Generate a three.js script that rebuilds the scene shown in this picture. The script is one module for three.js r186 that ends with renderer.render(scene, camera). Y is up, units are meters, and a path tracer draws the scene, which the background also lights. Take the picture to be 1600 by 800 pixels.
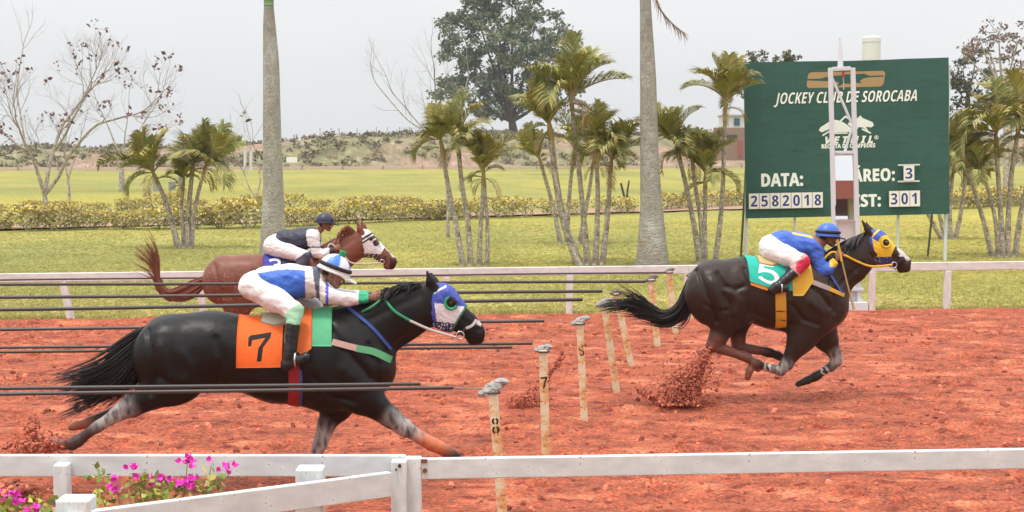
import * as THREE from 'three';
import { mergeGeometries, mergeVertices, toCreasedNormals } from 'three/addons/utils/BufferGeometryUtils.js';
import { RoundedBoxGeometry } from 'three/addons/geometries/RoundedBoxGeometry.js';
import { ImprovedNoise } from 'three/addons/math/ImprovedNoise.js';

// ---------------------------------------------------------------- camera, sky, sun, exposure
const scene = new THREE.Scene();
const F = 2400, HORIZON = 250, EYE = 2.6;                 // focal length in photo pixels (1600 x 800), level line, eye height
const PITCH = Math.atan((400 - HORIZON) / F);
const camera = new THREE.PerspectiveCamera(2 * Math.atan(400 / F) * 180 / Math.PI, 2, 0.5, 3000);
camera.position.set(0, EYE, 0);
camera.rotation.set(-PITCH, 0, 0);
scene.add(camera);

const noise = new ImprovedNoise();
const rnd = seed => { let a = seed >>> 0; return () => { a = (a + 0x6D2B79F5) | 0; let t = Math.imul(a ^ (a >>> 15), 1 | a); t = (t + Math.imul(t ^ (t >>> 7), 61 | t)) ^ t; return ((t ^ (t >>> 14)) >>> 0) / 4294967296; }; };
const fbm = (x, y, z, o = 4) => { let s = 0, a = 1, n = 0; for (let i = 0; i < o; i++) { s += a * noise.noise(x, y, z); n += a; a *= 0.5; x *= 2.03; y *= 2.03; z *= 2.03; } return s / n; };
const clamp = (x, a = 0, b = 1) => Math.min(b, Math.max(a, x));
const mix = (a, b, t) => a + (b - a) * t;
const smooth = (a, b, x) => { const t = clamp((x - a) / (b - a)); return t * t * (3 - 2 * t); };

{ // overcast sky: even high cloud, brighter towards the zenith
  const w = 512, h = 256, d = new Float32Array(w * h * 4);
  for (let j = 0; j < h; j++) for (let i = 0; i < w; i++) {
    const el = ((j + 0.5) / h - 0.5) * Math.PI, az = (i + 0.5) / w * 2 * Math.PI;
    const sy = Math.sin(el), cx = Math.cos(el) * Math.cos(az), cz = Math.cos(el) * Math.sin(az);
    const cl = fbm(cx * 2.2 + 3, sy * 7, cz * 2.2, 4) * 0.13 + fbm(cx * 6, sy * 22 + 5, cz * 6, 3) * 0.06;
    const L = 0.555 * (1 + 1.7 * Math.max(0, sy)) * (1 + cl), k = (j * w + i) * 4;
    d[k] = L * 0.985; d[k + 1] = L; d[k + 2] = L * 1.015; d[k + 3] = 1;
  }
  const t = new THREE.DataTexture(d, w, h, THREE.RGBAFormat, THREE.FloatType);
  t.mapping = THREE.EquirectangularReflectionMapping; t.magFilter = THREE.LinearFilter; t.minFilter = THREE.LinearFilter; t.needsUpdate = true;
  scene.background = t; scene.environment = t;
}
const sun = new THREE.DirectionalLight(new THREE.Color(1, 0.955, 0.88), 1.5);
sun.position.set(-11, 50, -9); sun.target.position.set(0, 0, -22);
sun.castShadow = true; sun.shadow.radius = 20; sun.shadow.mapSize.set(2048, 2048);
Object.assign(sun.shadow.camera, { left: -40, right: 40, top: 50, bottom: -50, near: 1, far: 150 });
scene.add(sun, sun.target);
scene.fog = new THREE.FogExp2(0xe2e5e8, 0.0003);

const renderer = new THREE.WebGLRenderer({ antialias: true });
renderer.setSize(1024, 512);
renderer.toneMapping = THREE.LinearToneMapping;
renderer.toneMappingExposure = 1.38;
renderer.outputColorSpace = THREE.SRGBColorSpace;
renderer.shadowMap.enabled = true; renderer.shadowMap.type = THREE.PCFSoftShadowMap;

// ---------------------------------------------------------------- measuring the place
const TRACK_YAW = 0.085;                                  // the course runs a little away to the right
const groundH = (x, z) => { const D = -z; return D < 46 ? 0 : 0.0056 * (D - 46) * smooth(46, 90, D) + fbm(x * 0.02, 0, z * 0.012, 2) * 0.12 * smooth(46, 90, D); };
function ray(px, py) { const u = (px - 800) / F, v = (400 - py) / F, c = Math.cos(PITCH), s = Math.sin(PITCH); return [u, v * c - s, -v * s - c]; }
function onDepth(px, py, D) { const r = ray(px, py), k = D / -r[2]; return new THREE.Vector3(r[0] * k, EYE + r[1] * k, -D); }
function onGround(px, py) {                               // the point of the ground seen at a photo pixel
  let lo = 3, hi = 900;
  for (let i = 0; i < 50; i++) { const m = (lo + hi) / 2, p = onDepth(px, py, m); if (p.y > groundH(p.x, p.z)) lo = m; else hi = m; }
  const p = onDepth(px, py, lo); p.y = groundH(p.x, p.z); return p;
}
const pxPerM = D => F / D;

// ---------------------------------------------------------------- scene bookkeeping
const taken = {};
function numbered(n) { if (!(n in taken)) { taken[n] = 0; return n; } taken[n]++; return n + '_' + String(taken[n]).padStart(3, '0'); }
function tag(o, label, category, group, kind) { o.userData = { label, category }; if (group) o.userData.group = group; if (kind) o.userData.kind = kind; return o; }
function thing(name, label, category, pos, turn = 0, group) { const g = new THREE.Group(); g.name = numbered(name); if (pos) g.position.copy(pos); g.rotation.y = turn; scene.add(g); return tag(g, label, category, group); }
function part(name, geo, mat, parent) { const m = new THREE.Mesh(geo, mat); m.name = name; m.castShadow = m.receiveShadow = true; parent.add(m); return m; }
function structure(name, geo, mat, label) { const m = part(name, geo, mat, scene); m.userData = { kind: 'structure' }; if (label) m.userData.label = label; return m; }
const rgb = (r, g, b) => new THREE.Color().setRGB(r, g, b);
const std = (c, rough = 0.8, extra = {}) => new THREE.MeshStandardMaterial({ color: c instanceof THREE.Color ? c : new THREE.Color(c), roughness: rough, side: THREE.DoubleSide, ...extra });
const vcol = (rough = 0.8, extra = {}) => new THREE.MeshStandardMaterial({ color: 0xffffff, vertexColors: true, roughness: rough, side: THREE.DoubleSide, ...extra });

function dataTex(n, fn, { srgb = true, rep = 1 } = {}) {
  const d = new Uint8Array(n * n * 4);
  for (let j = 0; j < n; j++) for (let i = 0; i < n; i++) { const c = fn(i / n, j / n), k = (j * n + i) * 4; for (let q = 0; q < 3; q++) d[k + q] = clamp(c[q]) * 255; d[k + 3] = 255; }
  const t = new THREE.DataTexture(d, n, n); t.wrapS = t.wrapT = THREE.RepeatWrapping; t.magFilter = THREE.LinearFilter; t.minFilter = THREE.LinearMipmapLinearFilter; t.generateMipmaps = true;
  if (srgb) t.colorSpace = THREE.SRGBColorSpace; t.repeat.set(rep, rep); t.needsUpdate = true; return t;
}
// gradient noise that closes on itself over the unit square
const grad = new Float32Array(8192); { const R = rnd(4242); for (let i = 0; i < 4096; i++) { const t = R() * Math.PI * 2; grad[i * 2] = Math.cos(t); grad[i * 2 + 1] = Math.sin(t); } }
function tile(u, v, f, o = 4, seed = 0) {
  let s = 0, a = 1, n = 0;
  for (let k = 0; k < o; k++) {
    const x = u * f, y = v * f, i = Math.floor(x), j = Math.floor(y), fx = x - i, fy = y - j, i1 = (i + 1) % f, j1 = (j + 1) % f, sx = fx * fx * fx * (fx * (fx * 6 - 15) + 10), sy = fy * fy * fy * (fy * (fy * 6 - 15) + 10), z = seed * 97 + k * 31;
    const G = (p, q, dx, dy) => { const h = ((Math.imul(p + z, 73856093) ^ Math.imul(q + z * 3, 19349663) ^ Math.imul(z + 7, 83492791)) >>> 5) & 4095; return grad[h * 2] * dx + grad[h * 2 + 1] * dy; };
    const p = G(i % f, j % f, fx, fy), q = G(i1, j % f, fx - 1, fy), r = G(i % f, j1, fx, fy - 1), t = G(i1, j1, fx - 1, fy - 1), m = p + (q - p) * sx, w = r + (t - r) * sx;
    s += a * (m + (w - m) * sy) * 1.4; n += a; a *= 0.55; f *= 2;
  }
  return s / n * 1.5;
}
function canvasTex(w, h, draw) { const c = document.createElement('canvas'); c.width = w; c.height = h; draw(c.getContext('2d'), w, h); const t = new THREE.CanvasTexture(c); t.colorSpace = THREE.SRGBColorSpace; t.magFilter = THREE.LinearFilter; t.anisotropy = 8; return t; }

// ---------------------------------------------------------------- geometry helpers
function strip(g) { const o = new THREE.BufferGeometry(); const q = g.index ? g.toNonIndexed() : g; for (const k of ['position', 'normal', 'uv', 'color']) if (q.attributes[k]) o.setAttribute(k, q.attributes[k]); return o; }
function join(list) {
  const gs = list.map(strip), hasC = gs.some(g => g.attributes.color), hasU = gs.every(g => g.attributes.uv);
  for (const g of gs) { if (!hasU) g.deleteAttribute('uv'); if (hasC && !g.attributes.color) paint(g, 1, 1, 1); if (!g.attributes.normal) g.computeVertexNormals(); }
  return mergeGeometries(gs);
}
function paint(g, r, gg, b) { const n = g.attributes.position.count, a = new Float32Array(n * 3); for (let i = 0; i < n; i++) { a[i * 3] = r; a[i * 3 + 1] = gg; a[i * 3 + 2] = b; } g.setAttribute('color', new THREE.BufferAttribute(a, 3)); return g; }
function rbox(w, h, d, r = 0.006, seg = 2) { return new RoundedBoxGeometry(w, h, d, seg, Math.min(r, w / 2.1, h / 2.1, d / 2.1)); }
// a beam between two points; width is across (horizontal), height is up
function beam(a, b, w, h, r = 0.006) {
  const L = a.distanceTo(b), g = rbox(L, h, w, r), x = b.clone().sub(a).normalize(), z = new THREE.Vector3().crossVectors(x, Math.abs(x.y) > 0.97 ? new THREE.Vector3(0, 0, 1) : new THREE.Vector3(0, 1, 0)).normalize(), y = new THREE.Vector3().crossVectors(z, x);
  const uv = g.attributes.uv, p = g.attributes.position; for (let i = 0; i < uv.count; i++) uv.setXY(i, p.getX(i) + L, p.getY(i) + p.getZ(i));
  const m = new THREE.Matrix4().makeBasis(x, y, z); m.setPosition(a.clone().add(b).multiplyScalar(0.5)); return g.applyMatrix4(m);
}
// a tapered tube through points
function tube(pts, radii, sides = 6, seg = 0, closed = true) {
  const c = new THREE.CatmullRomCurve3(pts, false, 'centripetal'), n = seg || pts.length * 3, P = [], fr = c.computeFrenetFrames(n, false), pos = [], idx = [], uvs = [];
  const rad = t => { if (typeof radii === 'number') return radii; const q = t * (radii.length - 1), i = Math.min(radii.length - 2, Math.floor(q)); return mix(radii[i], radii[i + 1], q - i); };
  const L = c.getLength();
  for (let i = 0; i <= n; i++) { const t = i / n, p = c.getPoint(t), r = rad(t); for (let j = 0; j <= sides; j++) { const a = j / sides * Math.PI * 2, v = p.clone().addScaledVector(fr.normals[i], Math.cos(a) * r).addScaledVector(fr.binormals[i], Math.sin(a) * r); pos.push(v.x, v.y, v.z); uvs.push(j / sides * Math.PI * 2 * rad(0.3), t * L); } }
  const W = sides + 1;
  for (let i = 0; i < n; i++) for (let j = 0; j < sides; j++) { const a = i * W + j; idx.push(a, a + W, a + 1, a + 1, a + W, a + W + 1); }
  if (closed) for (const e of [0, n]) { const p = c.getPoint(e / n), k = pos.length / 3; pos.push(p.x, p.y, p.z); uvs.push(0, 0); for (let j = 0; j < sides; j++) idx.push(k, e * W + (e ? j : j + 1), e * W + (e ? j + 1 : j)); }
  const g = new THREE.BufferGeometry(); g.setAttribute('position', new THREE.Float32BufferAttribute(pos, 3)); g.setAttribute('uv', new THREE.Float32BufferAttribute(uvs, 2)); g.setIndex(idx); g.computeVertexNormals(); return g;
}
const V = (x, y, z) => new THREE.Vector3(x, y, z);
// ---------------------------------------------------------------- bodies: tapered bones joined smoothly, meshed with surface nets
// bones are measured in pixels of the photograph: x right, y down, z towards the viewer
const bone = (a, b, o = {}) => ({ a, b, w: 1, k: 7, ...o });          // a, b = [x, y, z, radius]; w squashes the width
function boneD(q, x, y, z, grow = 0) {
  const iw = 1 / q.w, ax = q.a[0], ay = q.a[1], az = q.a[2] * iw, bx = q.b[0] - ax, by = q.b[1] - ay, bz = q.b[2] * iw - az;
  const px = x - ax, py = y - ay, pz = z * iw - az, l = bx * bx + by * by + bz * bz, t = l > 0 ? clamp((px * bx + py * by + pz * bz) / l) : 0;
  const dx = px - bx * t, dy = py - by * t, dz = pz - bz * t;
  return (Math.sqrt(dx * dx + dy * dy + dz * dz) - (q.a[3] + (q.b[3] - q.a[3]) * t)) * Math.min(1, (1 + q.w) / 2) - grow;
}
function smin(a, b, k) { const h = Math.max(k - Math.abs(a - b), 0) / k; return Math.min(a, b) - h * h * k * 0.25; }
function evalBones(bones, x, y, z) { let d = 1e3; for (const q of bones) { const e = boneD(q, x, y, z); d = q.cut ? Math.max(d, -e) : smin(d, e, q.k); } return d; }
// measuring: a photo pixel at a known distance in front of the animal's mid plane -> the animal's own frame (and back)
function setFrame(fr) { if (!fr.base) { fr.base = onGround(fr.x0, fr.y0); fr.c = Math.cos(TRACK_YAW); fr.n = Math.sin(TRACK_YAW); } return fr; }
function toFrame(fr, x, y, z = 0) {
  const r = ray(x, y), ex = -fr.base.x, ey = EYE - fr.base.y, ez = -fr.base.z, k = (z / fr.s - (ex * fr.n + ez * fr.c)) / (r[0] * fr.n + r[2] * fr.c), dx = ex + k * r[0], dy = ey + k * r[1], dz = ez + k * r[2];
  return [fr.x0 + (dx * fr.c - dz * fr.n) * fr.s, fr.y0 - dy * fr.s, z];
}
function toPhoto(fr, x, y, z) {
  const lx = (x - fr.x0) / fr.s, lz = z / fr.s, wx = lx * fr.c + lz * fr.n + fr.base.x, wy = (fr.y0 - y) / fr.s + fr.base.y - EYE, wz = -lx * fr.n + lz * fr.c + fr.base.z, c = Math.cos(PITCH), s = Math.sin(PITCH), v = wy * c - wz * s, d = -(wy * s + wz * c);
  return [800 + F * wx / d, 400 - F * v / d];
}
const fixBone = (fr, q) => { const e = p => { const t = toFrame(fr, p[0], p[1], p[2]); return [t[0], t[1], p[2], p[3]]; }; return { ...q, a: e(q.a), b: e(q.b), src: q }; };
const at3 = (fr, x, y, z) => { const t = toFrame(fr, x, y, z); return V((t[0] - fr.x0) / fr.s, (fr.y0 - t[1]) / fr.s, z / fr.s); };
function sdfGeo(fr, bones, { cell = 2.2, grow = 0, clip, color, disp, uvScale = 1, soft = 0 } = {}) {
  const mn = [1e9, 1e9, 1e9], mx = [-1e9, -1e9, -1e9];
  for (const q of bones) if (!q.cut) for (const e of [q.a, q.b]) for (let i = 0; i < 3; i++) { const r = e[3] * (i === 2 ? Math.max(q.w, 0.3) : 1) + grow + 8; mn[i] = Math.min(mn[i], e[i] - r); mx[i] = Math.max(mx[i], e[i] + r); }
  const n = mn.map((m, i) => Math.ceil((mx[i] - m) / cell) + 1), [nx, ny, nz] = n, f = new Float32Array(nx * ny * nz).fill(60);
  for (const q of bones) {
    const m = q.k + grow + 5, lo = [], hi = [];
    for (let i = 0; i < 3; i++) { const sw = i === 2 ? Math.max(q.w, 0.3) : 1; lo[i] = Math.max(0, Math.floor((Math.min(q.a[i] - q.a[3] * sw, q.b[i] - q.b[3] * sw) - m - mn[i]) / cell)); hi[i] = Math.min(n[i] - 1, Math.ceil((Math.max(q.a[i] + q.a[3] * sw, q.b[i] + q.b[3] * sw) + m - mn[i]) / cell)); }
    for (let k = lo[2]; k <= hi[2]; k++) for (let j = lo[1]; j <= hi[1]; j++) for (let i = lo[0]; i <= hi[0]; i++) {
      const e = boneD(q, mn[0] + i * cell, mn[1] + j * cell, mn[2] + k * cell), c = (k * ny + j) * nx + i;
      f[c] = q.cut ? Math.max(f[c], -e) : smin(f[c], e, q.k);
    }
  }
  const CL = (x, y, z) => { if (!fr.base) return clip(x, y, z); const p = toPhoto(fr, x, y, z); return clip(p[0], p[1], z); };
  for (let k = 0, c = 0; k < nz; k++) for (let j = 0; j < ny; j++) for (let i = 0; i < nx; i++, c++) {
    let d = f[c] - grow; if (Math.abs(d) < 8) { const x = mn[0] + i * cell, y = mn[1] + j * cell, z = mn[2] + k * cell; if (disp) d += disp(x, y, z); if (clip) d = Math.max(d, CL(x, y, z)); } else if (clip && d < 0) d = Math.max(d, CL(mn[0] + i * cell, mn[1] + j * cell, mn[2] + k * cell));
    f[c] = d;
  }
  const vid = new Int32Array(nx * ny * nz).fill(-1), pos = [], idx = [], sx = 1, sy = nx, sz = nx * ny;
  const off = [0, sx, sy, sx + sy, sz, sx + sz, sy + sz, sx + sy + sz], ed = [[0, 1], [2, 3], [4, 5], [6, 7], [0, 2], [1, 3], [4, 6], [5, 7], [0, 4], [1, 5], [2, 6], [3, 7]];
  for (let k = 0; k < nz - 1; k++) for (let j = 0; j < ny - 1; j++) for (let i = 0; i < nx - 1; i++) {
    const c = (k * ny + j) * nx + i; let neg = 0; for (const o of off) if (f[c + o] < 0) neg++;
    if (!neg || neg === 8) continue;
    let X = 0, Y = 0, Z = 0, m = 0;
    for (const [p, q] of ed) { const a = f[c + off[p]], b = f[c + off[q]]; if ((a < 0) === (b < 0)) continue; const t = a / (a - b); X += mix(p & 1, q & 1, t); Y += mix((p >> 1) & 1, (q >> 1) & 1, t); Z += mix((p >> 2) & 1, (q >> 2) & 1, t); m++; }
    vid[c] = pos.length / 3; pos.push(mn[0] + (i + X / m) * cell, mn[1] + (j + Y / m) * cell, mn[2] + (k + Z / m) * cell);
  }
  for (let k = 1; k < nz - 1; k++) for (let j = 1; j < ny - 1; j++) for (let i = 1; i < nx - 1; i++) {
    const c = (k * ny + j) * nx + i, a = f[c] < 0;
    const quad = (o, u, v) => { if (a === f[c + o] < 0) return; const p = vid[c], q = vid[c - u], r = vid[c - u - v], s = vid[c - v]; if (p < 0 || q < 0 || r < 0 || s < 0) return; if (a) idx.push(p, r, q, p, s, r); else idx.push(p, q, r, p, r, s); };
    quad(sx, sy, sz); quad(sy, sz, sx); quad(sz, sx, sy);
  }
  const N = pos.length / 3, P = new Float32Array(pos.length), U = new Float32Array(N * 2), C = color ? new Float32Array(N * 3) : null;
  for (let i = 0; i < N; i++) {
    const x = pos[i * 3], y = pos[i * 3 + 1], z = pos[i * 3 + 2];
    P[i * 3] = (x - fr.x0) / fr.s; P[i * 3 + 1] = (fr.y0 - y) / fr.s; P[i * 3 + 2] = z / fr.s;
    U[i * 2] = (P[i * 3] + P[i * 3 + 2] * 0.37) * uvScale; U[i * 2 + 1] = (P[i * 3 + 1] + P[i * 3 + 2] * 0.61) * uvScale;
    if (C) {
      const [cx, cy] = fr.base ? toPhoto(fr, x, y, z) : [x, y];
      let best = null, bd = 1e9; const near = []; for (const q of bones) if (!q.cut) { const e = boneD(q, x, y, z); if (e < bd) { bd = e; best = q; } if (soft && e < bd + soft * 3) near.push([q, e]); }
      let c; if (soft) { let sw = 0; c = [0, 0, 0]; for (const [q, e] of near) { const w = Math.exp(-(e - bd) / soft * 1.6); if (w < 0.05) continue; const k = color(cx, cy, z, q.src || q); c[0] += k[0] * w; c[1] += k[1] * w; c[2] += k[2] * w; sw += w; } c = c.map(v => v / sw); } else c = color(cx, cy, z, best.src || best);
      C.set(c, i * 3);
    }
  }
  const g = new THREE.BufferGeometry(); g.setAttribute('position', new THREE.BufferAttribute(P, 3)); g.setAttribute('uv', new THREE.BufferAttribute(U, 2)); if (C) g.setAttribute('color', new THREE.BufferAttribute(C, 3));
  for (let i = 0; i < idx.length; i += 3) { const t = idx[i + 1]; idx[i + 1] = idx[i + 2]; idx[i + 2] = t; }   // y was flipped
  g.setIndex(idx); g.computeVertexNormals(); return g;
}
// the width of a body at a pixel: walk in from the viewer's side (or from the far side)
function skin(bones, x, y, side, off) { let z = 95 * side; for (let i = 0; i < 140; i++) { const d = evalBones(bones, x, y, z) - off; if (d < 0.25) return z; z -= side * Math.max(0.3, Math.min(d * 0.7, 3)); if (z * side < 0) return 0; } return z; }
// a strap lying on the body along a pixel path
function strap(fr, bones, pts, width, thick, side = 1, seg = 22) {
  const c = new THREE.CatmullRomCurve3(pts.map(p => { const z = skin(bones, p[0], p[1], side, 0.4), t = toFrame(fr, p[0], p[1], Math.abs(z)); return V(t[0], t[1], 0); }), false, 'centripetal'), pos = [], idx = [], uv = [], W = 8;
  for (let i = 0; i <= seg; i++) {
    const t = i / seg, p = c.getPoint(t), d = c.getTangent(t), nx = -d.y, ny = d.x, row = [];
    const wv = Array.isArray(width) ? mix(width[0], width[1], t) : width;
    for (const e of [-0.5, -0.17, 0.17, 0.5]) { const x = p.x + nx * e * wv, y = p.y + ny * e * wv; row.push([x, y, skin(bones, x, y, side, 0.4)]); }
    for (const top of [1, 0]) for (const [k, r] of row.entries()) { const q = top ? row[k] : row[3 - k]; pos.push((q[0] - fr.x0) / fr.s, (fr.y0 - q[1]) / fr.s, (q[2] + side * (top ? thick : -0.6)) / fr.s); uv.push(t * c.getLength() / fr.s, k / 3 * 0.05); }
  }
  for (let i = 0; i < seg; i++) for (let j = 0; j < W; j++) { const a = i * W + j, b = i * W + (j + 1) % W; idx.push(a, b, a + W, b, b + W, a + W); }
  const e = seg * W; idx.push(0, 3, 1, 1, 3, 2, 0, 7, 3, 3, 7, 4, e, e + 1, e + 3, e + 1, e + 2, e + 3, e, e + 3, e + 7, e + 3, e + 4, e + 7);
  const g = new THREE.BufferGeometry(); g.setAttribute('position', new THREE.Float32BufferAttribute(pos, 3)); g.setAttribute('uv', new THREE.Float32BufferAttribute(uv, 2)); g.setIndex(idx); const q = g.toNonIndexed(); q.computeVertexNormals(); return toCreasedNormals(q, 0.9);
}
// a cloth laid over the back: from pixel column xa to xb, hanging to the given row on both sides
function drape(fr, bones, xa, xb, yb, yc, thick, { nx = 16, nv = 40, off = 1.2, wave = 0.8, seed = 1, skew = 0 } = {}) {
  const bot = typeof yb === 'function' ? yb : () => yb, outer = [], inner = [], uv = [];
  for (let i = 0; i <= nx; i++) {
    const u = i / nx, xp = mix(xa, xb, u), fx = toFrame(fr, xp, bot(xp), 0.13 * fr.s), x0 = fx[0], yB = fx[1];
    const hit = (th, o) => { let r = 130; const c = Math.cos(th), s = Math.sin(th); let x = x0; for (let n = 0; n < 160; n++) { const d = evalBones(bones, x, yc - s * r, c * r) - o; if (d < 0.2) break; r -= Math.max(0.25, Math.min(3, d * 0.7)); if (r < 1) break; } return [x, yc - s * r, c * r]; };
    let lo = -0.9, hi = Math.PI / 2; for (let n = 0; n < 18; n++) { const m = (lo + hi) / 2; if (hit(m, off)[1] > yB) lo = m; else hi = m; }
    const top = hit(Math.PI / 2, off)[1];
    for (let v = 0; v <= nv; v++) {
      const th = mix(lo, Math.PI - lo, v / nv), wv = wave * noise.noise(x0 * 0.09 + seed, v * 0.23, seed * 3.1), p = hit(th, off + wave + wv), q = hit(th, off + wave + wv - thick), sh = skew * (p[1] - top) / (yB - top);
      outer.push([p[0] + sh, p[1], p[2]]); inner.push([q[0] + sh, q[1], q[2]]); const far = v > nv / 2; uv.push([far ? 1 - u : u, clamp((yB - p[1]) / (yB - top))]);
    }
  }
  const pos = [], uvs = [], idx = [], W = nv + 1, NN = (nx + 1) * W;
  for (const L of [outer, inner]) for (let i = 0; i < NN; i++) { pos.push((L[i][0] - fr.x0) / fr.s, (fr.y0 - L[i][1]) / fr.s, L[i][2] / fr.s); uvs.push(...uv[i]); }
  for (let i = 0; i < nx; i++) for (let v = 0; v < nv; v++) { const a = i * W + v; idx.push(a, a + W, a + 1, a + 1, a + W, a + W + 1); const b = a + NN; idx.push(b, b + 1, b + W, b + 1, b + W + 1, b + W); }
  const edge = (a, b) => idx.push(a, b, a + NN, b, b + NN, a + NN);
  for (let i = 0; i < nx; i++) { edge(i * W, (i + 1) * W); edge((i + 1) * W + nv, i * W + nv); } for (let v = 0; v < nv; v++) { edge(v + 1, v); edge(nx * W + v, nx * W + v + 1); }
  const g = new THREE.BufferGeometry(); g.setAttribute('position', new THREE.Float32BufferAttribute(pos, 3)); g.setAttribute('uv', new THREE.Float32BufferAttribute(uvs, 2)); g.setIndex(idx); g.computeVertexNormals(); return g;
}
// hair between guide curves (pixel points): clumps of thin tapered strands that share their way
function locks(fr, guides, n, r0, spread, seed, col) {
  const R = rnd(seed), out = [], G = guides.map(g => new THREE.CatmullRomCurve3(g.map(p => V(...toFrame(fr, p[0], p[1], p[2] || 0))), false, 'centripetal')), per = 7;
  for (let c = 0; c < n / per; c++) {
    const q = R() * (G.length - 1), a = Math.min(G.length - 2, Math.floor(q)), f = q - a, cl = 0.84 + 0.28 * R(), jx = R() - 0.5, jy = R() - 0.5, jz = R() - 0.5, ph = R() * 6, s0 = 0.75 + R() * 0.6;
    for (let i = 0; i < per; i++) {
      const len = Math.min(1, cl * (0.82 + R() * 0.22)), kx = (R() - 0.5), ky = (R() - 0.5), kz = (R() - 0.5), pts = [], m = 9;
      for (let k = 0; k <= m; k++) { const t = k / m * len, p = G[a].getPoint(t).lerp(G[a + 1].getPoint(t), f), e = spread * (0.35 + t * 0.9), h = spread * (0.32 - 0.2 * t + 0.35 * t * t); p.x += jx * e + kx * h + Math.sin(t * 7 + ph) * e * 0.1; p.y += jy * e + ky * h + Math.sin(t * 6 + ph * 2) * e * 0.16; p.z += jz * e * 1.1 + kz * h; pts.push(V((p.x - fr.x0) / fr.s, (fr.y0 - p.y) / fr.s, p.z / fr.s)); }
      const r = r0 * (0.6 + R() * 0.7) / fr.s, g = tube(pts, [r * 0.9, r, r * 0.9, r * 0.6, r * 0.15], 4, 11, false), s = s0 * (0.85 + R() * 0.3); paint(g, col[0] * s, col[1] * s, col[2] * s); out.push(g);
    }
  }
  return join(out);
}
// ---------------------------------------------------------------- ground
const farL = onGround(0, 503), farR = onGround(1600, 484);           // the far edge of the dirt
const edgeDir = farR.clone().sub(farL).normalize(), edgeN = V(edgeDir.z, 0, -edgeDir.x);   // edgeN points away from the viewer... sign fixed below
if (edgeN.z > 0) edgeN.multiplyScalar(-1);
const edgeDist = (x, z) => (x - farL.x) * edgeN.x + (z - farL.z) * edgeN.z;   // positive beyond the dirt
const trackPt = (a, b) => V(farL.x + edgeDir.x * a + edgeN.x * b, 0, farL.z + edgeDir.z * a + edgeN.z * b);

const grassTex = dataTex(1024, (u, v) => {
  const p = tile(u, v, 5, 5, 1), q = tile(u, v, 40, 4, 2), r = tile(u, v, 110, 2, 3), d = smooth(0.15, 0.55, p * 0.6 + q * 0.5);
  const g = [0.65 + d * 0.13, 0.648 + d * 0.06, 0.345 + d * 0.12], k = 1 + q * 0.22 + r * 0.3; return g.map(c => c * k);
});
const grassBump = dataTex(512, (u, v) => { const c = 0.5 + tile(u, v, 60, 3, 7) * 0.5; return [c, c, c]; }, { srgb: false });
grassTex.repeat.set(1 / 9, 1 / 9); grassBump.repeat.set(1 / 2.5, 1 / 2.5);
{
  const xs = [], zs = [], X = new THREE.PlaneGeometry(1, 1); const pos = [], uv = [], col = [], idx = [];
  for (let i = 0; i <= 150; i++) { const t = (i / 150) * 2 - 1; xs.push(Math.sign(t) * (Math.abs(t) * 40 + Math.pow(Math.abs(t), 4) * 1600)); }
  for (let j = 0; j <= 260; j++) { const t = j / 260; zs.push(60 - t * 160 - Math.pow(t, 5) * 1800); }
  for (const z of zs) for (const x of xs) {
    const e = edgeDist(x, z), y = groundH(x, z) + (e < 0.0 && e > -40 ? -0.16 * smooth(0, 0.35, -e) : e <= -40 ? -0.16 : 0) + (e > 0.2 ? fbm(x * 0.35, 3, z * 0.35, 3) * 0.05 : 0);
    pos.push(x, y, z); uv.push(x, z); const p = fbm(x * 0.11, 7, z * 0.05, 4), q = fbm(x * 0.03, 2, z * 0.02, 3);
    // sward: patches of olive and of yellow-green grass, worn tawny ground along the dirt
    let c = [0.75 + p * 0.25, 0.72 + p * 0.1, 0.55 + p * 0.1]; const m = smooth(-0.15, 0.3, q); c = [mix(c[0], 0.74, m), mix(c[1], 0.66, m), mix(c[2], 0.38, m)]; { const w = 1 + (q * 0.5 + p * 0.35 + fbm(x * 0.5, 4, z * 0.13, 3) * 0.3) * 0.9, y = fbm(x * 0.018, 9, z * 0.045, 3); c = [c[0] * w * (1 + y * 0.15), c[1] * w, c[2] * w * (1 - y * 0.3)]; }
    const worn = (e < 3.2 + fbm(x * 0.3, 5, z * 0.3, 3) * 5 ? 1 : 0) * clamp(0.55 + fbm(x * 0.5, 1, z * 0.5, 3) * 1.4); c = [mix(c[0], 0.98, worn), mix(c[1], 0.78, worn), mix(c[2], 0.82, worn)]; col.push(...c);
  }
  const W = xs.length; for (let j = 0; j < zs.length - 1; j++) for (let i = 0; i < W - 1; i++) { const a = j * W + i; idx.push(a, a + 1, a + W, a + 1, a + W + 1, a + W); }
  const g = new THREE.BufferGeometry(); g.setAttribute('position', new THREE.Float32BufferAttribute(pos, 3)); g.setAttribute('uv', new THREE.Float32BufferAttribute(uv, 2)); g.setAttribute('color', new THREE.Float32BufferAttribute(col, 3)); g.setIndex(idx); g.computeVertexNormals();
  structure('ground', g, new THREE.MeshStandardMaterial({ map: grassTex, vertexColors: true, bumpMap: grassBump, bumpScale: 0.03, roughness: 0.95, side: THREE.DoubleSide }), 'dry yellow green grass field beyond the race track');
}
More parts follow.
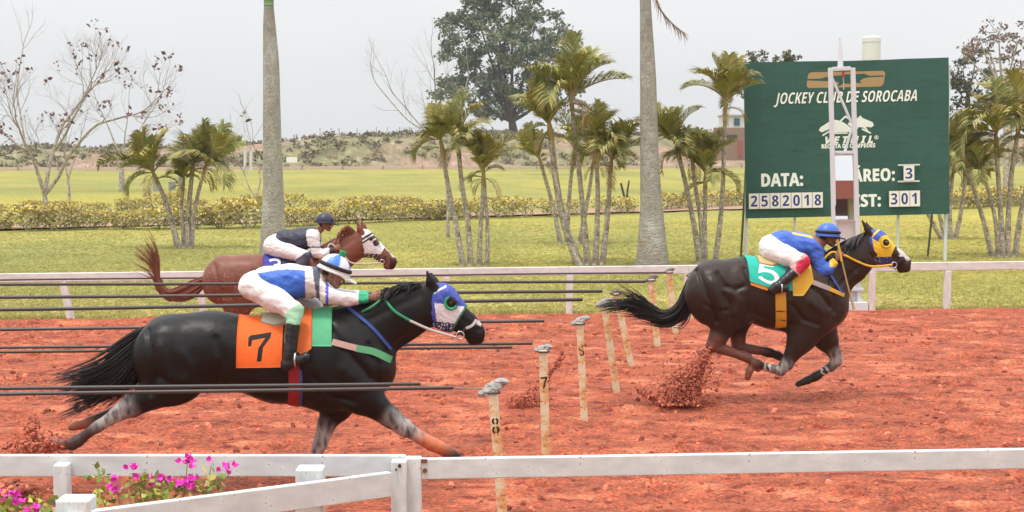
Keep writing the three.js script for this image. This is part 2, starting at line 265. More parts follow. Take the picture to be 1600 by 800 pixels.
// red dirt of the course
const dirtTex = dataTex(1024, (u, v) => {
  const p = tile(u, v, 7, 4, 4), q = tile(u, v, 44, 4, 5), st = tile(u * 1, v, 16, 3, 6), k = 1 + p * 0.16 + q * 0.3 + tile(u, v, 170, 2, 12) * 0.3, damp = smooth(0.14, 0.6, st * 0.75 + q * 0.6), dry = smooth(0.1, 0.5, p * 0.8 - q * 0.3);
  return [mix(mix(0.64, 0.695, dry), 0.44, damp) * k, mix(mix(0.325, 0.41, dry), 0.175, damp) * k, mix(mix(0.217, 0.293, dry), 0.118, damp) * k];
});
const dirtBump = dataTex(1024, (u, v) => { const c = 0.5 + tile(u, v, 50, 4, 9) * 0.45 + tile(u, v, 18, 3, 8) * 0.2; return [c, c, c]; }, { srgb: false });
dirtTex.repeat.set(1 / 5.5, 1 / 3.1); dirtBump.repeat.set(1 / 2.2, 1 / 2.2);
const dirtMat = new THREE.MeshStandardMaterial({ map: dirtTex, bumpMap: dirtBump, bumpScale: 0.026, roughness: 0.96, side: THREE.DoubleSide });
const hoofR = rnd(77), prints = []; for (let i = 0; i < 2600; i++) prints.push([hoofR() * 60 - 20, -hoofR() * 17, 0.06 + hoofR() * 0.05, 0.02 + hoofR() * 0.035]);
const pgrid = {}; for (const p of prints) { const k = Math.floor(p[0]) + ',' + Math.floor(p[1]); (pgrid[k] ||= []).push(p); }
function dirtH(a, b) {                                                   // a along the course, b across (0 at the far edge, negative towards us)
  const churn = 0.35 + 0.9 * smooth(-0.12, 0.3, fbm(a * 0.3, 6, b * 0.8, 3));
  let h = fbm(a * 0.5, 1.7, b * 1.1, 3) * 0.035 + fbm(a * 2.1, 5, b * 3.6, 3) * 0.017 + churn * (fbm(a * 7.5, 9, b * 9, 2) * 0.032 + noise.noise(a * 13, 3, b * 13) * 0.018);
  h += Math.sin(b * 9 + fbm(a * 0.3, 2, b * 0.5, 2) * 5) * 0.009 * (1 + fbm(a * 0.8, 8, b, 2));
  const ia = Math.floor(a), ib = Math.floor(b);
  for (let i = -1; i <= 1; i++) for (let j = -1; j <= 1; j++) for (const p of pgrid[(ia + i) + ',' + (ib + j)] || []) { const d = Math.hypot(a - p[0], (b - p[1]) * 1.2) / p[2]; if (d < 2.2) h += p[3] * (d < 1 ? -(1 - d * d) : 0.55 * Math.exp(-((d - 1.35) ** 2) * 9)); }
  return h + 0.0;
}
const toTrack = (x, z) => [(x - farL.x) * edgeDir.x + (z - farL.z) * edgeDir.z, edgeDist(x, z)];
const dirtY = (x, z) => { const [a, b] = toTrack(x, z); return dirtH(a, b); };
{
  const as = [], bs = [], mid = 9.5;
  for (let i = 0; i <= 800; i++) { const t = i / 800 * 2 - 1; as.push(mid + t * 15 + Math.sign(t) * Math.pow(Math.max(0, Math.abs(t) - 0.86) / 0.14, 3) * 260); }
  for (let j = 0; j <= 520; j++) bs.push(0.18 - j / 520 * 21);
  const pos = [], uv = [], idx = [], W = as.length;
  bs.forEach((b, j) => as.forEach(a => { const ragged = j < 6 ? fbm(a * 1.3, 4, 0, 4) * 0.5 * (1 - j / 6) : 0, p = trackPt(a, b + ragged), fine = Math.abs(a - mid) < 16; let y = fine ? dirtH(a, b) : fbm(a * 0.5, 1.7, b * 1.1, 3) * 0.07; y = y * smooth(0.18, -0.5, b) + 0.02 - 0.1 * smooth(0.05, 0.18, b) + 0.05 * Math.exp(-((b + 0.35) ** 2) * 12) * (0.6 + fbm(a, 3, 2, 3)); pos.push(p.x, y, p.z); uv.push(a, b); }));
  for (let j = 0; j < bs.length - 1; j++) for (let i = 0; i < W - 1; i++) { const a = j * W + i; idx.push(a, a + 1, a + W, a + 1, a + W + 1, a + W); }
  const g = new THREE.BufferGeometry(); g.setAttribute('position', new THREE.Float32BufferAttribute(pos, 3)); g.setAttribute('uv', new THREE.Float32BufferAttribute(uv, 2)); g.setIndex(idx); g.computeVertexNormals();
  structure('dirt_track', g, dirtMat, 'churned red dirt of the straight race track');
}
// clods
const clodGeo = (() => { const g = new THREE.IcosahedronGeometry(1, 1), p = g.attributes.position; for (let i = 0; i < p.count; i++) { const v = V(p.getX(i), p.getY(i), p.getZ(i)), k = 1 + noise.noise(v.x * 1.7, v.y * 1.7, v.z * 1.7 + 4) * 0.55; p.setXYZ(i, v.x * k, v.y * k * 0.75, v.z * k); } g.computeVertexNormals(); return g; })();
const clodMat = new THREE.MeshStandardMaterial({ color: 0xffffff, roughness: 0.97, side: THREE.DoubleSide });
function clods(name, list, label, category) {
  const m = new THREE.InstancedMesh(clodGeo, clodMat, list.length), M = new THREE.Matrix4(), R = rnd(list.length + 5), q = new THREE.Quaternion(), e = new THREE.Euler(); m.name = name;
  list.forEach((c, i) => { e.set(R() * 6, R() * 6, R() * 6); q.setFromEuler(e); M.compose(V(c[0], c[1], c[2]), q, V(c[3] * (0.7 + R() * 0.6), c[3] * (0.6 + R() * 0.5), c[3] * (0.7 + R() * 0.6))); m.setMatrixAt(i, M); const k = 0.6 + Math.pow(R(), 1.3) * 1.5, d = c[4] || 1; m.setColorAt(i, rgb(0.36 * k * d, 0.11 * k * d, 0.066 * k * d)); });
  m.castShadow = m.receiveShadow = true; scene.add(m); tag(m, label, category, null, 'stuff'); return m;
}
{
  const R = rnd(404), L = [];
  for (let i = 0; i < 15000; i++) { const a = R() * 28 - 4, b = -0.1 - R() * 16.5, p = trackPt(a, b), dens = fbm(a * 0.5, 6, b * 0.9, 3); if (dens < -0.05 && R() > 0.3) continue; const r = 0.006 + Math.pow(R(), 5) * 0.034; L.push([p.x, dirtH(a, b) + 0.02 + r * 0.2, p.z, r]); }
  clods('dirt_clods', L, 'loose clods of red dirt scattered over the race track', 'clods');
  const S = (n, f) => { const o = []; for (let i = 0; i < n; i++) { const c = f(R, i); if (c) o.push(c); } return o; };
  const put = (px, py, y0, dz, r) => { const g = onGround(px, y0), D = -g.z - dz, p = onDepth(px, py, D); if (p.y < 0.02) p.y = 0.02 + R() * 0.03; return [p.x, p.y, p.z, r]; };
  const gs = () => ((R() + R() + R()) / 1.5 - 1) * (R() < 0.16 ? 2.1 : 1);
  // thrown up behind the dark bay: a thin neck at the hoof, a dense fan below, a low curl behind
  clods('dirt_spray', [
    ...S(5200, () => { const t = Math.pow(R(), 0.5), cx = mix(1113, 1062, t) , cy = mix(542, 610, t) + gs() * 7, w = mix(4, 38, Math.pow(t, 1.25)); return put(cx + gs() * w, cy + gs() * 8 + (t > 0.7 ? gs() * 14 : 0), 634, 0.1 + gs() * 0.28, 0.003 + Math.pow(R(), 3) * 0.013); }),
    ...S(1900, () => { const t = R(); return put(mix(1028, 1096, t) + gs() * 6, 634 - Math.pow(R(), 1.4) * mix(22, 46, t), 638, 0.1 + gs() * 0.3, 0.003 + Math.pow(R(), 3) * 0.014); }),
    ...S(420, () => { const t = R(); return put(mix(994, 1036, t) + gs() * 4, mix(608, 630, t) + gs() * 6, 634, 0.1 + gs() * 0.2, 0.004 + Math.pow(R(), 3) * 0.016); }),
    ...S(160, () => put(990 + R() * 130, 560 + R() * 70, 634, gs() * 0.5, 0.004 + R() * 0.008))], 'fan of red dirt kicked up behind the dark bay horse', 'dirt spray');
  clods('dirt_spray_001', [
    ...S(1000, () => { const t = R(); return put(mix(792, 858, t) + gs() * 8, mix(632, 590, t * R()) + gs() * 8, 640, gs() * 0.3, 0.003 + Math.pow(R(), 3) * 0.014); }),
    ...S(200, () => { const t = R(); return put(mix(850, 880, t) + gs() * 4, mix(596, 556, t) + gs() * 5, 640, gs() * 0.2, 0.007 + Math.pow(R(), 3) * 0.02); })], 'loose spray of red dirt behind the post numbered 7', 'dirt spray');
  clods('dirt_spray_002', [
    ...S(1300, () => { const t = R(); return put(mix(96, 22, t) + gs() * 22, mix(694, 704, t) + gs() * 18, 772, gs() * 0.35, 0.003 + Math.pow(R(), 3) * 0.015); }),
    ...S(180, () => put(52 + gs() * 22, 668 + gs() * 22, 772, gs() * 0.3, 0.005 + Math.pow(R(), 3) * 0.014)),
    ...S(260, () => put(20 + gs() * 46, 768 + gs() * 16, 782, gs() * 0.4, 0.008 + Math.pow(R(), 3) * 0.03))], 'spray of red dirt flung back by the black horse\'s hind hooves', 'dirt spray');
}
// grass blades standing along the edge and over the near sward
{
  const blade = (() => { const g = [], R = rnd(8); for (let i = 0; i < 5; i++) { const a = R() * 6.3, h = 0.6 + R() * 0.5, b = 0.25 + R() * 0.4, x = (R() - 0.5) * 0.9, z = (R() - 0.5) * 0.9, c = Math.cos(a), s = Math.sin(a), w = 0.045; const q = new THREE.BufferGeometry(); q.setAttribute('position', new THREE.Float32BufferAttribute([x - s * w, 0, z + c * w, x + s * w, 0, z - c * w, x + c * b * 0.35, h * 0.65, z + s * b * 0.35, x + c * b, h, z + s * b], 3)); q.setIndex([0, 1, 2, 2, 1, 3]); q.computeVertexNormals(); g.push(q); } return join(g); })();
  const R = rnd(31), L = []; for (let i = 0; i < 90000 && L.length < 60000; i++) { const D = 24 + Math.pow(R(), 1.6) * 40, x = (R() * 2 - 1) * D * 0.38, z = -D, e = edgeDist(x, z); if (e < 0.02) continue; const n = fbm(x * 0.4, 3, z * 0.4, 3); if (n < -0.1 && R() > 0.3) continue; L.push([x, groundH(x, z) - 0.005 + fbm(x * 0.35, 3, z * 0.35, 3) * 0.05 * (e > 0.2 ? 1 : 0), z, 0.02 + R() * 0.035 + (e < 0.35 ? 0.04 : 0)]); }
  const m = new THREE.InstancedMesh(blade, new THREE.MeshStandardMaterial({ color: 0xffffff, roughness: 0.85, side: THREE.DoubleSide }), L.length), M = new THREE.Matrix4(), q = new THREE.Quaternion(), up = V(0, 1, 0); m.name = 'grass';
  L.forEach((c, i) => { q.setFromAxisAngle(up, R() * 6.3); M.compose(V(c[0], c[1], c[2]), q, V(0.11, c[3], 0.11)); m.setMatrixAt(i, M); const k = 0.8 + R() * 0.3, y = R(); m.setColorAt(i, rgb(mix(0.34, 0.54, y) * k, mix(0.36, 0.45, y) * k, mix(0.09, 0.17, y) * k)); });
  m.castShadow = m.receiveShadow = true; scene.add(m); tag(m, 'short dry grass standing on the field behind the rail', 'grass', null, 'stuff');
}
// ---------------------------------------------------------------- earth bank at the far side of the field
const bankBase = x => 232 + smooth(-60, 130, x) * 70;                    // distance of its foot
const bankTop = x => 3.3 + smooth(-55, -18, x) * 2.3 + fbm(x * 0.05, 3, 1, 3) * 0.9;
const bankY = (x, t) => { const D = bankBase(x) + t * 16, f = groundH(x, -D), k = smooth(0.04, 0.95, t); return f + bankTop(x) * k * (1 - 0.25 * smooth(1.1, 2.2, t)) + (fbm(x * 0.12, t * 3, 4, 4) * 0.9 + fbm(x * 0.5, t * 9, 7, 3) * 0.4) * smooth(0, 0.3, t); };
{
  const pos = [], col = [], idx = [], nx = 760, nt = 60;
  for (let j = 0; j <= nt; j++) for (let i = 0; i <= nx; i++) {
    const x = -190 + i / nx * 380, t = j / nt * 2.2, z = -(bankBase(x) + t * 16); pos.push(x, bankY(x, t) - (j === 0 ? 0.3 : 0), z);
    const e = fbm(x * 0.06, t * 1.6, 11, 4), v = fbm(x * 0.4, t * 7, 3, 4), red = smooth(0.02, 0.3, e + (x < -48 ? 0.16 : 0) + (x > -26 && x < 10 ? 0.1 : 0)), k = 1 + v * 0.6;
    const gr = [0.2, 0.185, 0.09], rd = [0.31, 0.2, 0.14], tan = smooth(0.05, 0.4, fbm(x * 0.25, t * 5, 21, 3)), fine = 1 + fbm(x * 1.3, t * 22, 9, 2) * 0.7; col.push(...[0, 1, 2].map(c => mix(mix(gr[c], rd[c], red), [0.4, 0.31, 0.22][c], tan * 0.5) * k * fine));
  }
  const W = nx + 1; for (let j = 0; j < nt; j++) for (let i = 0; i < nx; i++) { const a = j * W + i; idx.push(a, a + 1, a + W, a + 1, a + W + 1, a + W); }
  const g = new THREE.BufferGeometry(); g.setAttribute('position', new THREE.Float32BufferAttribute(pos, 3)); g.setAttribute('color', new THREE.Float32BufferAttribute(col, 3)); g.setIndex(idx); g.computeVertexNormals();
  structure('earth_bank', g, vcol(0.95), 'bare reddish earth bank with scrub along the far side of the field');
}
// ---------------------------------------------------------------- plants
const leafCard = (() => { const g = new THREE.BufferGeometry(); g.setAttribute('position', new THREE.Float32BufferAttribute([0, 0, 0, 0.32, 0.06, 0.45, -0.32, 0.06, 0.45, 0, -0.04, 1], 3)); g.setIndex([0, 1, 2, 2, 1, 3]); g.computeVertexNormals(); return g; })();
// many leaves as one geometry: list of [x, y, z, size, r, g, b]
function leaves(list, seed, up = 0.3) {
  const R = rnd(seed), n = list.length, pos = new Float32Array(n * 12), nor = new Float32Array(n * 12), col = new Float32Array(n * 12), idx = new Uint32Array(n * 6), v = V(0, 0, 0), m = new THREE.Matrix4(), q = new THREE.Quaternion(), d = V(0, 0, 0), z = V(0, 0, 1), lp = leafCard.attributes.position, nn = V(0, 0, 0);
  list.forEach((c, i) => {
    d.set(R() - 0.5, R() - 0.5 + up * (R() - 0.3), R() - 0.5).normalize(); q.setFromUnitVectors(z, d); q.multiply(new THREE.Quaternion().setFromAxisAngle(z, R() * 6.28)); nn.set(0, 1, 0).applyQuaternion(q); const k = 0.75 + R() * 0.5;
    for (let j = 0; j < 4; j++) { v.fromBufferAttribute(lp, j).multiplyScalar(c[3]).applyQuaternion(q); const o = (i * 4 + j) * 3; pos[o] = c[0] + v.x; pos[o + 1] = c[1] + v.y; pos[o + 2] = c[2] + v.z; nor[o] = nn.x; nor[o + 1] = nn.y; nor[o + 2] = nn.z; col[o] = c[4] * k; col[o + 1] = c[5] * k; col[o + 2] = c[6] * k; }
    const b = i * 4; idx.set([b, b + 2, b + 1, b + 2, b + 3, b + 1], i * 6);
  });
  const g = new THREE.BufferGeometry(); g.setAttribute('position', new THREE.BufferAttribute(pos, 3)); g.setAttribute('normal', new THREE.BufferAttribute(nor, 3)); g.setAttribute('color', new THREE.BufferAttribute(col, 3)); g.setIndex(new THREE.BufferAttribute(idx, 1)); return g;
}
const leafMat = new THREE.MeshPhysicalMaterial({ color: 0xffffff, vertexColors: true, roughness: 0.75, side: THREE.DoubleSide, transmission: 0.0 });
const barkTex = dataTex(512, (u, v) => { const a = tile(u, v, 10, 4, 3), b = tile(u, v, 42, 3, 4), r = Math.sin(v * 2 * Math.PI * 14 + a * 2.5) > 0.86 ? 0.86 : 1, c = (0.72 + a * 0.3 + b * 0.22) * r; return [c, c * 0.97, c * 0.92]; });
barkTex.repeat.set(1 / 1.2, 1 / 2);
const barkMat = c => new THREE.MeshStandardMaterial({ map: barkTex, color: c, roughness: 0.92, bumpMap: barkTex, bumpScale: 0.02, side: THREE.DoubleSide });
const paleBark = barkMat(rgb(0.85, 0.8, 0.76)), greyBark = barkMat(rgb(0.86, 0.8, 0.73)), darkBark = barkMat(rgb(0.16, 0.13, 0.11)), twigMat = std(rgb(0.3, 0.25, 0.235), 0.9);

// ---- royal palms: grey ringed columns
function royalPalm(label, pts, rad, seed, deadFrond) {
  const base = onGround(pts[0][0], pts[0][1]), D = -base.z, T = thing('royal_palm', label, 'palm', base);
  const P = pts.map(p => onDepth(p[0], p[1], D).sub(base)); P[0].y = -0.05; const top = P[P.length - 1];
  const g = tube(P, rad.map(r => r / pxPerM(D) / 2), 22, 64), p = g.attributes.position, c = V(0, 0, 0), col = [];
  for (let i = 0; i < p.count; i++) { c.fromBufferAttribute(p, i); const n = fbm(c.x * 5 + seed, c.y * 3, c.z * 5, 4), lich = smooth(0.05, 0.35, fbm(c.x * 2 + seed, c.y * 0.8, c.z * 2 + 5, 4)), k = 1 + n * 0.45; const low = smooth(1.1, 0.2, c.y) * smooth(-0.1, 0.3, n); col.push(mix(mix(0.4, 0.52, lich), 0.3, low) * k, mix(mix(0.37, 0.5, lich), 0.22, low) * k, mix(mix(0.325, 0.47, lich), 0.17, low) * k); }
  g.setAttribute('color', new THREE.Float32BufferAttribute(col, 3));
  part('trunk', g, new THREE.MeshStandardMaterial({ vertexColors: true, roughness: 0.92, bumpMap: barkTex, bumpScale: 0.05, side: THREE.DoubleSide }), T);
  const rt = rad[rad.length - 1] / pxPerM(D) / 2, cs = tube([top.clone().add(V(0, -0.05, 0)), top.clone().add(V(0, 0.8, 0)), top.clone().add(V(0, 1.7, 0))], [rt * 1.12, rt * 1.0, rt * 0.5], 18, 14); part('crown_shaft', cs, std(rgb(0.13, 0.22, 0.08), 0.6), T);
  const R = rnd(seed); for (let i = 0; i < 11; i++) { const f = part('frond', frondGeo(seed * 20 + i, 3.2, 0.5 + R() * 0.9, 0.75, 0.07, [0.07, 0.12, 0.03], 34), leafMat, T); f.position.copy(top).add(V(0, 1.6, 0)); f.rotation.y = i / 11 * 6.28 + R() * 0.4; }
  if (deadFrond) { const P2 = deadFrond.map(q => onDepth(q[0], q[1], D - 0.3).sub(base)), cv = new THREE.CatmullRomCurve3(P2), gg = [tube(P2, [0.03, 0.024, 0.016, 0.006], 6, 24)]; for (let i = 0; i < 70; i++) { const t = 0.12 + 0.88 * i / 70, o = cv.getPoint(t), tg = cv.getTangent(t), l = 0.16 + R() * 0.16, d = tg.clone().multiplyScalar(0.8).add(V((R() - 0.5) * 0.9, -0.5 * R(), (R() - 0.5) * 1.2)).normalize(); gg.push(tube([o, o.clone().addScaledVector(d, l * 0.5), o.clone().addScaledVector(d, l).add(V(0, -0.05, 0))], [0.008, 0.007, 0.002], 4, 5, false)); } part('dead_frond', join(gg), std(rgb(0.24, 0.16, 0.11), 0.9), T); }
  return { T, base, D };
}
// a feather frond: leans out along +x, leaflets down both sides
function frondGeo(seed, L, elev, droop, wid, colr, n = 22, lleaf = 0.42) {
  const R = rnd(seed), pos = [], idx = [], col = [], pts = []; let p = V(0, 0, 0), a = elev; const m = 12;
  for (let i = 0; i <= m; i++) { pts.push(p.clone()); a -= droop / m * (0.4 + 1.6 * i / m); p = p.clone().add(V(Math.cos(a), Math.sin(a), (R() - 0.5) * 0.04).multiplyScalar(L / m)); }
  const cv = new THREE.CatmullRomCurve3(pts), rg = tube(pts, [0.022, 0.016, 0.009, 0.004], 5, 16, false); paint(rg, 0.34, 0.25, 0.1);
  for (let i = 0; i < n; i++) for (const s of [1, -1]) {
    const t = 0.14 + 0.86 * (i + R() * 0.5) / n, o = cv.getPoint(Math.min(1, t)), tg = cv.getTangent(Math.min(1, t)), side = V(0, 0, s), upv = V(-tg.y, tg.x, 0).normalize(), l = lleaf * Math.pow(Math.sin(Math.PI * (0.12 + 0.8 * t)), 0.6) * (0.8 + R() * 0.35);
    const d = side.clone().multiplyScalar(0.62).addScaledVector(tg, 0.62 + R() * 0.2).addScaledVector(upv, 0.42 + (R() - 0.5) * 0.3).normalize(), w = V(0, 0, 0).crossVectors(d, upv).normalize().multiplyScalar(wid * (0.35 + R() * 0.2)), b = pos.length / 3;
    const mid = o.clone().addScaledVector(d, l * 0.5), tip = o.clone().addScaledVector(d, l).add(V(0, -l * (0.2 + R() * 0.3), 0));
    for (const v of [o.clone().addScaledVector(w, 0.4), o.clone().addScaledVector(w, -0.4), mid.clone().add(w), mid.clone().sub(w), tip]) pos.push(v.x, v.y, v.z);
    idx.push(b, b + 1, b + 2, b + 2, b + 1, b + 3, b + 2, b + 3, b + 4); const k = 0.65 + R() * 0.7, y = R() < 0.3 ? 1 : 0, dry = [0.5, 0.36, 0.13];
    for (let q = 0; q < 5; q++) { const e = q === 4 ? clamp(0.55 + y) : q > 1 ? y * 0.6 + 0.1 : y * 0.3; col.push(mix(colr[0], dry[0], e) * k, mix(colr[1], dry[1], e) * k, mix(colr[2], dry[2], e) * k); }
  }
  const g = new THREE.BufferGeometry(); g.setAttribute('position', new THREE.Float32BufferAttribute(pos, 3)); g.setAttribute('color', new THREE.Float32BufferAttribute(col, 3)); g.setIndex(idx); g.computeVertexNormals(); return join([rg, g]);
}
const frondKit = []; for (let i = 0; i < 10; i++) frondKit.push(frondGeo(900 + i, 1.0, [1.5, 1.35, 1.15, 0.95, 0.7, 1.55, 1.25, 0.85, 0.45, 1.4][i], [0.35, 0.6, 0.95, 1.1, 1.2, 0.3, 0.8, 0.6, 1.5, 0.9][i], 0.03, i % 3 ? [0.2, 0.255, 0.07] : [0.33, 0.33, 0.09], 54, [0.5, 0.42, 0.56, 0.46, 0.5][i % 5]));
const deadKit = [0, 1, 2].map(i => frondGeo(950 + i, 1.0, [0.3, -0.2, 0.1][i], [1.6, 1.2, 1.9][i], 0.026, [0.3, 0.2, 0.1], 26, 0.3));
// a clump of slender cane palms: stems given as pixel paths from the ground up, crown size in pixels
function palmClump(label, y0, stems, seed) {
  const c0 = onGround(stems[0].p[0][0], y0), T = thing('cane_palm', label, 'palm', c0, 0, 'clumps of slender palms on the lawn'), R = rnd(seed);
  for (const st of stems) {
    const b = onGround(st.p[0][0], st.y || y0), D = -b.z, P = st.p.map(q => onDepth(q[0], q[1], D).sub(c0)); P[0].y = b.y - c0.y - 0.05; const s = pxPerM(D), r = (st.r || 4.5) * 0.82 / s;
    part('stem', tube(P, [r * 1.35, r, r * 0.9, r * 0.8], 9, 26), st.dry ? paleBark : greyBark, T);
    const top = P[P.length - 1], dir = top.clone().sub(P[P.length - 2]).normalize(); if (!st.f) continue;
    part('crown_shaft', tube([top.clone().addScaledVector(dir, -0.06), top.clone().addScaledVector(dir, 0.2), top.clone().addScaledVector(dir, 0.42)], [r * 0.95, r * 0.85, r * 0.4], 8, 6), std(rgb(0.3, 0.22, 0.08), 0.7), T);
    const n = (st.n || 9) + 5, size = st.f * 0.8 / s;
    for (let i = 0; i < n; i++) { const g = frondKit[Math.floor(R() * frondKit.length)], f = part('frond', g, leafMat, T), k = size * (0.6 + R() * 0.55); f.position.copy(top).addScaledVector(dir, 0.26 + R() * 0.14); f.rotation.order = 'ZYX'; f.rotation.y = i / n * 6.283 + R() * 1.1; f.rotation.z = -(st.lean || 0) - Math.atan2(dir.x, dir.y) * 0.5 + (R() - 0.5) * 0.5; f.rotation.x = (R() - 0.5) * 0.5; f.scale.set(k, k, k * 1.05); }
    for (let i = 0; i < 2; i++) { const f = part('dead_frond', deadKit[Math.floor(R() * 3)], leafMat, T), k = size * (0.6 + R() * 0.3); f.position.copy(top).addScaledVector(dir, 0.12); f.rotation.y = R() * 6.28; f.scale.setScalar(k); }
  }
  return T;
}
royalPalm('tall grey palm trunk beside the chestnut horse\'s jockey', [[426, 397], [426, 380], [427, 300], [425, 200], [423.5, 100], [420.5, 30], [420, 6]], [43, 39, 32, 28, 25, 18, 14], 3);
royalPalm('tall grey palm trunk with a flared base and one hanging dead frond', [[1019, 417], [1019, 396], [1018, 330], [1015, 250], [1012.5, 120], [1009, 20], [1007, -60], [1006, -120]], [56, 49, 36, 29, 25, 18, 16, 14], 4, [[1012, -40], [1022, -8], [1034, 18], [1050, 36], [1068, 51]]);

palmClump('two headed slender palm clump on the lawn near the bare tree', 388, [
  { p: [[279, 387], [268, 345], [257, 310], [246, 285]], f: 95, n: 11, lean: -0.35, r: 5 }, { p: [[292, 388], [294, 340], [297, 300], [300, 272]], f: 78, n: 10, lean: 0.2, r: 5 }, { p: [[299, 387], [303, 340], [310, 300], [318, 272]], f: 78, n: 10, lean: 0.45, r: 4 }, { p: [[287, 387], [285, 345], [284, 320], [286, 296]], f: 50, n: 6, r: 3.4 }], 5);
palmClump('slender palm clump with pale stems behind the rail, a bare tree behind it', 416, [
  { p: [[724, 416], [712, 350], [700, 290], [692, 240]], f: 62, n: 8, lean: -0.1, r: 5, dry: 1 }, { p: [[736, 416], [730, 340], [722, 290], [717, 240]], f: 88, n: 10, r: 5 }, { p: [[749, 417], [750, 370], [753, 330], [755, 285]], f: 82, n: 10, lean: 0.05, r: 4.5 }, { p: [[761, 417], [762, 380], [761, 340], [757, 290]], f: 50, n: 5, r: 4 }], 6);
palmClump('tallest slender palm clump of many stems beside the flared palm trunk', 414, [
  { p: [[906, 414], [882, 350], [870, 290], [861, 215]], f: 88, n: 11, lean: -0.2, r: 7 }, { p: [[919, 414], [911, 330], [902, 240], [894, 170]], f: 100, n: 12, lean: 0.1, r: 5 }, { p: [[930, 414], [933, 350], [934, 300], [931, 240]], f: 84, n: 9, r: 5 }, { p: [[941, 414], [948, 350], [952, 300], [954, 268]], f: 84, n: 10, lean: 0.2, r: 5 }, { p: [[876, 381], [866, 330], [855, 290], [847, 262]], y: 381, f: 66, n: 8, lean: -0.2, r: 4 }, { p: [[886, 381], [888, 330], [892, 280], [896, 245]], y: 381, f: 60, n: 8, r: 4 }, { p: [[905, 380], [915, 330], [922, 290], [926, 262]], y: 381, f: 58, n: 8, r: 4 }], 7);
palmClump('slender palm clump between the flared trunk and the green board', 412, [
  { p: [[1094, 412], [1084, 350], [1072, 290], [1061, 245]], f: 84, n: 11, lean: -0.05, r: 5 }, { p: [[1098, 412], [1095, 350], [1088, 300], [1083, 262]], f: 56, n: 7, r: 4 }, { p: [[1102, 411], [1101, 360], [1102, 320], [1102, 292]], f: 82, n: 10, lean: 0.1, r: 4.5 }, { p: [[1117, 408], [1127, 330], [1131, 250], [1133, 178]], f: 84, n: 10, lean: 0.05, r: 4.5 }], 8);
palmClump('full slender palm clump standing beyond the right edge of the green board', 402, [
  { p: [[1551, 402], [1538, 350], [1523, 300], [1511, 258]], f: 80, n: 10, lean: -0.1, r: 4.5 }, { p: [[1566, 402], [1564, 340], [1560, 280], [1557, 228]], f: 100, n: 12, r: 5 }, { p: [[1574, 402], [1576, 330], [1582, 260], [1590, 210]], f: 96, n: 12, lean: 0.1, r: 5 }, { p: [[1586, 400], [1594, 340], [1604, 290], [1612, 240]], f: 84, n: 10, r: 5 }, { p: [[1560, 400], [1556, 350], [1548, 310], [1540, 285]], f: 60, n: 8, lean: -0.2, r: 4 }], 9);
palmClump('spreading palm clump standing behind the green board', 374, [
  { p: [[1474, 374], [1458, 350], [1446, 325], [1434, 290]], f: 60, n: 8, r: 4 }, { p: [[1480, 374], [1470, 345], [1462, 310], [1456, 280]], f: 60, n: 8, r: 4 }, { p: [[1487, 374], [1484, 340], [1486, 300], [1490, 262]], f: 66, n: 9, r: 4 }, { p: [[1492, 374], [1500, 340], [1506, 300], [1510, 268]], f: 66, n: 9, r: 4 }, { p: [[1484, 374], [1478, 340], [1478, 300], [1478, 270]], f: 66, n: 9, r: 4 }], 10);

// ---- branching trees
function grow(R, o, out, depth, p, d, len, r) {
  const n = 4, pts = [p.clone()]; let q = p.clone(), dir = d.clone();
  for (let i = 0; i < n; i++) { dir.add(V((R() - 0.5) * o.wander, (R() - 0.5) * o.wander + o.lift, (R() - 0.5) * o.wander)).normalize(); q = q.clone().addScaledVector(dir, len / n); pts.push(q); }
  const r1 = depth === 0 ? r * 0.3 : r * 0.62; out.br.push({ pts, r, r1, depth });
  if (depth === 0) { out.tips.push(q); return; }
  const kids = o.kids[0] + Math.floor(R() * (o.kids[1] - o.kids[0] + 1));
  for (let i = 0; i < kids; i++) { const at = i === 0 ? 1 : 0.45 + R() * 0.55, bp = new THREE.CatmullRomCurve3(pts).getPoint(at), ax = V(R() - 0.5, (R() - 0.5) * 0.6, R() - 0.5).cross(dir).normalize(), nd = dir.clone().applyAxisAngle(ax, (i === 0 ? 0.25 : o.spread) * (0.6 + R() * 0.7)); grow(R, o, out, depth - 1, bp, nd, len * (o.shrink + (R() - 0.5) * 0.16), r1 * (i === 0 ? 1 : 0.8)); }
}
const branchGeo = (out, min = 0) => join(out.br.filter(b => b.r >= min).map(b => tube(b.pts, [b.r, mix(b.r, b.r1, 0.5), b.r1], b.r > 0.06 ? 9 : b.r > 0.02 ? 6 : 4, b.r > 0.02 ? 8 : 5, false)));
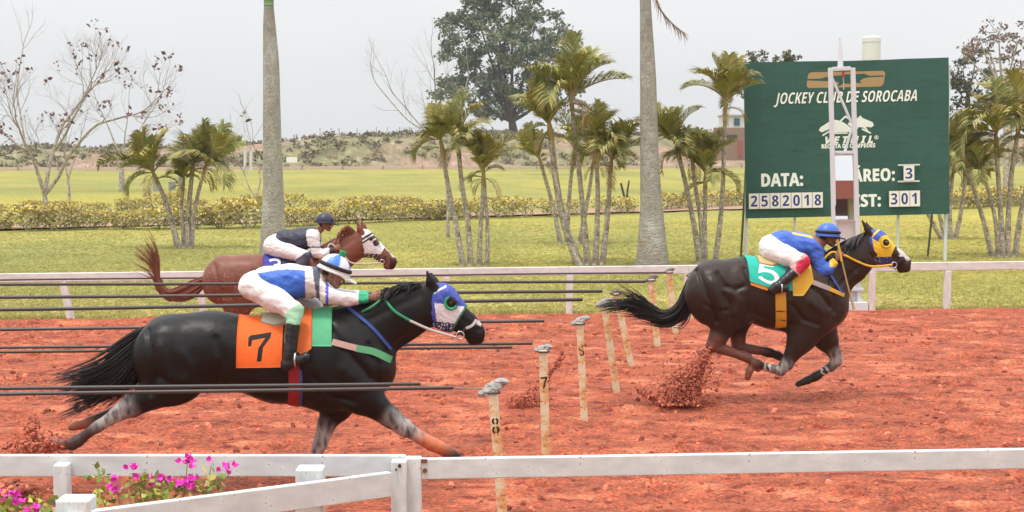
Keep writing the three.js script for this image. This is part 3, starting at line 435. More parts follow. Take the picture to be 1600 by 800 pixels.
function bareTree(name, label, px, py, limbs, o, seed, leafN, leafC, leafS, mat) {
  const base = onGround(px, py), D = -base.z, T = thing(name, label, 'tree', base), R = rnd(seed), out = { br: [], tips: [] }, trunk = { br: [] };
  for (const l of limbs) { const P = l.p.map((q, i) => onDepth(q[0], q[1], D + (l.dz || 0) * i / (l.p.length - 1)).sub(base)); if (l.root) P[0].y = -0.05; trunk.br.push(P); const r = l.r * 0.8 / pxPerM(D), e = P[P.length - 1], d = e.clone().sub(P[P.length - 2]).normalize(); part(l.root ? 'trunk' : 'branch', tube(P, [r, r * 0.8, r * 0.55], 9, 16, false), mat || paleBark, T); if (l.k) grow(R, o, out, l.k, e, d, l.len / pxPerM(D), r * 0.55); for (let i = 0; i < (l.side || 0); i++) { const c = new THREE.CatmullRomCurve3(P), t = 0.25 + R() * 0.7, dd = c.getTangent(t).applyAxisAngle(V(R() - 0.5, R() - 0.5, R() - 0.5).normalize(), 0.9); dd.y = Math.abs(dd.y); grow(R, o, out, l.k - 1, c.getPoint(t), dd, l.len * 0.7 / pxPerM(D), r * 0.3); } }
  if (out.br.length) part('twigs', branchGeo(out), twigMat, T);
  if (leafN) { const L = []; for (const t of out.tips) { if (R() > leafN) continue; const n = 2 + R() * 5; for (let i = 0; i < n; i++) { const k = 0.7 + R() * 0.6; L.push([t.x + (R() - 0.5) * 0.5, t.y + (R() - 0.5) * 0.4, t.z + (R() - 0.5) * 0.5, leafS * (0.6 + R() * 0.8), leafC[0] * k, leafC[1] * k, leafC[2] * k]); } } if (L.length) part('crown', leaves(L, seed, 0), leafMat, T); }
  return T;
}
const O1 = { wander: 0.34, lift: 0.05, kids: [2, 3], spread: 0.75, shrink: 0.74 };
bareTree('bare_tree', 'wide spreading bare tree with a few reddish leaves at its tips', 72, 336, [
  { p: [[72, 336], [71, 318], [70, 302]], r: 6.5, root: 1 }, { p: [[70, 305], [62, 280], [52, 250], [40, 228]], r: 4.2, k: 5, len: 44, dz: -0.6, side: 1 }, { p: [[46, 236], [28, 226], [6, 208], [-24, 180]], r: 2.8, k: 5, len: 42, dz: 0.5, side: 1 }, { p: [[71, 304], [76, 262], [84, 235], [98, 195], [112, 178]], r: 4.4, k: 5, len: 48, dz: 0.8, side: 2 }, { p: [[74, 300], [92, 275], [104, 250], [120, 228], [150, 196], [180, 186]], r: 3.8, k: 5, len: 44, dz: -1, side: 2 }, { p: [[86, 234], [100, 214], [112, 190], [128, 160]], r: 2.6, k: 5, len: 44, dz: -1.6, side: 2 }, { p: [[40, 228], [32, 180], [26, 140], [30, 112]], r: 2.2, k: 3, len: 46, dz: 1.2, side: 2 }], { ...O1, shrink: 0.76, kids: [2, 4] }, 5, 0.035, [0.17, 0.09, 0.08], 0.22);
bareTree('bare_tree', 'leafless tree whose pale trunk stands in the far meadow by the concrete blocks', 190, 299, [
  { p: [[190, 300], [190, 270], [189, 240]], r: 6.5, root: 1 }, { p: [[189, 244], [180, 225], [172, 205], [164, 186]], r: 2, k: 3, len: 36, side: 1 }, { p: [[190, 244], [194, 224], [196, 205]], r: 2, k: 3, len: 40, side: 1 }, { p: [[189, 242], [206, 226], [222, 196], [240, 170]], r: 2, k: 4, len: 44, side: 2, dz: 2 }], O1, 15, 0.3, [0.17, 0.08, 0.075], 0.28);
bareTree('bare_tree', 'thin forked bare sapling beside the hedge near the wide bare tree', 108, 322, [
  { p: [[108, 323], [108, 300], [106, 275]], r: 3.6, root: 1 }, { p: [[106, 278], [103, 262], [102, 246]], r: 2, k: 3, len: 30, side: 1 }, { p: [[106, 282], [112, 262], [120, 240]], r: 1.8, k: 3, len: 34, side: 1 }], O1, 25, 0, [0, 0, 0], 0);
bareTree('bare_tree', 'small bare sapling growing close beside the tall palm trunk', 404, 345, [
  { p: [[404, 346], [402, 325], [398, 306]], r: 3, root: 1 }, { p: [[399, 308], [388, 290], [380, 268]], r: 1.6, k: 3, len: 40, side: 2 }, { p: [[400, 308], [406, 286], [404, 262]], r: 1.6, k: 3, len: 44, side: 2 }, { p: [[381, 270], [392, 226], [386, 200]], r: 1.1, k: 2, len: 28, side: 1 }], O1, 35, 0.06, [0.1, 0.09, 0.04], 0.3);
bareTree('bare_tree', 'pale leafless tree with long fine branches behind the palm clump', 700, 372, [
  { p: [[700, 373], [700, 320], [697, 260]], r: 4, root: 1 }, { p: [[697, 266], [684, 226], [660, 200], [640, 176]], r: 2.3, k: 4, len: 46, side: 3, dz: 1 }, { p: [[697, 262], [690, 220], [684, 180], [680, 150]], r: 2.3, k: 4, len: 46, side: 3, dz: -1 }, { p: [[697, 262], [708, 222], [716, 180], [726, 150]], r: 2.3, k: 4, len: 40, side: 3, dz: 1 }, { p: [[668, 206], [640, 190], [612, 160], [592, 136]], r: 1.4, k: 3, len: 34, side: 3 }], O1, 45, 0, [0, 0, 0], 0, paleBark);
bareTree('bare_tree', 'dead forked stub in the lawn between palm clump and flared trunk', 984, 333, [{ p: [[984, 334], [978, 316], [970, 286]], r: 3.4, root: 1 }, { p: [[981, 324], [980, 304], [983, 282]], r: 2.6, root: 1 }], O1, 55, 0, [0, 0, 0], 0, darkBark);

// ---- crowns of leaf clumps
function leafyTree(name, label, px, py, D, trunkPts, lobes, opt) {
  const base = onDepth(px, py, D); base.y = groundH(base.x, base.z); const T = thing(name, label, 'tree', base), R = rnd(opt.seed), s = pxPerM(D), L = [];
  const P = trunkPts.map(q => onDepth(q[0], q[1], D).sub(base)); P[0].y = -0.1; part('trunk', tube(P, [opt.tr, opt.tr * 0.8, opt.tr * 0.5], 12, 18, false), opt.bark || darkBark, T);
  const out = { br: [], tips: [] }, fork = P[P.length - 1];
  for (const [lx, ly, lr, ry, dz] of lobes) {
    const c = onDepth(lx, ly, D + (dz || 0)).sub(base), rx = lr / s, rv = (ry || lr) / s, mid = fork.clone().lerp(c, 0.5).add(V(0, -rv * 0.2, 0));
    part('branch', tube([fork.clone(), mid, c], [opt.tr * 0.3, opt.tr * 0.2, opt.tr * 0.07], 6, 12, false), opt.bark || darkBark, T);
    const nb = Math.round(opt.clumps * (rx * rv) / 4) + 4;
    for (let k = 0; k < nb; k++) {
      const d = V(R() - 0.5, R() - 0.5, R() - 0.5).normalize(), f = 0.45 + 0.55 * Math.pow(R(), 0.6), cc = c.clone().add(V(d.x * rx * f, d.y * rv * f, d.z * rx * f)), cr = opt.cr * (0.6 + R() * 0.7); out.br.push({ pts: [c.clone().lerp(cc, 0.1), c.clone().lerp(cc, 0.6).add(V(0, -0.1, 0)), cc], r: 0.045, r1: 0.012 });
      const tone = opt.col[Math.floor(R() * opt.col.length)];
      for (let i = 0; i < opt.per; i++) { const e = V(R() - 0.5, R() - 0.5, R() - 0.5).normalize().multiplyScalar(Math.pow(R(), 0.45) * cr); L.push([cc.x + e.x, cc.y + e.y * 0.7, cc.z + e.z, opt.leaf * (0.6 + R() * 0.8), ...tone]); }
    }
  }
  part('twigs', branchGeo(out), opt.bark || darkBark, T);
  part('crown', leaves(L, opt.seed + 1, 0.3), leafMat, T); return T;
}
leafyTree('shade_tree', 'big dark green shade tree rising behind the palm clumps', 800, 250, 285, [[806, 250], [804, 220], [800, 190]], [
  [720, 50, 42, 30], [745, 22, 46, 28, 1], [770, 60, 44, 34, -2], [800, 10, 56, 34, 2], [835, 45, 50, 34], [800, 80, 56, 36, -3], [868, 75, 40, 28, 1], [850, 105, 48, 30, -2], [760, 105, 44, 28, 2], [715, 92, 36, 22], [735, 140, 46, 26, -1], [800, 130, 50, 30, 2], [880, 130, 34, 24], [705, 140, 30, 20, 2], [780, 165, 44, 22], [850, 150, 40, 26], [770, -12, 50, 26]],
  { seed: 12, tr: 1.3, clumps: 3.4, cr: 1.5, per: 60, leaf: 0.7, col: [[0.11, 0.145, 0.075], [0.13, 0.165, 0.085], [0.09, 0.12, 0.07], [0.17, 0.185, 0.1]] });
leafyTree('shade_tree', 'rounded olive tree whose top shows above the green board', 1205, 280, 150, [[1205, 280], [1204, 200], [1204, 140]], [[1204, 100, 40, 26], [1180, 108, 24, 20, 1], [1228, 104, 26, 20], [1204, 130, 42, 24], [1170, 130, 24, 22], [1236, 128, 24, 22]],
  { seed: 13, tr: 0.5, clumps: 8, cr: 0.55, per: 44, leaf: 0.3, col: [[0.1, 0.105, 0.04], [0.13, 0.12, 0.05], [0.075, 0.085, 0.035]] });
leafyTree('shade_tree', 'dark leafy tree just beyond the right edge of the green board', 1520, 270, 130, [[1512, 270], [1512, 200], [1512, 150]], [[1505, 110, 26, 30], [1525, 92, 22, 22, 1], [1500, 145, 28, 24], [1530, 130, 30, 28, -1], [1515, 170, 34, 22]],
  { seed: 14, tr: 0.4, clumps: 7, cr: 0.6, per: 44, leaf: 0.28, col: [[0.06, 0.075, 0.04], [0.075, 0.085, 0.05], [0.1, 0.09, 0.06]] });
leafyTree('shade_tree', 'tall sparse tree with greyish mauve leaves at the right of the lawn', 1575, 280, 112, [[1576, 280], [1574, 200], [1566, 140]], [[1505, 82, 24, 16], [1530, 62, 28, 18, 1], [1560, 50, 30, 20], [1590, 66, 34, 30, -1], [1620, 60, 40, 34], [1550, 90, 32, 20, 2], [1600, 110, 36, 26], [1640, 100, 44, 36]],
  { seed: 16, tr: 0.4, clumps: 7, cr: 0.55, per: 20, leaf: 0.26, col: [[0.2, 0.14, 0.13], [0.17, 0.12, 0.115], [0.23, 0.17, 0.15]], bark: greyBark });

// ---- clipped golden shrubs in two hedge rows
function shrubGeo(seed, w, h, open) {
  const R = rnd(seed), L = [], br = [];
  for (let i = 0; i < 9; i++) { const x = (R() - 0.5) * w * 0.5, z = (R() - 0.5) * w * 0.5, a = R() * 6.3, e = V(x + Math.cos(a) * w * 0.3, h * (0.5 + R() * 0.3), z + Math.sin(a) * w * 0.3); br.push({ pts: [V(x * 0.4, -0.05, z * 0.4), V(x, h * 0.25, z), e], r: 0.022, r1: 0.008 }); }
  const N = Math.round(1150 * w * h * (1 - open * 0.5)); for (let i = 0; i < N; i++) {
    let x = (R() * 2 - 1), z = (R() * 2 - 1), y = Math.pow(R(), 0.7); const rr = Math.max(Math.abs(x), Math.abs(z)), nz = fbm(x * 2.1 + seed, y * 3, z * 2.1, 3); if (nz < -0.04 || (open && y < 0.45 && R() < open)) continue;
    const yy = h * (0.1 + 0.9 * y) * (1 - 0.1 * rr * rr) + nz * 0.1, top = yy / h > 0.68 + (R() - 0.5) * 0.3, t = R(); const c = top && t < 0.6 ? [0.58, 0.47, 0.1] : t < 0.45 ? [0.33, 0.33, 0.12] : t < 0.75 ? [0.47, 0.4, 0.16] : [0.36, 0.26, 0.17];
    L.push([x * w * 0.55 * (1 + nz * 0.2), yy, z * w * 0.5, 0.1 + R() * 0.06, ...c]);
  }
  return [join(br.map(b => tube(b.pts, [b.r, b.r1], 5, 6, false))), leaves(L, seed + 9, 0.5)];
}
{
  const kit = [shrubGeo(61, 1.5, 0.95, 0), shrubGeo(62, 1.6, 1.0, 0.2), shrubGeo(63, 1.3, 0.9, 0.5), shrubGeo(64, 1.2, 0.95, 0.8)], R = rnd(66);
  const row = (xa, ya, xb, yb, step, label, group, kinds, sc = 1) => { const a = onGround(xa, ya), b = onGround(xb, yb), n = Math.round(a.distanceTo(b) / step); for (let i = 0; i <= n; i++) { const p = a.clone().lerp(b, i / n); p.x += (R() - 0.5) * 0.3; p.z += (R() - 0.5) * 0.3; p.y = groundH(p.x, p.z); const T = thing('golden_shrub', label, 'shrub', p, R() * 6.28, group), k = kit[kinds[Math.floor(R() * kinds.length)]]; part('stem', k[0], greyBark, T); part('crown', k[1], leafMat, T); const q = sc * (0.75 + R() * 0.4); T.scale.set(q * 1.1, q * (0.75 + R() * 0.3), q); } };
  row(-60, 361, 395, 356, 1.15, 'yellow topped shrub in the dense hedge by the wide bare tree', 'front hedge shrubs', [0, 1]);
  row(446, 354, 690, 343, 1.15, 'yellow topped shrub in the hedge stretch behind the chestnut horse', 'middle hedge shrubs', [0, 1, 1]);
  row(700, 343, 980, 334, 1.5, 'open brownish shrub in the thin hedge behind the palm clumps', 'thin hedge shrubs', [1, 2, 3]);
  row(1032, 329, 1165, 322, 1.25, 'bare stemmed shrub with flat yellow top near the green board', 'flat topped shrubs', [2, 3]);
  row(-60, 337, 640, 326, 1.5, 'low yellow shrub of the hedge row farther back', 'back hedge shrubs', [0, 1, 2], 0.8);
  row(1488, 326, 1640, 318, 1.3, 'yellow topped shrub beyond the palm clump right of the board', 'right hedge shrubs', [0, 1]);
}
{ // bare reddish soil strip at the foot of the hedges
  const pos = [], idx = [], n = 160; for (let i = 0; i <= n; i++) { const px = -80 + i / n * 1760, yb = mix(363, 314, (px + 80) / 1760), r = fbm(px * 0.02, 2, 3, 3) * 3; for (const e of [0, 1]) { const p = onGround(px, yb + (e ? -7 + r * 0.5 : r * 0.7)); pos.push(p.x, p.y + 0.07, p.z); } }
  for (let i = 0; i < n; i++) { const a = i * 2; idx.push(a, a + 2, a + 1, a + 1, a + 2, a + 3); } const g = new THREE.BufferGeometry(); g.setAttribute('position', new THREE.Float32BufferAttribute(pos, 3)); g.setIndex(idx); g.computeVertexNormals(); structure('soil_bed', g, std(rgb(0.36, 0.22, 0.14), 0.97), 'bare brown soil bed along the hedge');
}
{ // scrub on the bank
  const R = rnd(71), L = []; for (let i = 0; i < 1900; i++) {
    const x = -95 + R() * 230, crest = R() < 0.3, t = crest ? 0.85 + R() * 0.3 : 0.08 + R() * 0.85; if (!crest && fbm(x * 0.06, t * 1.6, 11, 4) > 0.03) continue; const y = bankY(x, t), z = -(bankBase(x) + t * 16), r = crest ? 0.35 + R() * R() * 0.9 : 0.3 + R() * 0.5, dk = crest ? 0.8 : 1; const tone = [[0.17, 0.17, 0.085], [0.22, 0.215, 0.1], [0.24, 0.19, 0.12], [0.3, 0.22, 0.15]][Math.floor(R() * 4)];
    for (let k = 0; k < 22; k++) { const d = V(R() - 0.5, R() - 0.3, R() - 0.5).normalize().multiplyScalar(r * Math.pow(R(), 0.4)); L.push([x + d.x * 1.5, y + Math.abs(d.y), z + d.z, 0.35 + R() * 0.3, tone[0] * dk, tone[1] * dk, tone[2] * dk]); }
  }
  const m = part('scrub', leaves(L, 72, 0.3), leafMat, scene); tag(m, 'dry scrub and bushes growing over the far earth bank', 'scrub', null, 'stuff');
}
// ---------------------------------------------------------------- built things
const paintTex = (seed, base, chip) => dataTex(512, (u, v) => { const a = tile(u, v, 6, 4, seed), b = tile(u, v, 38, 4, seed + 1), c = smooth(0.56, 0.68, b * 0.75 + a * 0.6), st = 1 + a * 0.08 + tile(u, v, 3, 2, seed + 2) * 0.06; return base.map((q, i) => mix(q * st, chip[i], c * 0.85)); });
const whiteTex = paintTex(3, [0.80, 0.815, 0.82], [0.5, 0.42, 0.36]); whiteTex.repeat.set(1.1, 2.2);
const whitePaint = new THREE.MeshStandardMaterial({ map: whiteTex, roughness: 0.6, bumpMap: whiteTex, bumpScale: 0.004, side: THREE.DoubleSide });
const railTex = paintTex(5, [0.835, 0.83, 0.82], [0.7, 0.5, 0.45]); railTex.repeat.set(0.7, 1.5);
const railPaint = new THREE.MeshStandardMaterial({ map: railTex, roughness: 0.6, side: THREE.DoubleSide });
const pinkPaint = new THREE.MeshStandardMaterial({ map: railTex, color: rgb(1, 0.91, 0.89), roughness: 0.7, side: THREE.DoubleSide });
const whiteSteel = std(rgb(0.63, 0.67, 0.7), 0.45);
const R3 = rnd(99);

// ---- far rail of the course
{
  const T = thing('track_rail', 'long low white rail along the far edge of the dirt', 'rail', trackPt(9, 0.12));
  const o = T.position.clone(), hAt = a => mix(0.775, 0.845, clamp(a / 18)), at = (px, py) => onGround(px, py);
  const line = (px, py) => at(px, py).sub(o);
  const xs = [-700, -300, -90, 113, 320, 510, 700, 889, 1075, 1262, 1362, 1479, 1660, 1850];
  const yb = px => 501.5 - (px - 113) * 0.0119, P = xs.map(px => { const q = line(px, yb(px)); return q; }), hh = xs.map(px => mix(0.775, 0.845, clamp(px / 1600)));
  for (let i = 0; i < xs.length - 1; i++) { const a = P[i].clone(), b = P[i + 1].clone(); a.y = hh[i] - 0.07; b.y = hh[i + 1] - 0.07; a.z += 0.0; part('rail_board', beam(a, b, 0.07, 0.145, 0.012), railPaint, T); }
  xs.forEach((px, i) => { const b = P[i].clone(), t = b.clone(); b.y = -0.1; t.y = hh[i] - 0.146; const lean = i === 3 ? -0.14 : i === 4 ? -0.08 : (R3() - 0.5) * 0.04; t.x += lean; t.z += 0.0; part('rail_post', beam(b, t, 0.11, 0.1, 0.01), i % 2 ? railPaint : pinkPaint, T); });
}
// ---- numbered posts across the course, with a rubber cushion tied on top
const postTex = dataTex(512, (u, v) => { const a = tile(u, v, 4, 4, 21), b = tile(u, v, 22, 4, 22), r = smooth(-0.15, 0.55, a + b * 0.35), k = smooth(0.45, 0.7, b * 0.8 + a * 0.4); return [mix(mix(0.86, 0.82, r), 0.55, k), mix(mix(0.8, 0.6, r), 0.3, k), mix(mix(0.68, 0.38, r), 0.17, k)]; });
postTex.repeat.set(2.2, 2.2);
const postMat = new THREE.MeshStandardMaterial({ map: postTex, roughness: 0.8, side: THREE.DoubleSide });
const rubber = std(rgb(0.15, 0.145, 0.14), 0.75), rubberPale = std(rgb(0.34, 0.335, 0.32), 0.75), rubberDark = std(rgb(0.06, 0.056, 0.055), 0.45);
const postTop = {};
function lanePost(n, top, foot, w, capW, label, paleK, tiltc) {
  const b = onGround(foot[0], foot[1]), D = -b.z, s = pxPerM(D), T = thing('lane_post', label, 'post', b, 0, 'posts standing in a line across the track'); b.y = 0;
  const t = onDepth(top[0], top[1], D).sub(b), ww = w / s, f = V(0, -0.12, 0);
  part('post', beam(f, t, ww * 0.9, ww, 0.012), postMat, T);
  const dir = t.clone().sub(f).normalize(), right = V(1, 0, 0).addScaledVector(dir, -dir.x).normalize(), fwd = V(0, 0, 0).crossVectors(right, dir);
  // painted number: thin plates of black paint proud of the face
  if (n) {
    const arc = (cx, cy, rx, ry, a0, a1) => Array.from({ length: 13 }, (_, i) => { const t = mix(a0, a1, i / 12); return [cx + rx * Math.cos(t), cy + ry * Math.sin(t)]; }), PI = Math.PI;
    const glyph = { 8: [arc(0, 0.56, 0.27, 0.3, 1.85, 4.45), arc(0, 0.56, 0.27, 0.3, -1.3, 1.3), arc(0, -0.5, 0.3, 0.36, 1.85, 4.45), arc(0, -0.5, 0.3, 0.36, -1.3, 1.3)], 7: [[[-0.42, 0.66], [0.42, 0.74]], [[0.34, 0.7], [0.12, 0.1], [-0.08, -0.85]]], 6: [[[0.3, 0.72], [0.12, 0.84]], arc(0, -0.3, 0.34, 0.42, -2.4, 2.0), [[-0.36, 0.1], [-0.2, 0.5]]], 5: [[[0.3, 0.8], [-0.3, 0.8], [-0.3, 0.15]], arc(-0.05, -0.3, 0.38, 0.45, -2.3, 1.9)], 4: [[[0.1, 0.85], [-0.35, -0.2], [0.4, -0.2]], [[0.2, 0.2], [0.2, -0.85]]], 3: [arc(0, 0.42, 0.34, 0.4, -1.4, 2.5), arc(0, -0.42, 0.38, 0.42, -2.5, 1.4)], 2: [arc(0, 0.35, 0.34, 0.42, -0.5, 2.7), [[0.28, 0.1], [-0.34, -0.8], [0.38, -0.8]]] }[n];
    const H = n === 8 ? 13 : n === 7 ? 11 : 9, hs = H / s, ws = Math.min(ww * 0.95, hs * 1.1), lw = 0.2, G = [];
    for (const P of glyph) { const sh = new THREE.Shape(), Lp = [], Rp = []; P.forEach((p, i) => { const q0 = P[Math.max(0, i - 1)], q1 = P[Math.min(P.length - 1, i + 1)], dx = (q1[0] - q0[0]) * ws, dy = (q1[1] - q0[1]) * hs, l = Math.hypot(dx, dy) || 1, k = lw * hs * 0.62; Lp.push([p[0] * ws - dy / l * k, p[1] * hs + dx / l * k]); Rp.unshift([p[0] * ws + dy / l * k, p[1] * hs - dx / l * k]); }); [...Lp, ...Rp].forEach((p, i) => i ? sh.lineTo(...p) : sh.moveTo(...p)); G.push(new THREE.ExtrudeGeometry(sh, { depth: 0.003, bevelEnabled: false })); }
    const g = join(G), M = new THREE.Matrix4().makeBasis(right, dir, fwd), q = { 8: 664, 7: 597, 6: 548, 5: 520, 4: 512, 3: 476, 2: 450 }[n], y = onDepth(top[0], q, D).y; M.setPosition(f.clone().addScaledVector(dir, (y - f.y) / dir.y).addScaledVector(fwd, ww * 0.45 + 0.001)); g.applyMatrix4(M); part('painted_number', g, std(n < 6 ? rgb(0.09, 0.045, 0.03) : rgb(0.012, 0.011, 0.01), 0.7), T);
  }
  // cushion: folded rubber sheet, three lobes and a binding
  const cw = capW / s, fr = { x0: 0, y0: 0, s: 1000 }, K = cw * 500, tl = tiltc || -0.2, sl = Math.sin(tl), B = [];
  for (const [x, y, z, r, x2, y2, r2] of [[-0.75, 0.18, 0.05, 0.2, -0.1, 0.02, 0.3], [-0.2, -0.05, -0.1, 0.26, 0.55, -0.12, 0.28], [0.3, -0.2, 0.12, 0.2, 0.85, -0.1, 0.18], [-0.4, 0.25, 0.2, 0.18, 0.4, 0.1, 0.2]]) B.push(bone([x * K, y * K + x * K * sl, z * K, r * K], [x2 * K, y2 * K + x2 * K * sl, z * K, r2 * K], { k: K * 0.16, w: 0.9 }));
  const g = sdfGeo(fr, B, { cell: Math.max(4, K * 0.045), disp: (x, y, z) => Math.abs(noise.noise(x / K * 2.6 + n, y / K * 4, z / K * 2.6)) * K * 0.16 - K * 0.04 }); g.translate(t.x, t.y + cw * 0.06, t.z); const cap = part('rubber_cushion', g, paleK ? rubberPale : rubber, T);
  const bd = new THREE.TorusGeometry(ww * 0.66, ww * 0.1, 6, 20); bd.rotateX(Math.PI / 2); bd.translate(t.x, t.y - cw * 0.1, t.z); part('binding', bd, rubberDark, cap);
  postTop[n] = t.clone().add(b).add(V(-cw * 0.3, cw * 0.05, 0)); return postTop[n];
}
lanePost(8, [770, 608], [790, 840], 17, 50, 'wooden post with a stencilled 8 and frayed rubber cushion, half hidden by the white fence', 1, -0.32);
lanePost(7, [848.5, 546], [854.5, 737], 15, 31, 'wooden post with a painted 7 in front of a loose dirt spray', 1, -0.05);
lanePost(6, [906, 503], [914, 660], 12.5, 31, 'slim worn post with pale cushion standing next after the post numbered 7', 1, -0.2);
lanePost(5, [944, 474], [966, 613], 12, 29, 'leaning rust streaked post with pale cushion under the dark bay\'s tail', 1, -0.2);
lanePost(4, [962, 458], [990, 573], 11, 20, 'leaning orange post close beside the rust streaked one', 0, 0.1);
lanePost(3, [1017, 436], [1029, 544], 11, 22, 'orange stained post rising behind the dark bay horse\'s tail', 0, 0);
lanePost(2, [1045, 424], [1057, 520], 10, 18, 'short orange post just short of the far rail, behind the tail', 0, 0);
lanePost(0, [1078, 429], [1080, 500], 9, 14, 'dark capped last post by the far rail behind the dark bay\'s rump', 0, 0);
// ---- lane dividers: dark hoses strung along the course, ending short of the posts
function hose(label, x0, y0, x1, y1, foot, r, group, to) {
  const Dp = -onGround(foot[0], foot[1]).z, e = onDepth(x1, y1, Dp), dir = V(edgeDir.x, 0, edgeDir.z), T = thing('lane_hose', label, 'hose', V(e.x, 0, e.z), 0, group);
  const slope = ((y0 - y1) / (x1 - x0)), pts = []; for (let i = 0; i <= 14; i++) { const d = i / 14 * 16, q = e.clone().addScaledVector(dir, -d), s0 = pxPerM(-q.z); pts.push(q); }
  // height so that the line is seen where the photograph shows it
  const D0 = -pts[6].z; const len = (x1 - x0) / pxPerM(Dp), far = e.clone().addScaledVector(dir, -len), want = onDepth(x0, y0, -far.z).y; pts.forEach((q, i) => { const d = i / 14 * 16; q.y = mix(e.y, want, clamp(d / len, 0, 1.6)) + Math.sin(d * 0.9 + r * 900) * 0.004; });
  const b = V(e.x, 0, e.z); part('hose', tube(pts.map(p => p.clone().sub(b)), r, 7, 42), rubberDark, T);
  part('tie_cord', tube([e.clone().sub(b), e.clone().lerp(postTop[to], 0.5).sub(b).add(V(0, -0.012, 0)), postTop[to].clone().sub(b)], 0.0022, 5, 8), std(rgb(0.4, 0.3, 0.25), 0.9), T);
  const en = pts[pts.length - 1].clone().sub(b); part('stake', beam(V(en.x, -0.1, en.z), V(en.x, en.y + 0.12, en.z), 0.08, 0.08, 0.01), postMat, T);
}
const HG = 'dark hoses strung along the lanes';
hose('upper of two taut dark hoses passing in front of the black horse', 0, 608, 657, 599, [700, 838], 0.0125, HG, 8);
hose('lower and longer of two dark hoses passing in front of the black horse', 0, 617, 708, 605, [720, 844], 0.0125, HG, 8);
hose('longer dark hose just behind the black horse, ending beside the post numbered 7', 0, 544, 832, 536, [830, 733], 0.012, HG, 7);
hose('shorter dark hose just behind the black horse\'s muzzle', 0, 551, 800, 542, [830, 737], 0.012, HG, 7);
hose('dark hose along the dirt edge, ending before the slim worn post', 0, 515, 850, 502, [880, 660], 0.015, HG, 6);
hose('thick dark hose crossing the chestnut horse\'s belly', 0, 484, 910, 468, [930, 614], 0.021, HG, 5);
hose('dark hose crossing the chestnut horse\'s rump', 0, 465, 941, 455, [960, 574], 0.021, HG, 4);
hose('dark hose seen just under the board of the far rail', 0, 445, 1008, 440, [1020, 544], 0.021, HG, 3);
hose('thin dark hose seen across the white board of the far rail', 0, 438, 1040, 426, [1045, 521], 0.014, HG, 2);

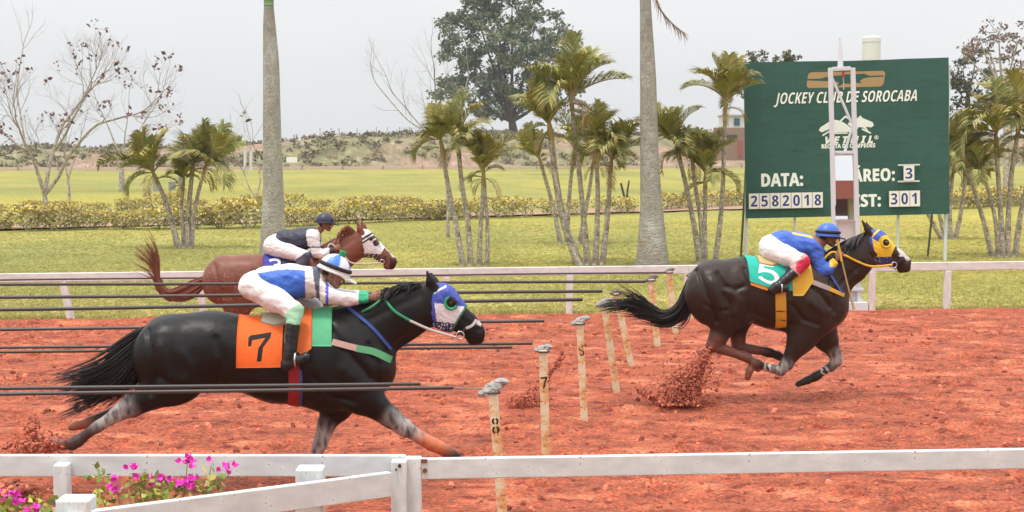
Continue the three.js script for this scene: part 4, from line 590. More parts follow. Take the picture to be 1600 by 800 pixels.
// ---- results board
{
  const D = 39.6, ctr = onDepth(1323, 216, D), s = pxPerM(D), W = 318 / s, Hh = 243 / s, T = thing('results_board', 'dark green results board with club name, date and race number plates', 'sign', V(ctr.x, 0, -D));
  const yaw = 0; T.rotation.y = yaw; const cy = ctr.y, roll = 0.0225;
  const tex = canvasTex(1600, 1222, (c, w, h) => {
    c.fillStyle = '#2b554d'; c.fillRect(0, 0, w, h); const R = rnd(12);
    for (let i = 0; i < 2600; i++) { c.fillStyle = R() > 0.5 ? 'rgba(60,110,100,0.045)' : 'rgba(18,50,46,0.05)'; c.fillRect(R() * w, R() * h, 20 + R() * 160, 4 + R() * 26); }
    for (const sx of [0.25, 0.5, 0.75]) { c.fillStyle = 'rgba(14,40,36,0.35)'; c.fillRect(sx * w, 0, 3, h); } for (let i = 0; i < 60; i++) { c.fillStyle = `rgba(${R() > 0.5 ? '120,150,140' : '15,40,36'},0.05)`; c.fillRect(R() * w, R() * h * 0.6, 3 + R() * 8, 60 + R() * 400); }
    const X = px => (px - 1164) / 318 * w, Y = py => (py - 94.5) / 243 * h, u = w / 318;
    // club mark: a slanted sand coloured block with a running shape cut through it
    c.save(); c.translate(X(1322), Y(125)); c.transform(1, 0, -0.16, 1, 0, 0); c.fillStyle = '#ab8a62'; c.beginPath(); c.roundRect(-60 * u, -13 * u, 120 * u, 25 * u, 6 * u); c.fill();
    c.fillStyle = '#24524a'; c.beginPath(); c.moveTo(-60 * u, -2 * u); c.lineTo(-38 * u, -2.5 * u); c.bezierCurveTo(-30 * u, -6 * u, -20 * u, -6 * u, -8 * u, -7 * u); c.bezierCurveTo(5 * u, -10 * u, 18 * u, -7 * u, 26 * u, -9 * u); c.lineTo(36 * u, -5 * u); c.lineTo(58 * u, -5 * u); c.lineTo(58 * u, -3 * u); c.lineTo(36 * u, -2.5 * u); c.lineTo(27 * u, -1 * u); c.lineTo(22 * u, 3 * u); c.lineTo(26 * u, 7 * u); c.lineTo(16 * u, 5 * u); c.bezierCurveTo(8 * u, 9 * u, 2 * u, 5 * u, -4 * u, 7 * u); c.lineTo(-12 * u, 12 * u); c.lineTo(-10 * u, 4 * u); c.bezierCurveTo(-22 * u, 2 * u, -32 * u, 2 * u, -60 * u, 0); c.closePath(); c.fill(); c.restore();
    const txt = (t, x, y, size, o = {}) => { c.save(); c.translate(X(x), Y(y)); if (o.sk) c.transform(1, 0, -o.sk, 1, 0, 0); c.font = `${o.st || 'bold'} ${size * u}px sans-serif`; c.textAlign = 'left'; c.textBaseline = 'alphabetic'; const m = c.measureText(t).width, k = o.wid ? o.wid * u / m : 1; c.scale(k, 1); c.lineWidth = 2.2 * u; c.strokeStyle = '#0d2a26'; c.lineJoin = 'round'; c.fillStyle = o.c || '#eceee9'; if (o.sh !== 0) c.strokeText(t, 0.5 * u, 0.5 * u); c.fillText(t, 0, 0); if (o.hv) { c.lineWidth = o.hv * u; c.strokeStyle = o.c || '#eceee9'; c.strokeText(t, 0, 0); } c.restore(); };
    txt('JOCKEY CLUB DE SOROCABA', 1212, 160.5, 24, { sk: 0.2, wid: 220 });
    // two horses' heads joined at the neck, with a ridge line above and below
    c.fillStyle = '#e4e7e3'; c.strokeStyle = '#e4e7e3';
    c.beginPath(); c.moveTo(X(1279), Y(203)); c.lineTo(X(1282), Y(198)); c.lineTo(X(1298), Y(188)); c.lineTo(X(1300), Y(184)); c.lineTo(X(1304), Y(187)); c.bezierCurveTo(X(1316), Y(188), X(1326), Y(196), X(1334), Y(206)); c.lineTo(X(1300), Y(207)); c.lineTo(X(1296), Y(201)); c.lineTo(X(1284), Y(206)); c.closePath(); c.fill();
    c.beginPath(); c.moveTo(X(1365), Y(197)); c.lineTo(X(1363), Y(192)); c.lineTo(X(1347), Y(185)); c.lineTo(X(1344), Y(181)); c.lineTo(X(1340), Y(185)); c.bezierCurveTo(X(1330), Y(186), X(1326), Y(192), X(1324), Y(194)); c.lineTo(X(1337), Y(206)); c.lineTo(X(1341), Y(199)); c.lineTo(X(1348), Y(200)); c.lineTo(X(1358), Y(208)); c.lineTo(X(1352), Y(199)); c.lineTo(X(1361), Y(200)); c.closePath(); c.fill();
    c.lineWidth = 2.6 * u; c.beginPath(); c.moveTo(X(1313), Y(189)); c.lineTo(X(1321), Y(182)); c.lineTo(X(1330), Y(189)); c.stroke(); c.fillRect(X(1296), Y(207), 28 * u, 2 * u);
    c.lineWidth = 2.5 * u; c.beginPath(); c.moveTo(X(1285), Y(211)); c.lineTo(X(1300), Y(202)); c.stroke(); c.beginPath(); c.moveTo(X(1346), Y(202)); c.lineTo(X(1360), Y(209)); c.stroke();
    txt('V E T N I L', 1287, 223.5, 14.5, { wid: 76, st: 'bold italic', hv: 0.9 }); c.font = `bold ${9 * u}px sans-serif`; c.fillText('®', X(1365), Y(219)); txt('RECEITA DE CAMPEÕES', 1283, 231, 8.4, { wid: 84, sh: 0, hv: 0.5 });
    txt('DATA:', 1187, 288, 27, { wid: 68, hv: 1.2 }); txt('PÁREO:', 1318, 283.5, 26, { wid: 80, hv: 1.1 }); txt('DIST:', 1316, 323, 26, { wid: 60, hv: 1.1 });
  });
  const nx = 40, ny = 20, g = new THREE.PlaneGeometry(W, Hh, nx, ny), p = g.attributes.position; for (let i = 0; i < p.count; i++) { const x = p.getX(i), y = p.getY(i), u = x / W, v = y / Hh; p.setZ(i, 0.035 + fbm(u * 3, v * 2, 5, 3) * 0.08 * (1 - 0.6 * Math.abs(v * 2)) + Math.sin(u * 9 + v * 14) * 0.006); if (v > 0.45) p.setY(i, y - 0.03 * Math.pow(1 - Math.abs(u * 2), 1) + fbm(u * 4, 2, 2, 2) * 0.02); }
  g.computeVertexNormals(); const pivot = (m) => { m.rotation.z = roll; m.position.y = cy; return m; };
  const banner = pivot(part('banner', g, new THREE.MeshStandardMaterial({ map: tex, roughness: 0.7, side: THREE.DoubleSide }), T));
  const back = pivot(part('back_panel', rbox(W * 0.995, Hh * 0.985, 0.05, 0.01), std(rgb(0.03, 0.09, 0.075), 0.8), T)); back.position.z = -0.09;
  const fx = px => (px - 1323) / s;
  for (const [px, r] of [[1169, 0.045], [1245, 0.035], [1407, 0.035], [1482, 0.045]]) part('post', tube([V(fx(px), -0.1, -0.14), V(fx(px), cy, -0.14), V(fx(px), cy + Hh * 0.47, -0.14)], r, 10, 8), whiteSteel, T);
  for (const px of [1174, 1478]) part('rear_post', tube([V(fx(px), -0.1, -1.6), V(fx(px), cy, -0.6), V(fx(px), cy + Hh * 0.4, -0.2)], 0.03, 8, 8), std(rgb(0.12, 0.13, 0.11), 0.7), T);
  // number plates
  const digit = {}; const plate = (ch, px, py, w, h) => {
    digit[ch] ||= new THREE.MeshStandardMaterial({ roughness: 0.6, map: canvasTex(128, 176, (c, W2, H2) => { c.fillStyle = '#e9e4de'; c.fillRect(0, 0, W2, H2); c.strokeStyle = '#b9aea4'; c.lineWidth = 5; c.strokeRect(1, 1, W2 - 2, H2 - 2); c.fillStyle = '#1d2f7e'; c.font = 'bold 168px sans-serif'; c.textAlign = 'center'; c.fillText(ch, 64, 148); }) });
    const lx = fx(px), ly = (216 - py) / s, cr = Math.cos(roll), sr = Math.sin(roll), b = rbox(w / s, h / s, 0.02, 0.003), uv = b.attributes.uv, pp = b.attributes.position; for (let i = 0; i < uv.count; i++) uv.setXY(i, pp.getX(i) / (w / s) + 0.5, pp.getY(i) / (h / s) + 0.5);
    const m = part('number_plate', b, digit[ch], T); m.position.set(lx, cy + ly, 0.115); m.rotation.z = roll; return m; };
  [...'2582018'].forEach((ch, i) => plate(ch, 1178.3 + i * 16.55, 314 - i * 0.35, 16.2, 24.5)); [...'301'].forEach((ch, i) => plate(ch, 1396.6 + i * 16.2, 310.3 - i * 0.35, 15.9, 25)); plate('3', 1419, 270.5, 17, 24);
  for (const yy of [257.5, 283]) { const m = part('plate_rail', rbox(34 / s, 2.4 / s, 0.03, 0.004), whiteSteel, T); m.position.set(fx(1419), cy + (216 - yy) / s, 0.1); m.rotation.z = roll; }
}
// ---- finish tower with its tilted mirror
{
  const b = onGround(1326, 486), D = -b.z, s = pxPerM(D), T = thing('finish_tower', 'narrow white finish tower with a tilted mirror in front of the green board', 'tower', b);
  const q = (px, py, dz = 0) => onDepth(px, py, D).sub(b).add(V(0, 0, dz)), w = 0.075, dp = 0.3;
  for (const z of [0]) { part('upright', beam(q(1306, 484, z), q(1297.5, 106, z), w, w, 0.008), whiteSteel, T); part('upright', beam(q(1343, 484, z), q(1332.5, 106, z), w, w, 0.008), whiteSteel, T); part('crossbar', beam(q(1301, 108, z), q(1329, 107, z), w * 0.9, w * 0.9, 0.008), whiteSteel, T); }
  part('crossbar', beam(q(1304.5, 238, 0), q(1333, 238, 0), 0.06, 0.05, 0.006), whiteSteel, T);
  part('brace', beam(q(1301, 122, -0.03), q(1331, 192, -0.03), 0.04, 0.04, 0.004), whiteSteel, T); part('brace', beam(q(1333, 196, -0.03), q(1321, 236, -0.03), 0.04, 0.04, 0.004), whiteSteel, T);
  const panel = part('panel', rbox(36.5 / s, 140 / s, 0.06, 0.008), std(rgb(0.72, 0.71, 0.7), 0.55), T); panel.position.copy(q(1322.6, 414, -0.1));
  { const mw = 29.5 / s, mh = 100 / s, fr2 = part('mirror_frame', rbox(mw + 0.05, mh + 0.05, 0.04, 0.006), whiteSteel, T); fr2.position.copy(q(1318.6, 293, -0.02)); const m = part('mirror', rbox(mw, mh, 0.012, 0.003), std(rgb(0.9, 0.91, 0.92), 0.0, { metalness: 1 }), fr2); m.position.z = 0.03; fr2.rotation.x = -0.078; fr2.rotation.z = 0.02; fr2.rotation.y = -0.02; }
  part('shelf', rbox(0.55, 0.05, 0.34, 0.008), whiteSteel, T).position.copy(q(1324, 452, -0.1)); part('plinth', rbox(0.62, 0.17, 0.5, 0.012), whiteSteel, T).position.copy(q(1326, 479, -0.12));
  const tip = part('mast', tube([q(1316, 108, -0.15), q(1316, 82, -0.15), q(1315, 58, -0.15)], [0.055, 0.035, 0.012], 10, 10), whiteSteel, T); part('red_lamp', new THREE.CapsuleGeometry(0.025, 0.05, 4, 10).translate(...q(1318, 116, -0.02).toArray()), std(rgb(0.5, 0.06, 0.05), 0.4), T); part('lamp_rod', tube([q(1318, 112, -0.03), q(1319, 140, -0.03)], 0.01, 6, 4), std(rgb(0.5, 0.4, 0.38), 0.6), T);
}
// ---- grandstand behind the viewer (seen in the tower's mirror)
{
  const T = thing('grandstand', 'grandstand with a red roof facing the track, mirrored in the finish tower', 'building', V(6, 0, 26));
  const wl = std(rgb(0.5, 0.48, 0.45), 0.9), dk = std(rgb(0.06, 0.065, 0.065), 0.8), rd = std(rgb(0.34, 0.1, 0.075), 0.8);
  part('roof', beam(V(-16, 9.1, 3), V(34, 9.1, 3), 12, 0.22, 0.02), rd, T); part('fascia', beam(V(-16, 8.85, -3.05), V(34, 8.85, -3.05), 0.08, 0.92, 0.02), rd, T); part('rear_wall', beam(V(-16, 4, 9), V(34, 4, 9), 0.25, 8, 0.02), dk, T); part('upper_deck', beam(V(-16, 4.6, 3), V(34, 4.6, 3), 10, 0.25, 0.02), wl, T);
  for (let i = 0; i < 9; i++) part('column', beam(V(-15 + i * 6, -0.1, -1.6), V(-15 + i * 6, 8.9, -1.6), 0.35, 0.35, 0.02), wl, T); part('railing', tube([V(-16, 5.7, -1.9), V(9, 5.7, -1.9), V(34, 5.7, -1.9)], 0.04, 8, 8), whiteSteel, T);
  for (let i = 0; i < 5; i++) part('step', rbox(50, 0.5, 1.6, 0.02).translate(9, 0.25 + i * 0.5, -1 + i * 1.8), wl, T);
}
// ---- far structures
{
  const D = 235, s = pxPerM(D), b = onDepth(1359, 260, D); b.y = groundH(b.x, b.z); const T = thing('water_tank', 'tall white cylindrical water tank showing above the green board', 'tank', b); const yy = py => onDepth(1359, py, D).y - b.y, r = 14 / s;
  const prof = [[0.01, -0.2], [r * 0.94, -0.2], [r * 0.94, yy(95)], [r, yy(94)], [r, yy(60)], [r * 0.98, yy(58)], [r * 0.6, yy(56.5)], [0.01, yy(56)]].map(p => new THREE.Vector2(p[0], p[1])); part('shell', new THREE.LatheGeometry(prof, 32), std(rgb(0.66, 0.66, 0.65), 0.6), T); const rg = new THREE.TorusGeometry(r, 0.06, 6, 32); rg.rotateX(Math.PI / 2); rg.translate(0, yy(66), 0); part('band', rg, std(rgb(0.5, 0.5, 0.5), 0.6), T);
}
{
  const D = 190, s = pxPerM(D), b = onDepth(1146, 250, D); b.y = groundH(b.x, b.z); const T = thing('house', 'small white house with a reddish yard wall seen beside the green board', 'building', b), q = (px, py, z = 0) => onDepth(px, py, D).sub(b).add(V(0, 0, z));
  const wl = part('wall', rbox(40 / s, 30 / s, 4, 0.05), std(rgb(0.66, 0.66, 0.68), 0.8), T); wl.position.copy(q(1152, 196, -3)); part('roof', rbox(44 / s, 3 / s, 4.5, 0.03), std(rgb(0.4, 0.36, 0.34), 0.8), T).position.copy(q(1152, 180, -3));
  part('window', rbox(9 / s, 11 / s, 0.2, 0.03), std(rgb(0.03, 0.1, 0.12), 0.2), T).position.copy(q(1153, 190, -0.95)); const yw = part('yard_wall', rbox(70 / s, 46 / s + 0.4, 0.4, 0.04), std(rgb(0.26, 0.165, 0.135), 0.9), T); yw.position.copy(q(1150, 225, 0)); part('gate', rbox(6 / s, 26 / s, 0.2, 0.03), std(rgb(0.3, 0.09, 0.07), 0.6), T).position.copy(q(1156, 232, 0.25)); part('slot', rbox(16 / s, 5 / s, 0.2, 0.03), std(rgb(0.06, 0.05, 0.045), 0.8), T).position.copy(q(1143, 213, 0.25));
}
{ // low pale fence at the foot of the bank
  const T = thing('field_fence', 'low pale fence along the far side of the meadow, below the earth bank', 'fence', V(-20, groundH(-20, -231), -231)), o = T.position, at = x => { const D = bankBase(x) - 1.5; return V(x, groundH(x, -D), -D).sub(o); }, mt = std(rgb(0.6, 0.42, 0.36), 0.9), pm = std(rgb(0.3, 0.22, 0.19), 0.9), rails = [], posts = [];
  for (let x = -110; x < 60; x += 6) { const a = at(x), b = at(x + 6); a.y += 0.3; b.y += 0.3; rails.push(beam(a, b, 0.12, 0.42, 0.02)); const c = at(x); posts.push(beam(V(c.x, c.y - 0.1, c.z + 0.1), V(c.x, c.y + 0.75, c.z + 0.1), 0.16, 0.16, 0.02)); }
  part('kerb', join(rails), mt, T); part('posts', join(posts), pm, T).userData.kind = 'stuff';
}
{
  const onBank = (px, py, D) => onDepth(px, py, D);
  const sg = onBank(456, 250, 226), T = thing('small_sign', 'small blank white sign at the foot of the far bank', 'sign', V(sg.x, groundH(sg.x, sg.z), sg.z)); const y = sg.y - T.position.y; part('panel', rbox(1.6, 0.8, 0.06, 0.02).translate(0, y, 0), std(rgb(0.78, 0.78, 0.78), 0.6), T); for (const e of [-0.6, 0.6]) part('leg', beam(V(e, -0.1, -0.06), V(e, y, -0.06), 0.07, 0.07, 0.01), std(rgb(0.3, 0.28, 0.26), 0.8), T);
  for (const [px, py, w, h, l] of [[243, 299, 7, 19, 'upright grey concrete block in the meadow left of the palm clump'], [269, 297, 10, 12, 'squat grey concrete block in the meadow behind the palm stems'], [284, 296, 8, 20, 'tall grey concrete block behind the palm stems']]) { const b = onGround(px, py), s = pxPerM(-b.z), B = thing('concrete_block', l, 'block', b); part('block', rbox(w / s, h / s + 0.1, w / s * 0.8, 0.04).translate(0, h / s / 2 - 0.05, 0), std(rgb(0.3, 0.3, 0.28), 0.9), B); part('cap', rbox(w / s * 1.1, 0.08, w / s * 0.9, 0.02).translate(0, h / s + 0.03, 0), std(rgb(0.36, 0.35, 0.33), 0.9), B); }
  { const b = onGround(593, 261), s = pxPerM(-b.z), B = thing('steel_drum', 'grey drum standing alone at the far edge of the meadow', 'drum', b), pr = [[0.01, -0.05], [0.42, -0.05], [0.42, 0.3], [0.45, 0.32], [0.42, 0.34], [0.42, 0.68], [0.45, 0.7], [0.42, 0.72], [0.42, 1.05], [0.38, 1.06], [0.01, 1.04]].map(p => new THREE.Vector2(...p)); part('shell', new THREE.LatheGeometry(pr, 20), std(rgb(0.16, 0.19, 0.19), 0.6), B); part('lid', new THREE.CylinderGeometry(0.37, 0.37, 0.03, 20).translate(0, 1.07, 0), std(rgb(0.2, 0.22, 0.22), 0.6), B); B.scale.setScalar(1.3); }
  for (const [px, l] of [[383, 'left of two pale gateposts on the far bank'], [392, 'right of two pale gateposts on the far bank']]) { const D = 230, p = onDepth(px, 250, D), B = thing('gate_post', l, 'post', V(p.x, groundH(p.x, p.z), p.z)), h = onDepth(px, 232, D).y - B.position.y; part('shaft', rbox(0.4, h + 0.2, 0.4, 0.03).translate(0, h / 2 - 0.1, 0), std(rgb(0.6, 0.58, 0.56), 0.85), B); part('cap', rbox(0.5, 0.14, 0.5, 0.03).translate(0, h + 0.07, 0), std(rgb(0.62, 0.6, 0.58), 0.85), B); }
  { const D = 262, T = thing('wire_fence', 'line of thin wire fence posts along the crest of the far bank', 'fence', onDepth(600, 250, D)); T.position.y = groundH(T.position.x, T.position.z); [500, 530, 558, 588, 605, 624, 640, 655].forEach((px, i) => { const t = onDepth(px, 200 - (i > 2 ? 2 : 0), D).sub(T.position); part('fence_post', tube([V(t.x, t.y - 4, t.z), t], 0.07, 6, 3), std(rgb(0.32, 0.3, 0.29), 0.9), T); }); const a = onDepth(624, 200, D).sub(T.position), b = onDepth(655, 200, D).sub(T.position); part('top_wire', tube([a, a.clone().lerp(b, 0.5), b], 0.04, 5, 4), std(rgb(0.35, 0.33, 0.32), 0.9), T); }
}
// ---- near white fence
const bolt = std(rgb(0.05, 0.025, 0.018), 0.7), rustM = std(rgb(0.2, 0.07, 0.035), 0.9);
{
  const dir = V(Math.cos(TRACK_YAW), 0, -Math.sin(TRACK_YAW)), D0 = 8.0;
  { // right hand length
    const a = onDepth(657, 732, D0), T = thing('white_fence', 'long white painted board fence running right from the double posts', 'fence', V(a.x, 0, a.z)), h = a.y; const L = 4.6, end = dir.clone().multiplyScalar(L);
    part('top_board', beam(V(0, h, 0), end.clone().add(V(0, h, 0)), 0.05, 0.108, 0.006), whitePaint, T); part('lower_board', beam(V(0, 0.5, 0), end.clone().add(V(0, 0.5, 0)), 0.05, 0.108, 0.006), whitePaint, T);
    const pa = onDepth(646, 732, D0).sub(T.position); part('post', beam(V(pa.x, -0.15, 0.0), V(pa.x, h + 0.062, 0.0), 0.085, 0.074, 0.008), whitePaint, T); const pe = end.clone(); part('post', beam(V(pe.x + 0.05, -0.15, pe.z), V(pe.x + 0.05, h + 0.06, pe.z), 0.08, 0.08, 0.008), whitePaint, T);
    const bg = new THREE.CylinderGeometry(0.012, 0.012, 0.02, 12); bg.rotateX(Math.PI / 2); const bm = part('bolt', bg, rustM, T); bm.position.set(0.025, h - 0.005, 0.028); part('bracket', rbox(0.05, 0.02, 0.012, 0.003), rustM, T).position.set(0.012, h + 0.045, 0.026);
  }
  { // left hand length
    const e = onDepth(634, 727, D0), T = thing('white_fence', 'white painted board fence running left behind the pink flowers', 'fence', V(e.x, 0, e.z)), l0 = onDepth(0, 737, D0), h = e.y; const st = dir.clone().multiplyScalar(-4.4); st.y = (onDepth(0, 737, D0 + 0.18).y - h) * 2; const hs = h + (onDepth(0, 737, D0 + 0.0).y - h) ;
    const A0 = V(-4.2, h + 0.04, 4.2 * Math.tan(TRACK_YAW) * 0.55), B0 = V(0, h, 0); part('top_board', beam(A0, B0, 0.045, 0.112, 0.006), whitePaint, T); part('lower_board', beam(V(-4.2, 0.5, A0.z), V(0, 0.5, 0), 0.045, 0.108, 0.006), whitePaint, T);
    const p1 = onDepth(109.5, 760, D0 - 0.02).sub(T.position); const zb = p1.x / -4.2 * A0.z + 0.07; part('post', beam(V(p1.x, -0.15, zb), V(p1.x, h + 0.042, zb), 0.075, 0.086, 0.012), whitePaint, T); const nl = part('nail', rbox(0.03, 0.006, 0.006, 0.002), bolt, T); nl.position.set(p1.x, h, zb + 0.04); nl.rotation.z = 0.7;
    part('post', beam(V(-4.15, -0.15, A0.z + 0.07), V(-4.15, h + 0.042, A0.z + 0.07), 0.075, 0.086, 0.012), whitePaint, T);
    const p2 = onDepth(623, 760, D0 - 0.1).sub(T.position); part('post', beam(V(p2.x, -0.15, 0.07), V(p2.x, h + 0.043, 0.07), 0.08, 0.07, 0.01), whitePaint, T); for (const [ox, oy, r] of [[0.006, 0.02, 0.009], [-0.012, 0.0, 0.005]]) { const bg = new THREE.CylinderGeometry(r, r, 0.012, 12); bg.rotateX(Math.PI / 2); part('bolt', bg, bolt, T).position.set(p2.x + ox, h + oy, 0.114); }
  }
  { // slanting length towards the viewer
    const a = onDepth(609, 756, 7.85), b = onDepth(-60, 846, 6.62), T = thing('slanting_fence', 'wide white board fence slanting toward the viewer in front of the pink flowers', 'fence', V(a.x, 0, a.z)); const A1 = V(0, a.y, 0), B1 = b.clone().sub(T.position); B1.y = b.y;
    part('top_board', beam(A1, B1, 0.045, 0.128, 0.006), whitePaint, T); part('lower_board', beam(V(0, a.y - 0.45, 0), V(B1.x, B1.y - 0.45, B1.z), 0.045, 0.12, 0.006), whitePaint, T);
    const mk = (px, py, D, w) => { const p = onDepth(px, py, D).sub(T.position), g = rbox(w, p.y + 0.15, w * 0.9, 0.014); part('post', g.translate(p.x, (p.y - 0.15) / 2, p.z), whitePaint, T); return p; };
    mk(485, 729, 7.72, 0.14); const c = mk(119, 776, 6.98, 0.155);
  }
}
// ---- bougainvillea by the fence
{
  const R = rnd(55); const petal = new THREE.BufferGeometry(); { const p = [], ix = []; for (let i = 0; i <= 4; i++) { const t = i / 4, w = Math.sin(Math.PI * Math.min(0.97, t * 0.9 + 0.08)) * 0.42; p.push(-w, t, 0.25 * t * t - 0.1 * w, 0, t, 0.25 * t * t - 0.16, w, t, 0.25 * t * t - 0.1 * w); } for (let i = 0; i < 4; i++) for (let j = 0; j < 2; j++) { const a = i * 3 + j; ix.push(a, a + 1, a + 3, a + 1, a + 4, a + 3); } petal.setAttribute('position', new THREE.Float32BufferAttribute(p, 3)); petal.setIndex(ix); petal.computeVertexNormals(); }
  const flowerMat = vcol(0.6), mk = (label, gx, heads, leafSpots, D) => {
    const T = thing('bougainvillea', label, 'flowers', V(onDepth(gx, 780, D).x, 0, -D)), o = T.position; const root = V(0, -0.05, 0), tips = [];
    const at = (px, py, dz = 0) => onDepth(px, py, D + dz).sub(o), stems = [], L = [];
    for (const [px, py, n] of heads) {
      const c = at(px, py, (R() - 0.5) * 0.16), fl = []; stems.push(tube([root.clone(), V(c.x * 0.4, c.y * 0.5, c.z + (R() - 0.5) * 0.1), V(c.x * 0.85, c.y * 0.85, c.z), c], [0.008, 0.006, 0.004, 0.002], 5, 18, false));
      for (let i = 0; i < n * 1.25; i++) { const q = c.clone().add(V((R() - 0.5) * 0.06, (R() - 0.5) * 0.055, (R() - 0.5) * 0.06)), ax = V(R() - 0.5, R() * 0.8, R() - 0.2).normalize(), qq = new THREE.Quaternion().setFromUnitVectors(V(0, 1, 0), ax); for (let k = 0; k < 3; k++) { const g = petal.clone(); g.rotateX(0.5); g.rotateY(k * 2.09); g.scale(0.03, 0.034, 0.03); g.applyQuaternion(qq); g.translate(q.x, q.y, q.z); const v = 0.8 + R() * 0.4; paint(g, 0.78 * v, 0.05 * v, 0.5 * v); fl.push(g); } }
      part('flower_head', join(fl), flowerMat, T);
    }
    for (const [px, py, n] of leafSpots) { const c = at(px, py, (R() - 0.5) * 0.2); stems.push(tube([root.clone(), V(c.x * 0.5, c.y * 0.6, c.z), c], [0.007, 0.005, 0.002], 5, 14, false)); for (let i = 0; i < n * 1.8; i++) { const t = R(); L.push([c.x + (R() - 0.5) * 0.1, c.y + (R() - 0.5) * 0.08, c.z + (R() - 0.5) * 0.1, 0.03 + R() * 0.022, ...(t < 0.5 ? [0.34, 0.36, 0.06] : t < 0.8 ? [0.16, 0.24, 0.05] : [0.45, 0.38, 0.1])]); } }
    part('stems', join(stems), std(rgb(0.3, 0.22, 0.15), 0.9), T); part('leaves', leaves(L, 57, 0.4), leafMat, T);
  };
  mk('bougainvillea with magenta flowers behind the slanting fence board', 250, [[293, 723, 5], [207, 739, 4], [181, 757, 4], [236, 757, 3], [258, 752, 3], [288, 760, 6], [306, 756, 6], [358, 736, 3], [330, 728, 1]], [[147, 742, 5], [165, 752, 8], [215, 745, 8], [228, 755, 10], [262, 768, 14], [335, 748, 8], [330, 765, 12], [245, 772, 14], [160, 780, 12], [200, 768, 8], [285, 772, 12], [310, 770, 10], [190, 782, 10], [225, 780, 14]], 7.45);
  mk('low magenta flowers at the foot of the thick capped fence post', 30, [[28, 780, 4], [10, 776, 2], [48, 797, 3], [88, 798, 2]], [[10, 795, 10], [40, 790, 10], [68, 788, 10], [22, 798, 14], [75, 800, 12]], 7.2);
}
// ---------------------------------------------------------------- horses and riders
const hairTex = dataTex(512, (u, v) => { const a = tile(u * 1, v * 1, 34, 3, 2), b = tile(u, v, 9, 4, 5), c = 0.5 + a * 0.28 + b * 0.22; return [c, c, c]; }, { srgb: false });
const clothTex = dataTex(256, (u, v) => { const c = 0.5 + tile(u, v, 6, 4, 3) * 0.55 + 0.06 * Math.sin(u * 400) * Math.sin(v * 400); return [c, c, c]; }, { srgb: false });
const coatMat = new THREE.MeshPhysicalMaterial({ color: 0xffffff, vertexColors: true, roughness: 0.4, specularIntensity: 0.55, bumpMap: hairTex, bumpScale: 0.0016, side: THREE.DoubleSide });
const hairMat = vcol(0.5);
const silkMat = vcol(0.5, { bumpMap: clothTex, bumpScale: 0.005 });
const breechMat = vcol(0.7, { bumpMap: clothTex, bumpScale: 0.004 });
const clothMat = (tex, rough = 0.8) => new THREE.MeshStandardMaterial({ map: tex, roughness: rough, side: THREE.DoubleSide });
const skinMat = vcol(0.55);
const bootMat = std(rgb(0.012, 0.012, 0.013), 0.32);
const leather = std(rgb(0.02, 0.014, 0.01), 0.5);
const steel = std(rgb(0.6, 0.6, 0.6), 0.3, { metalness: 1 });
const eyeMat = new THREE.MeshPhysicalMaterial({ color: rgb(0.01, 0.006, 0.004), roughness: 0.08, clearcoat: 1 });

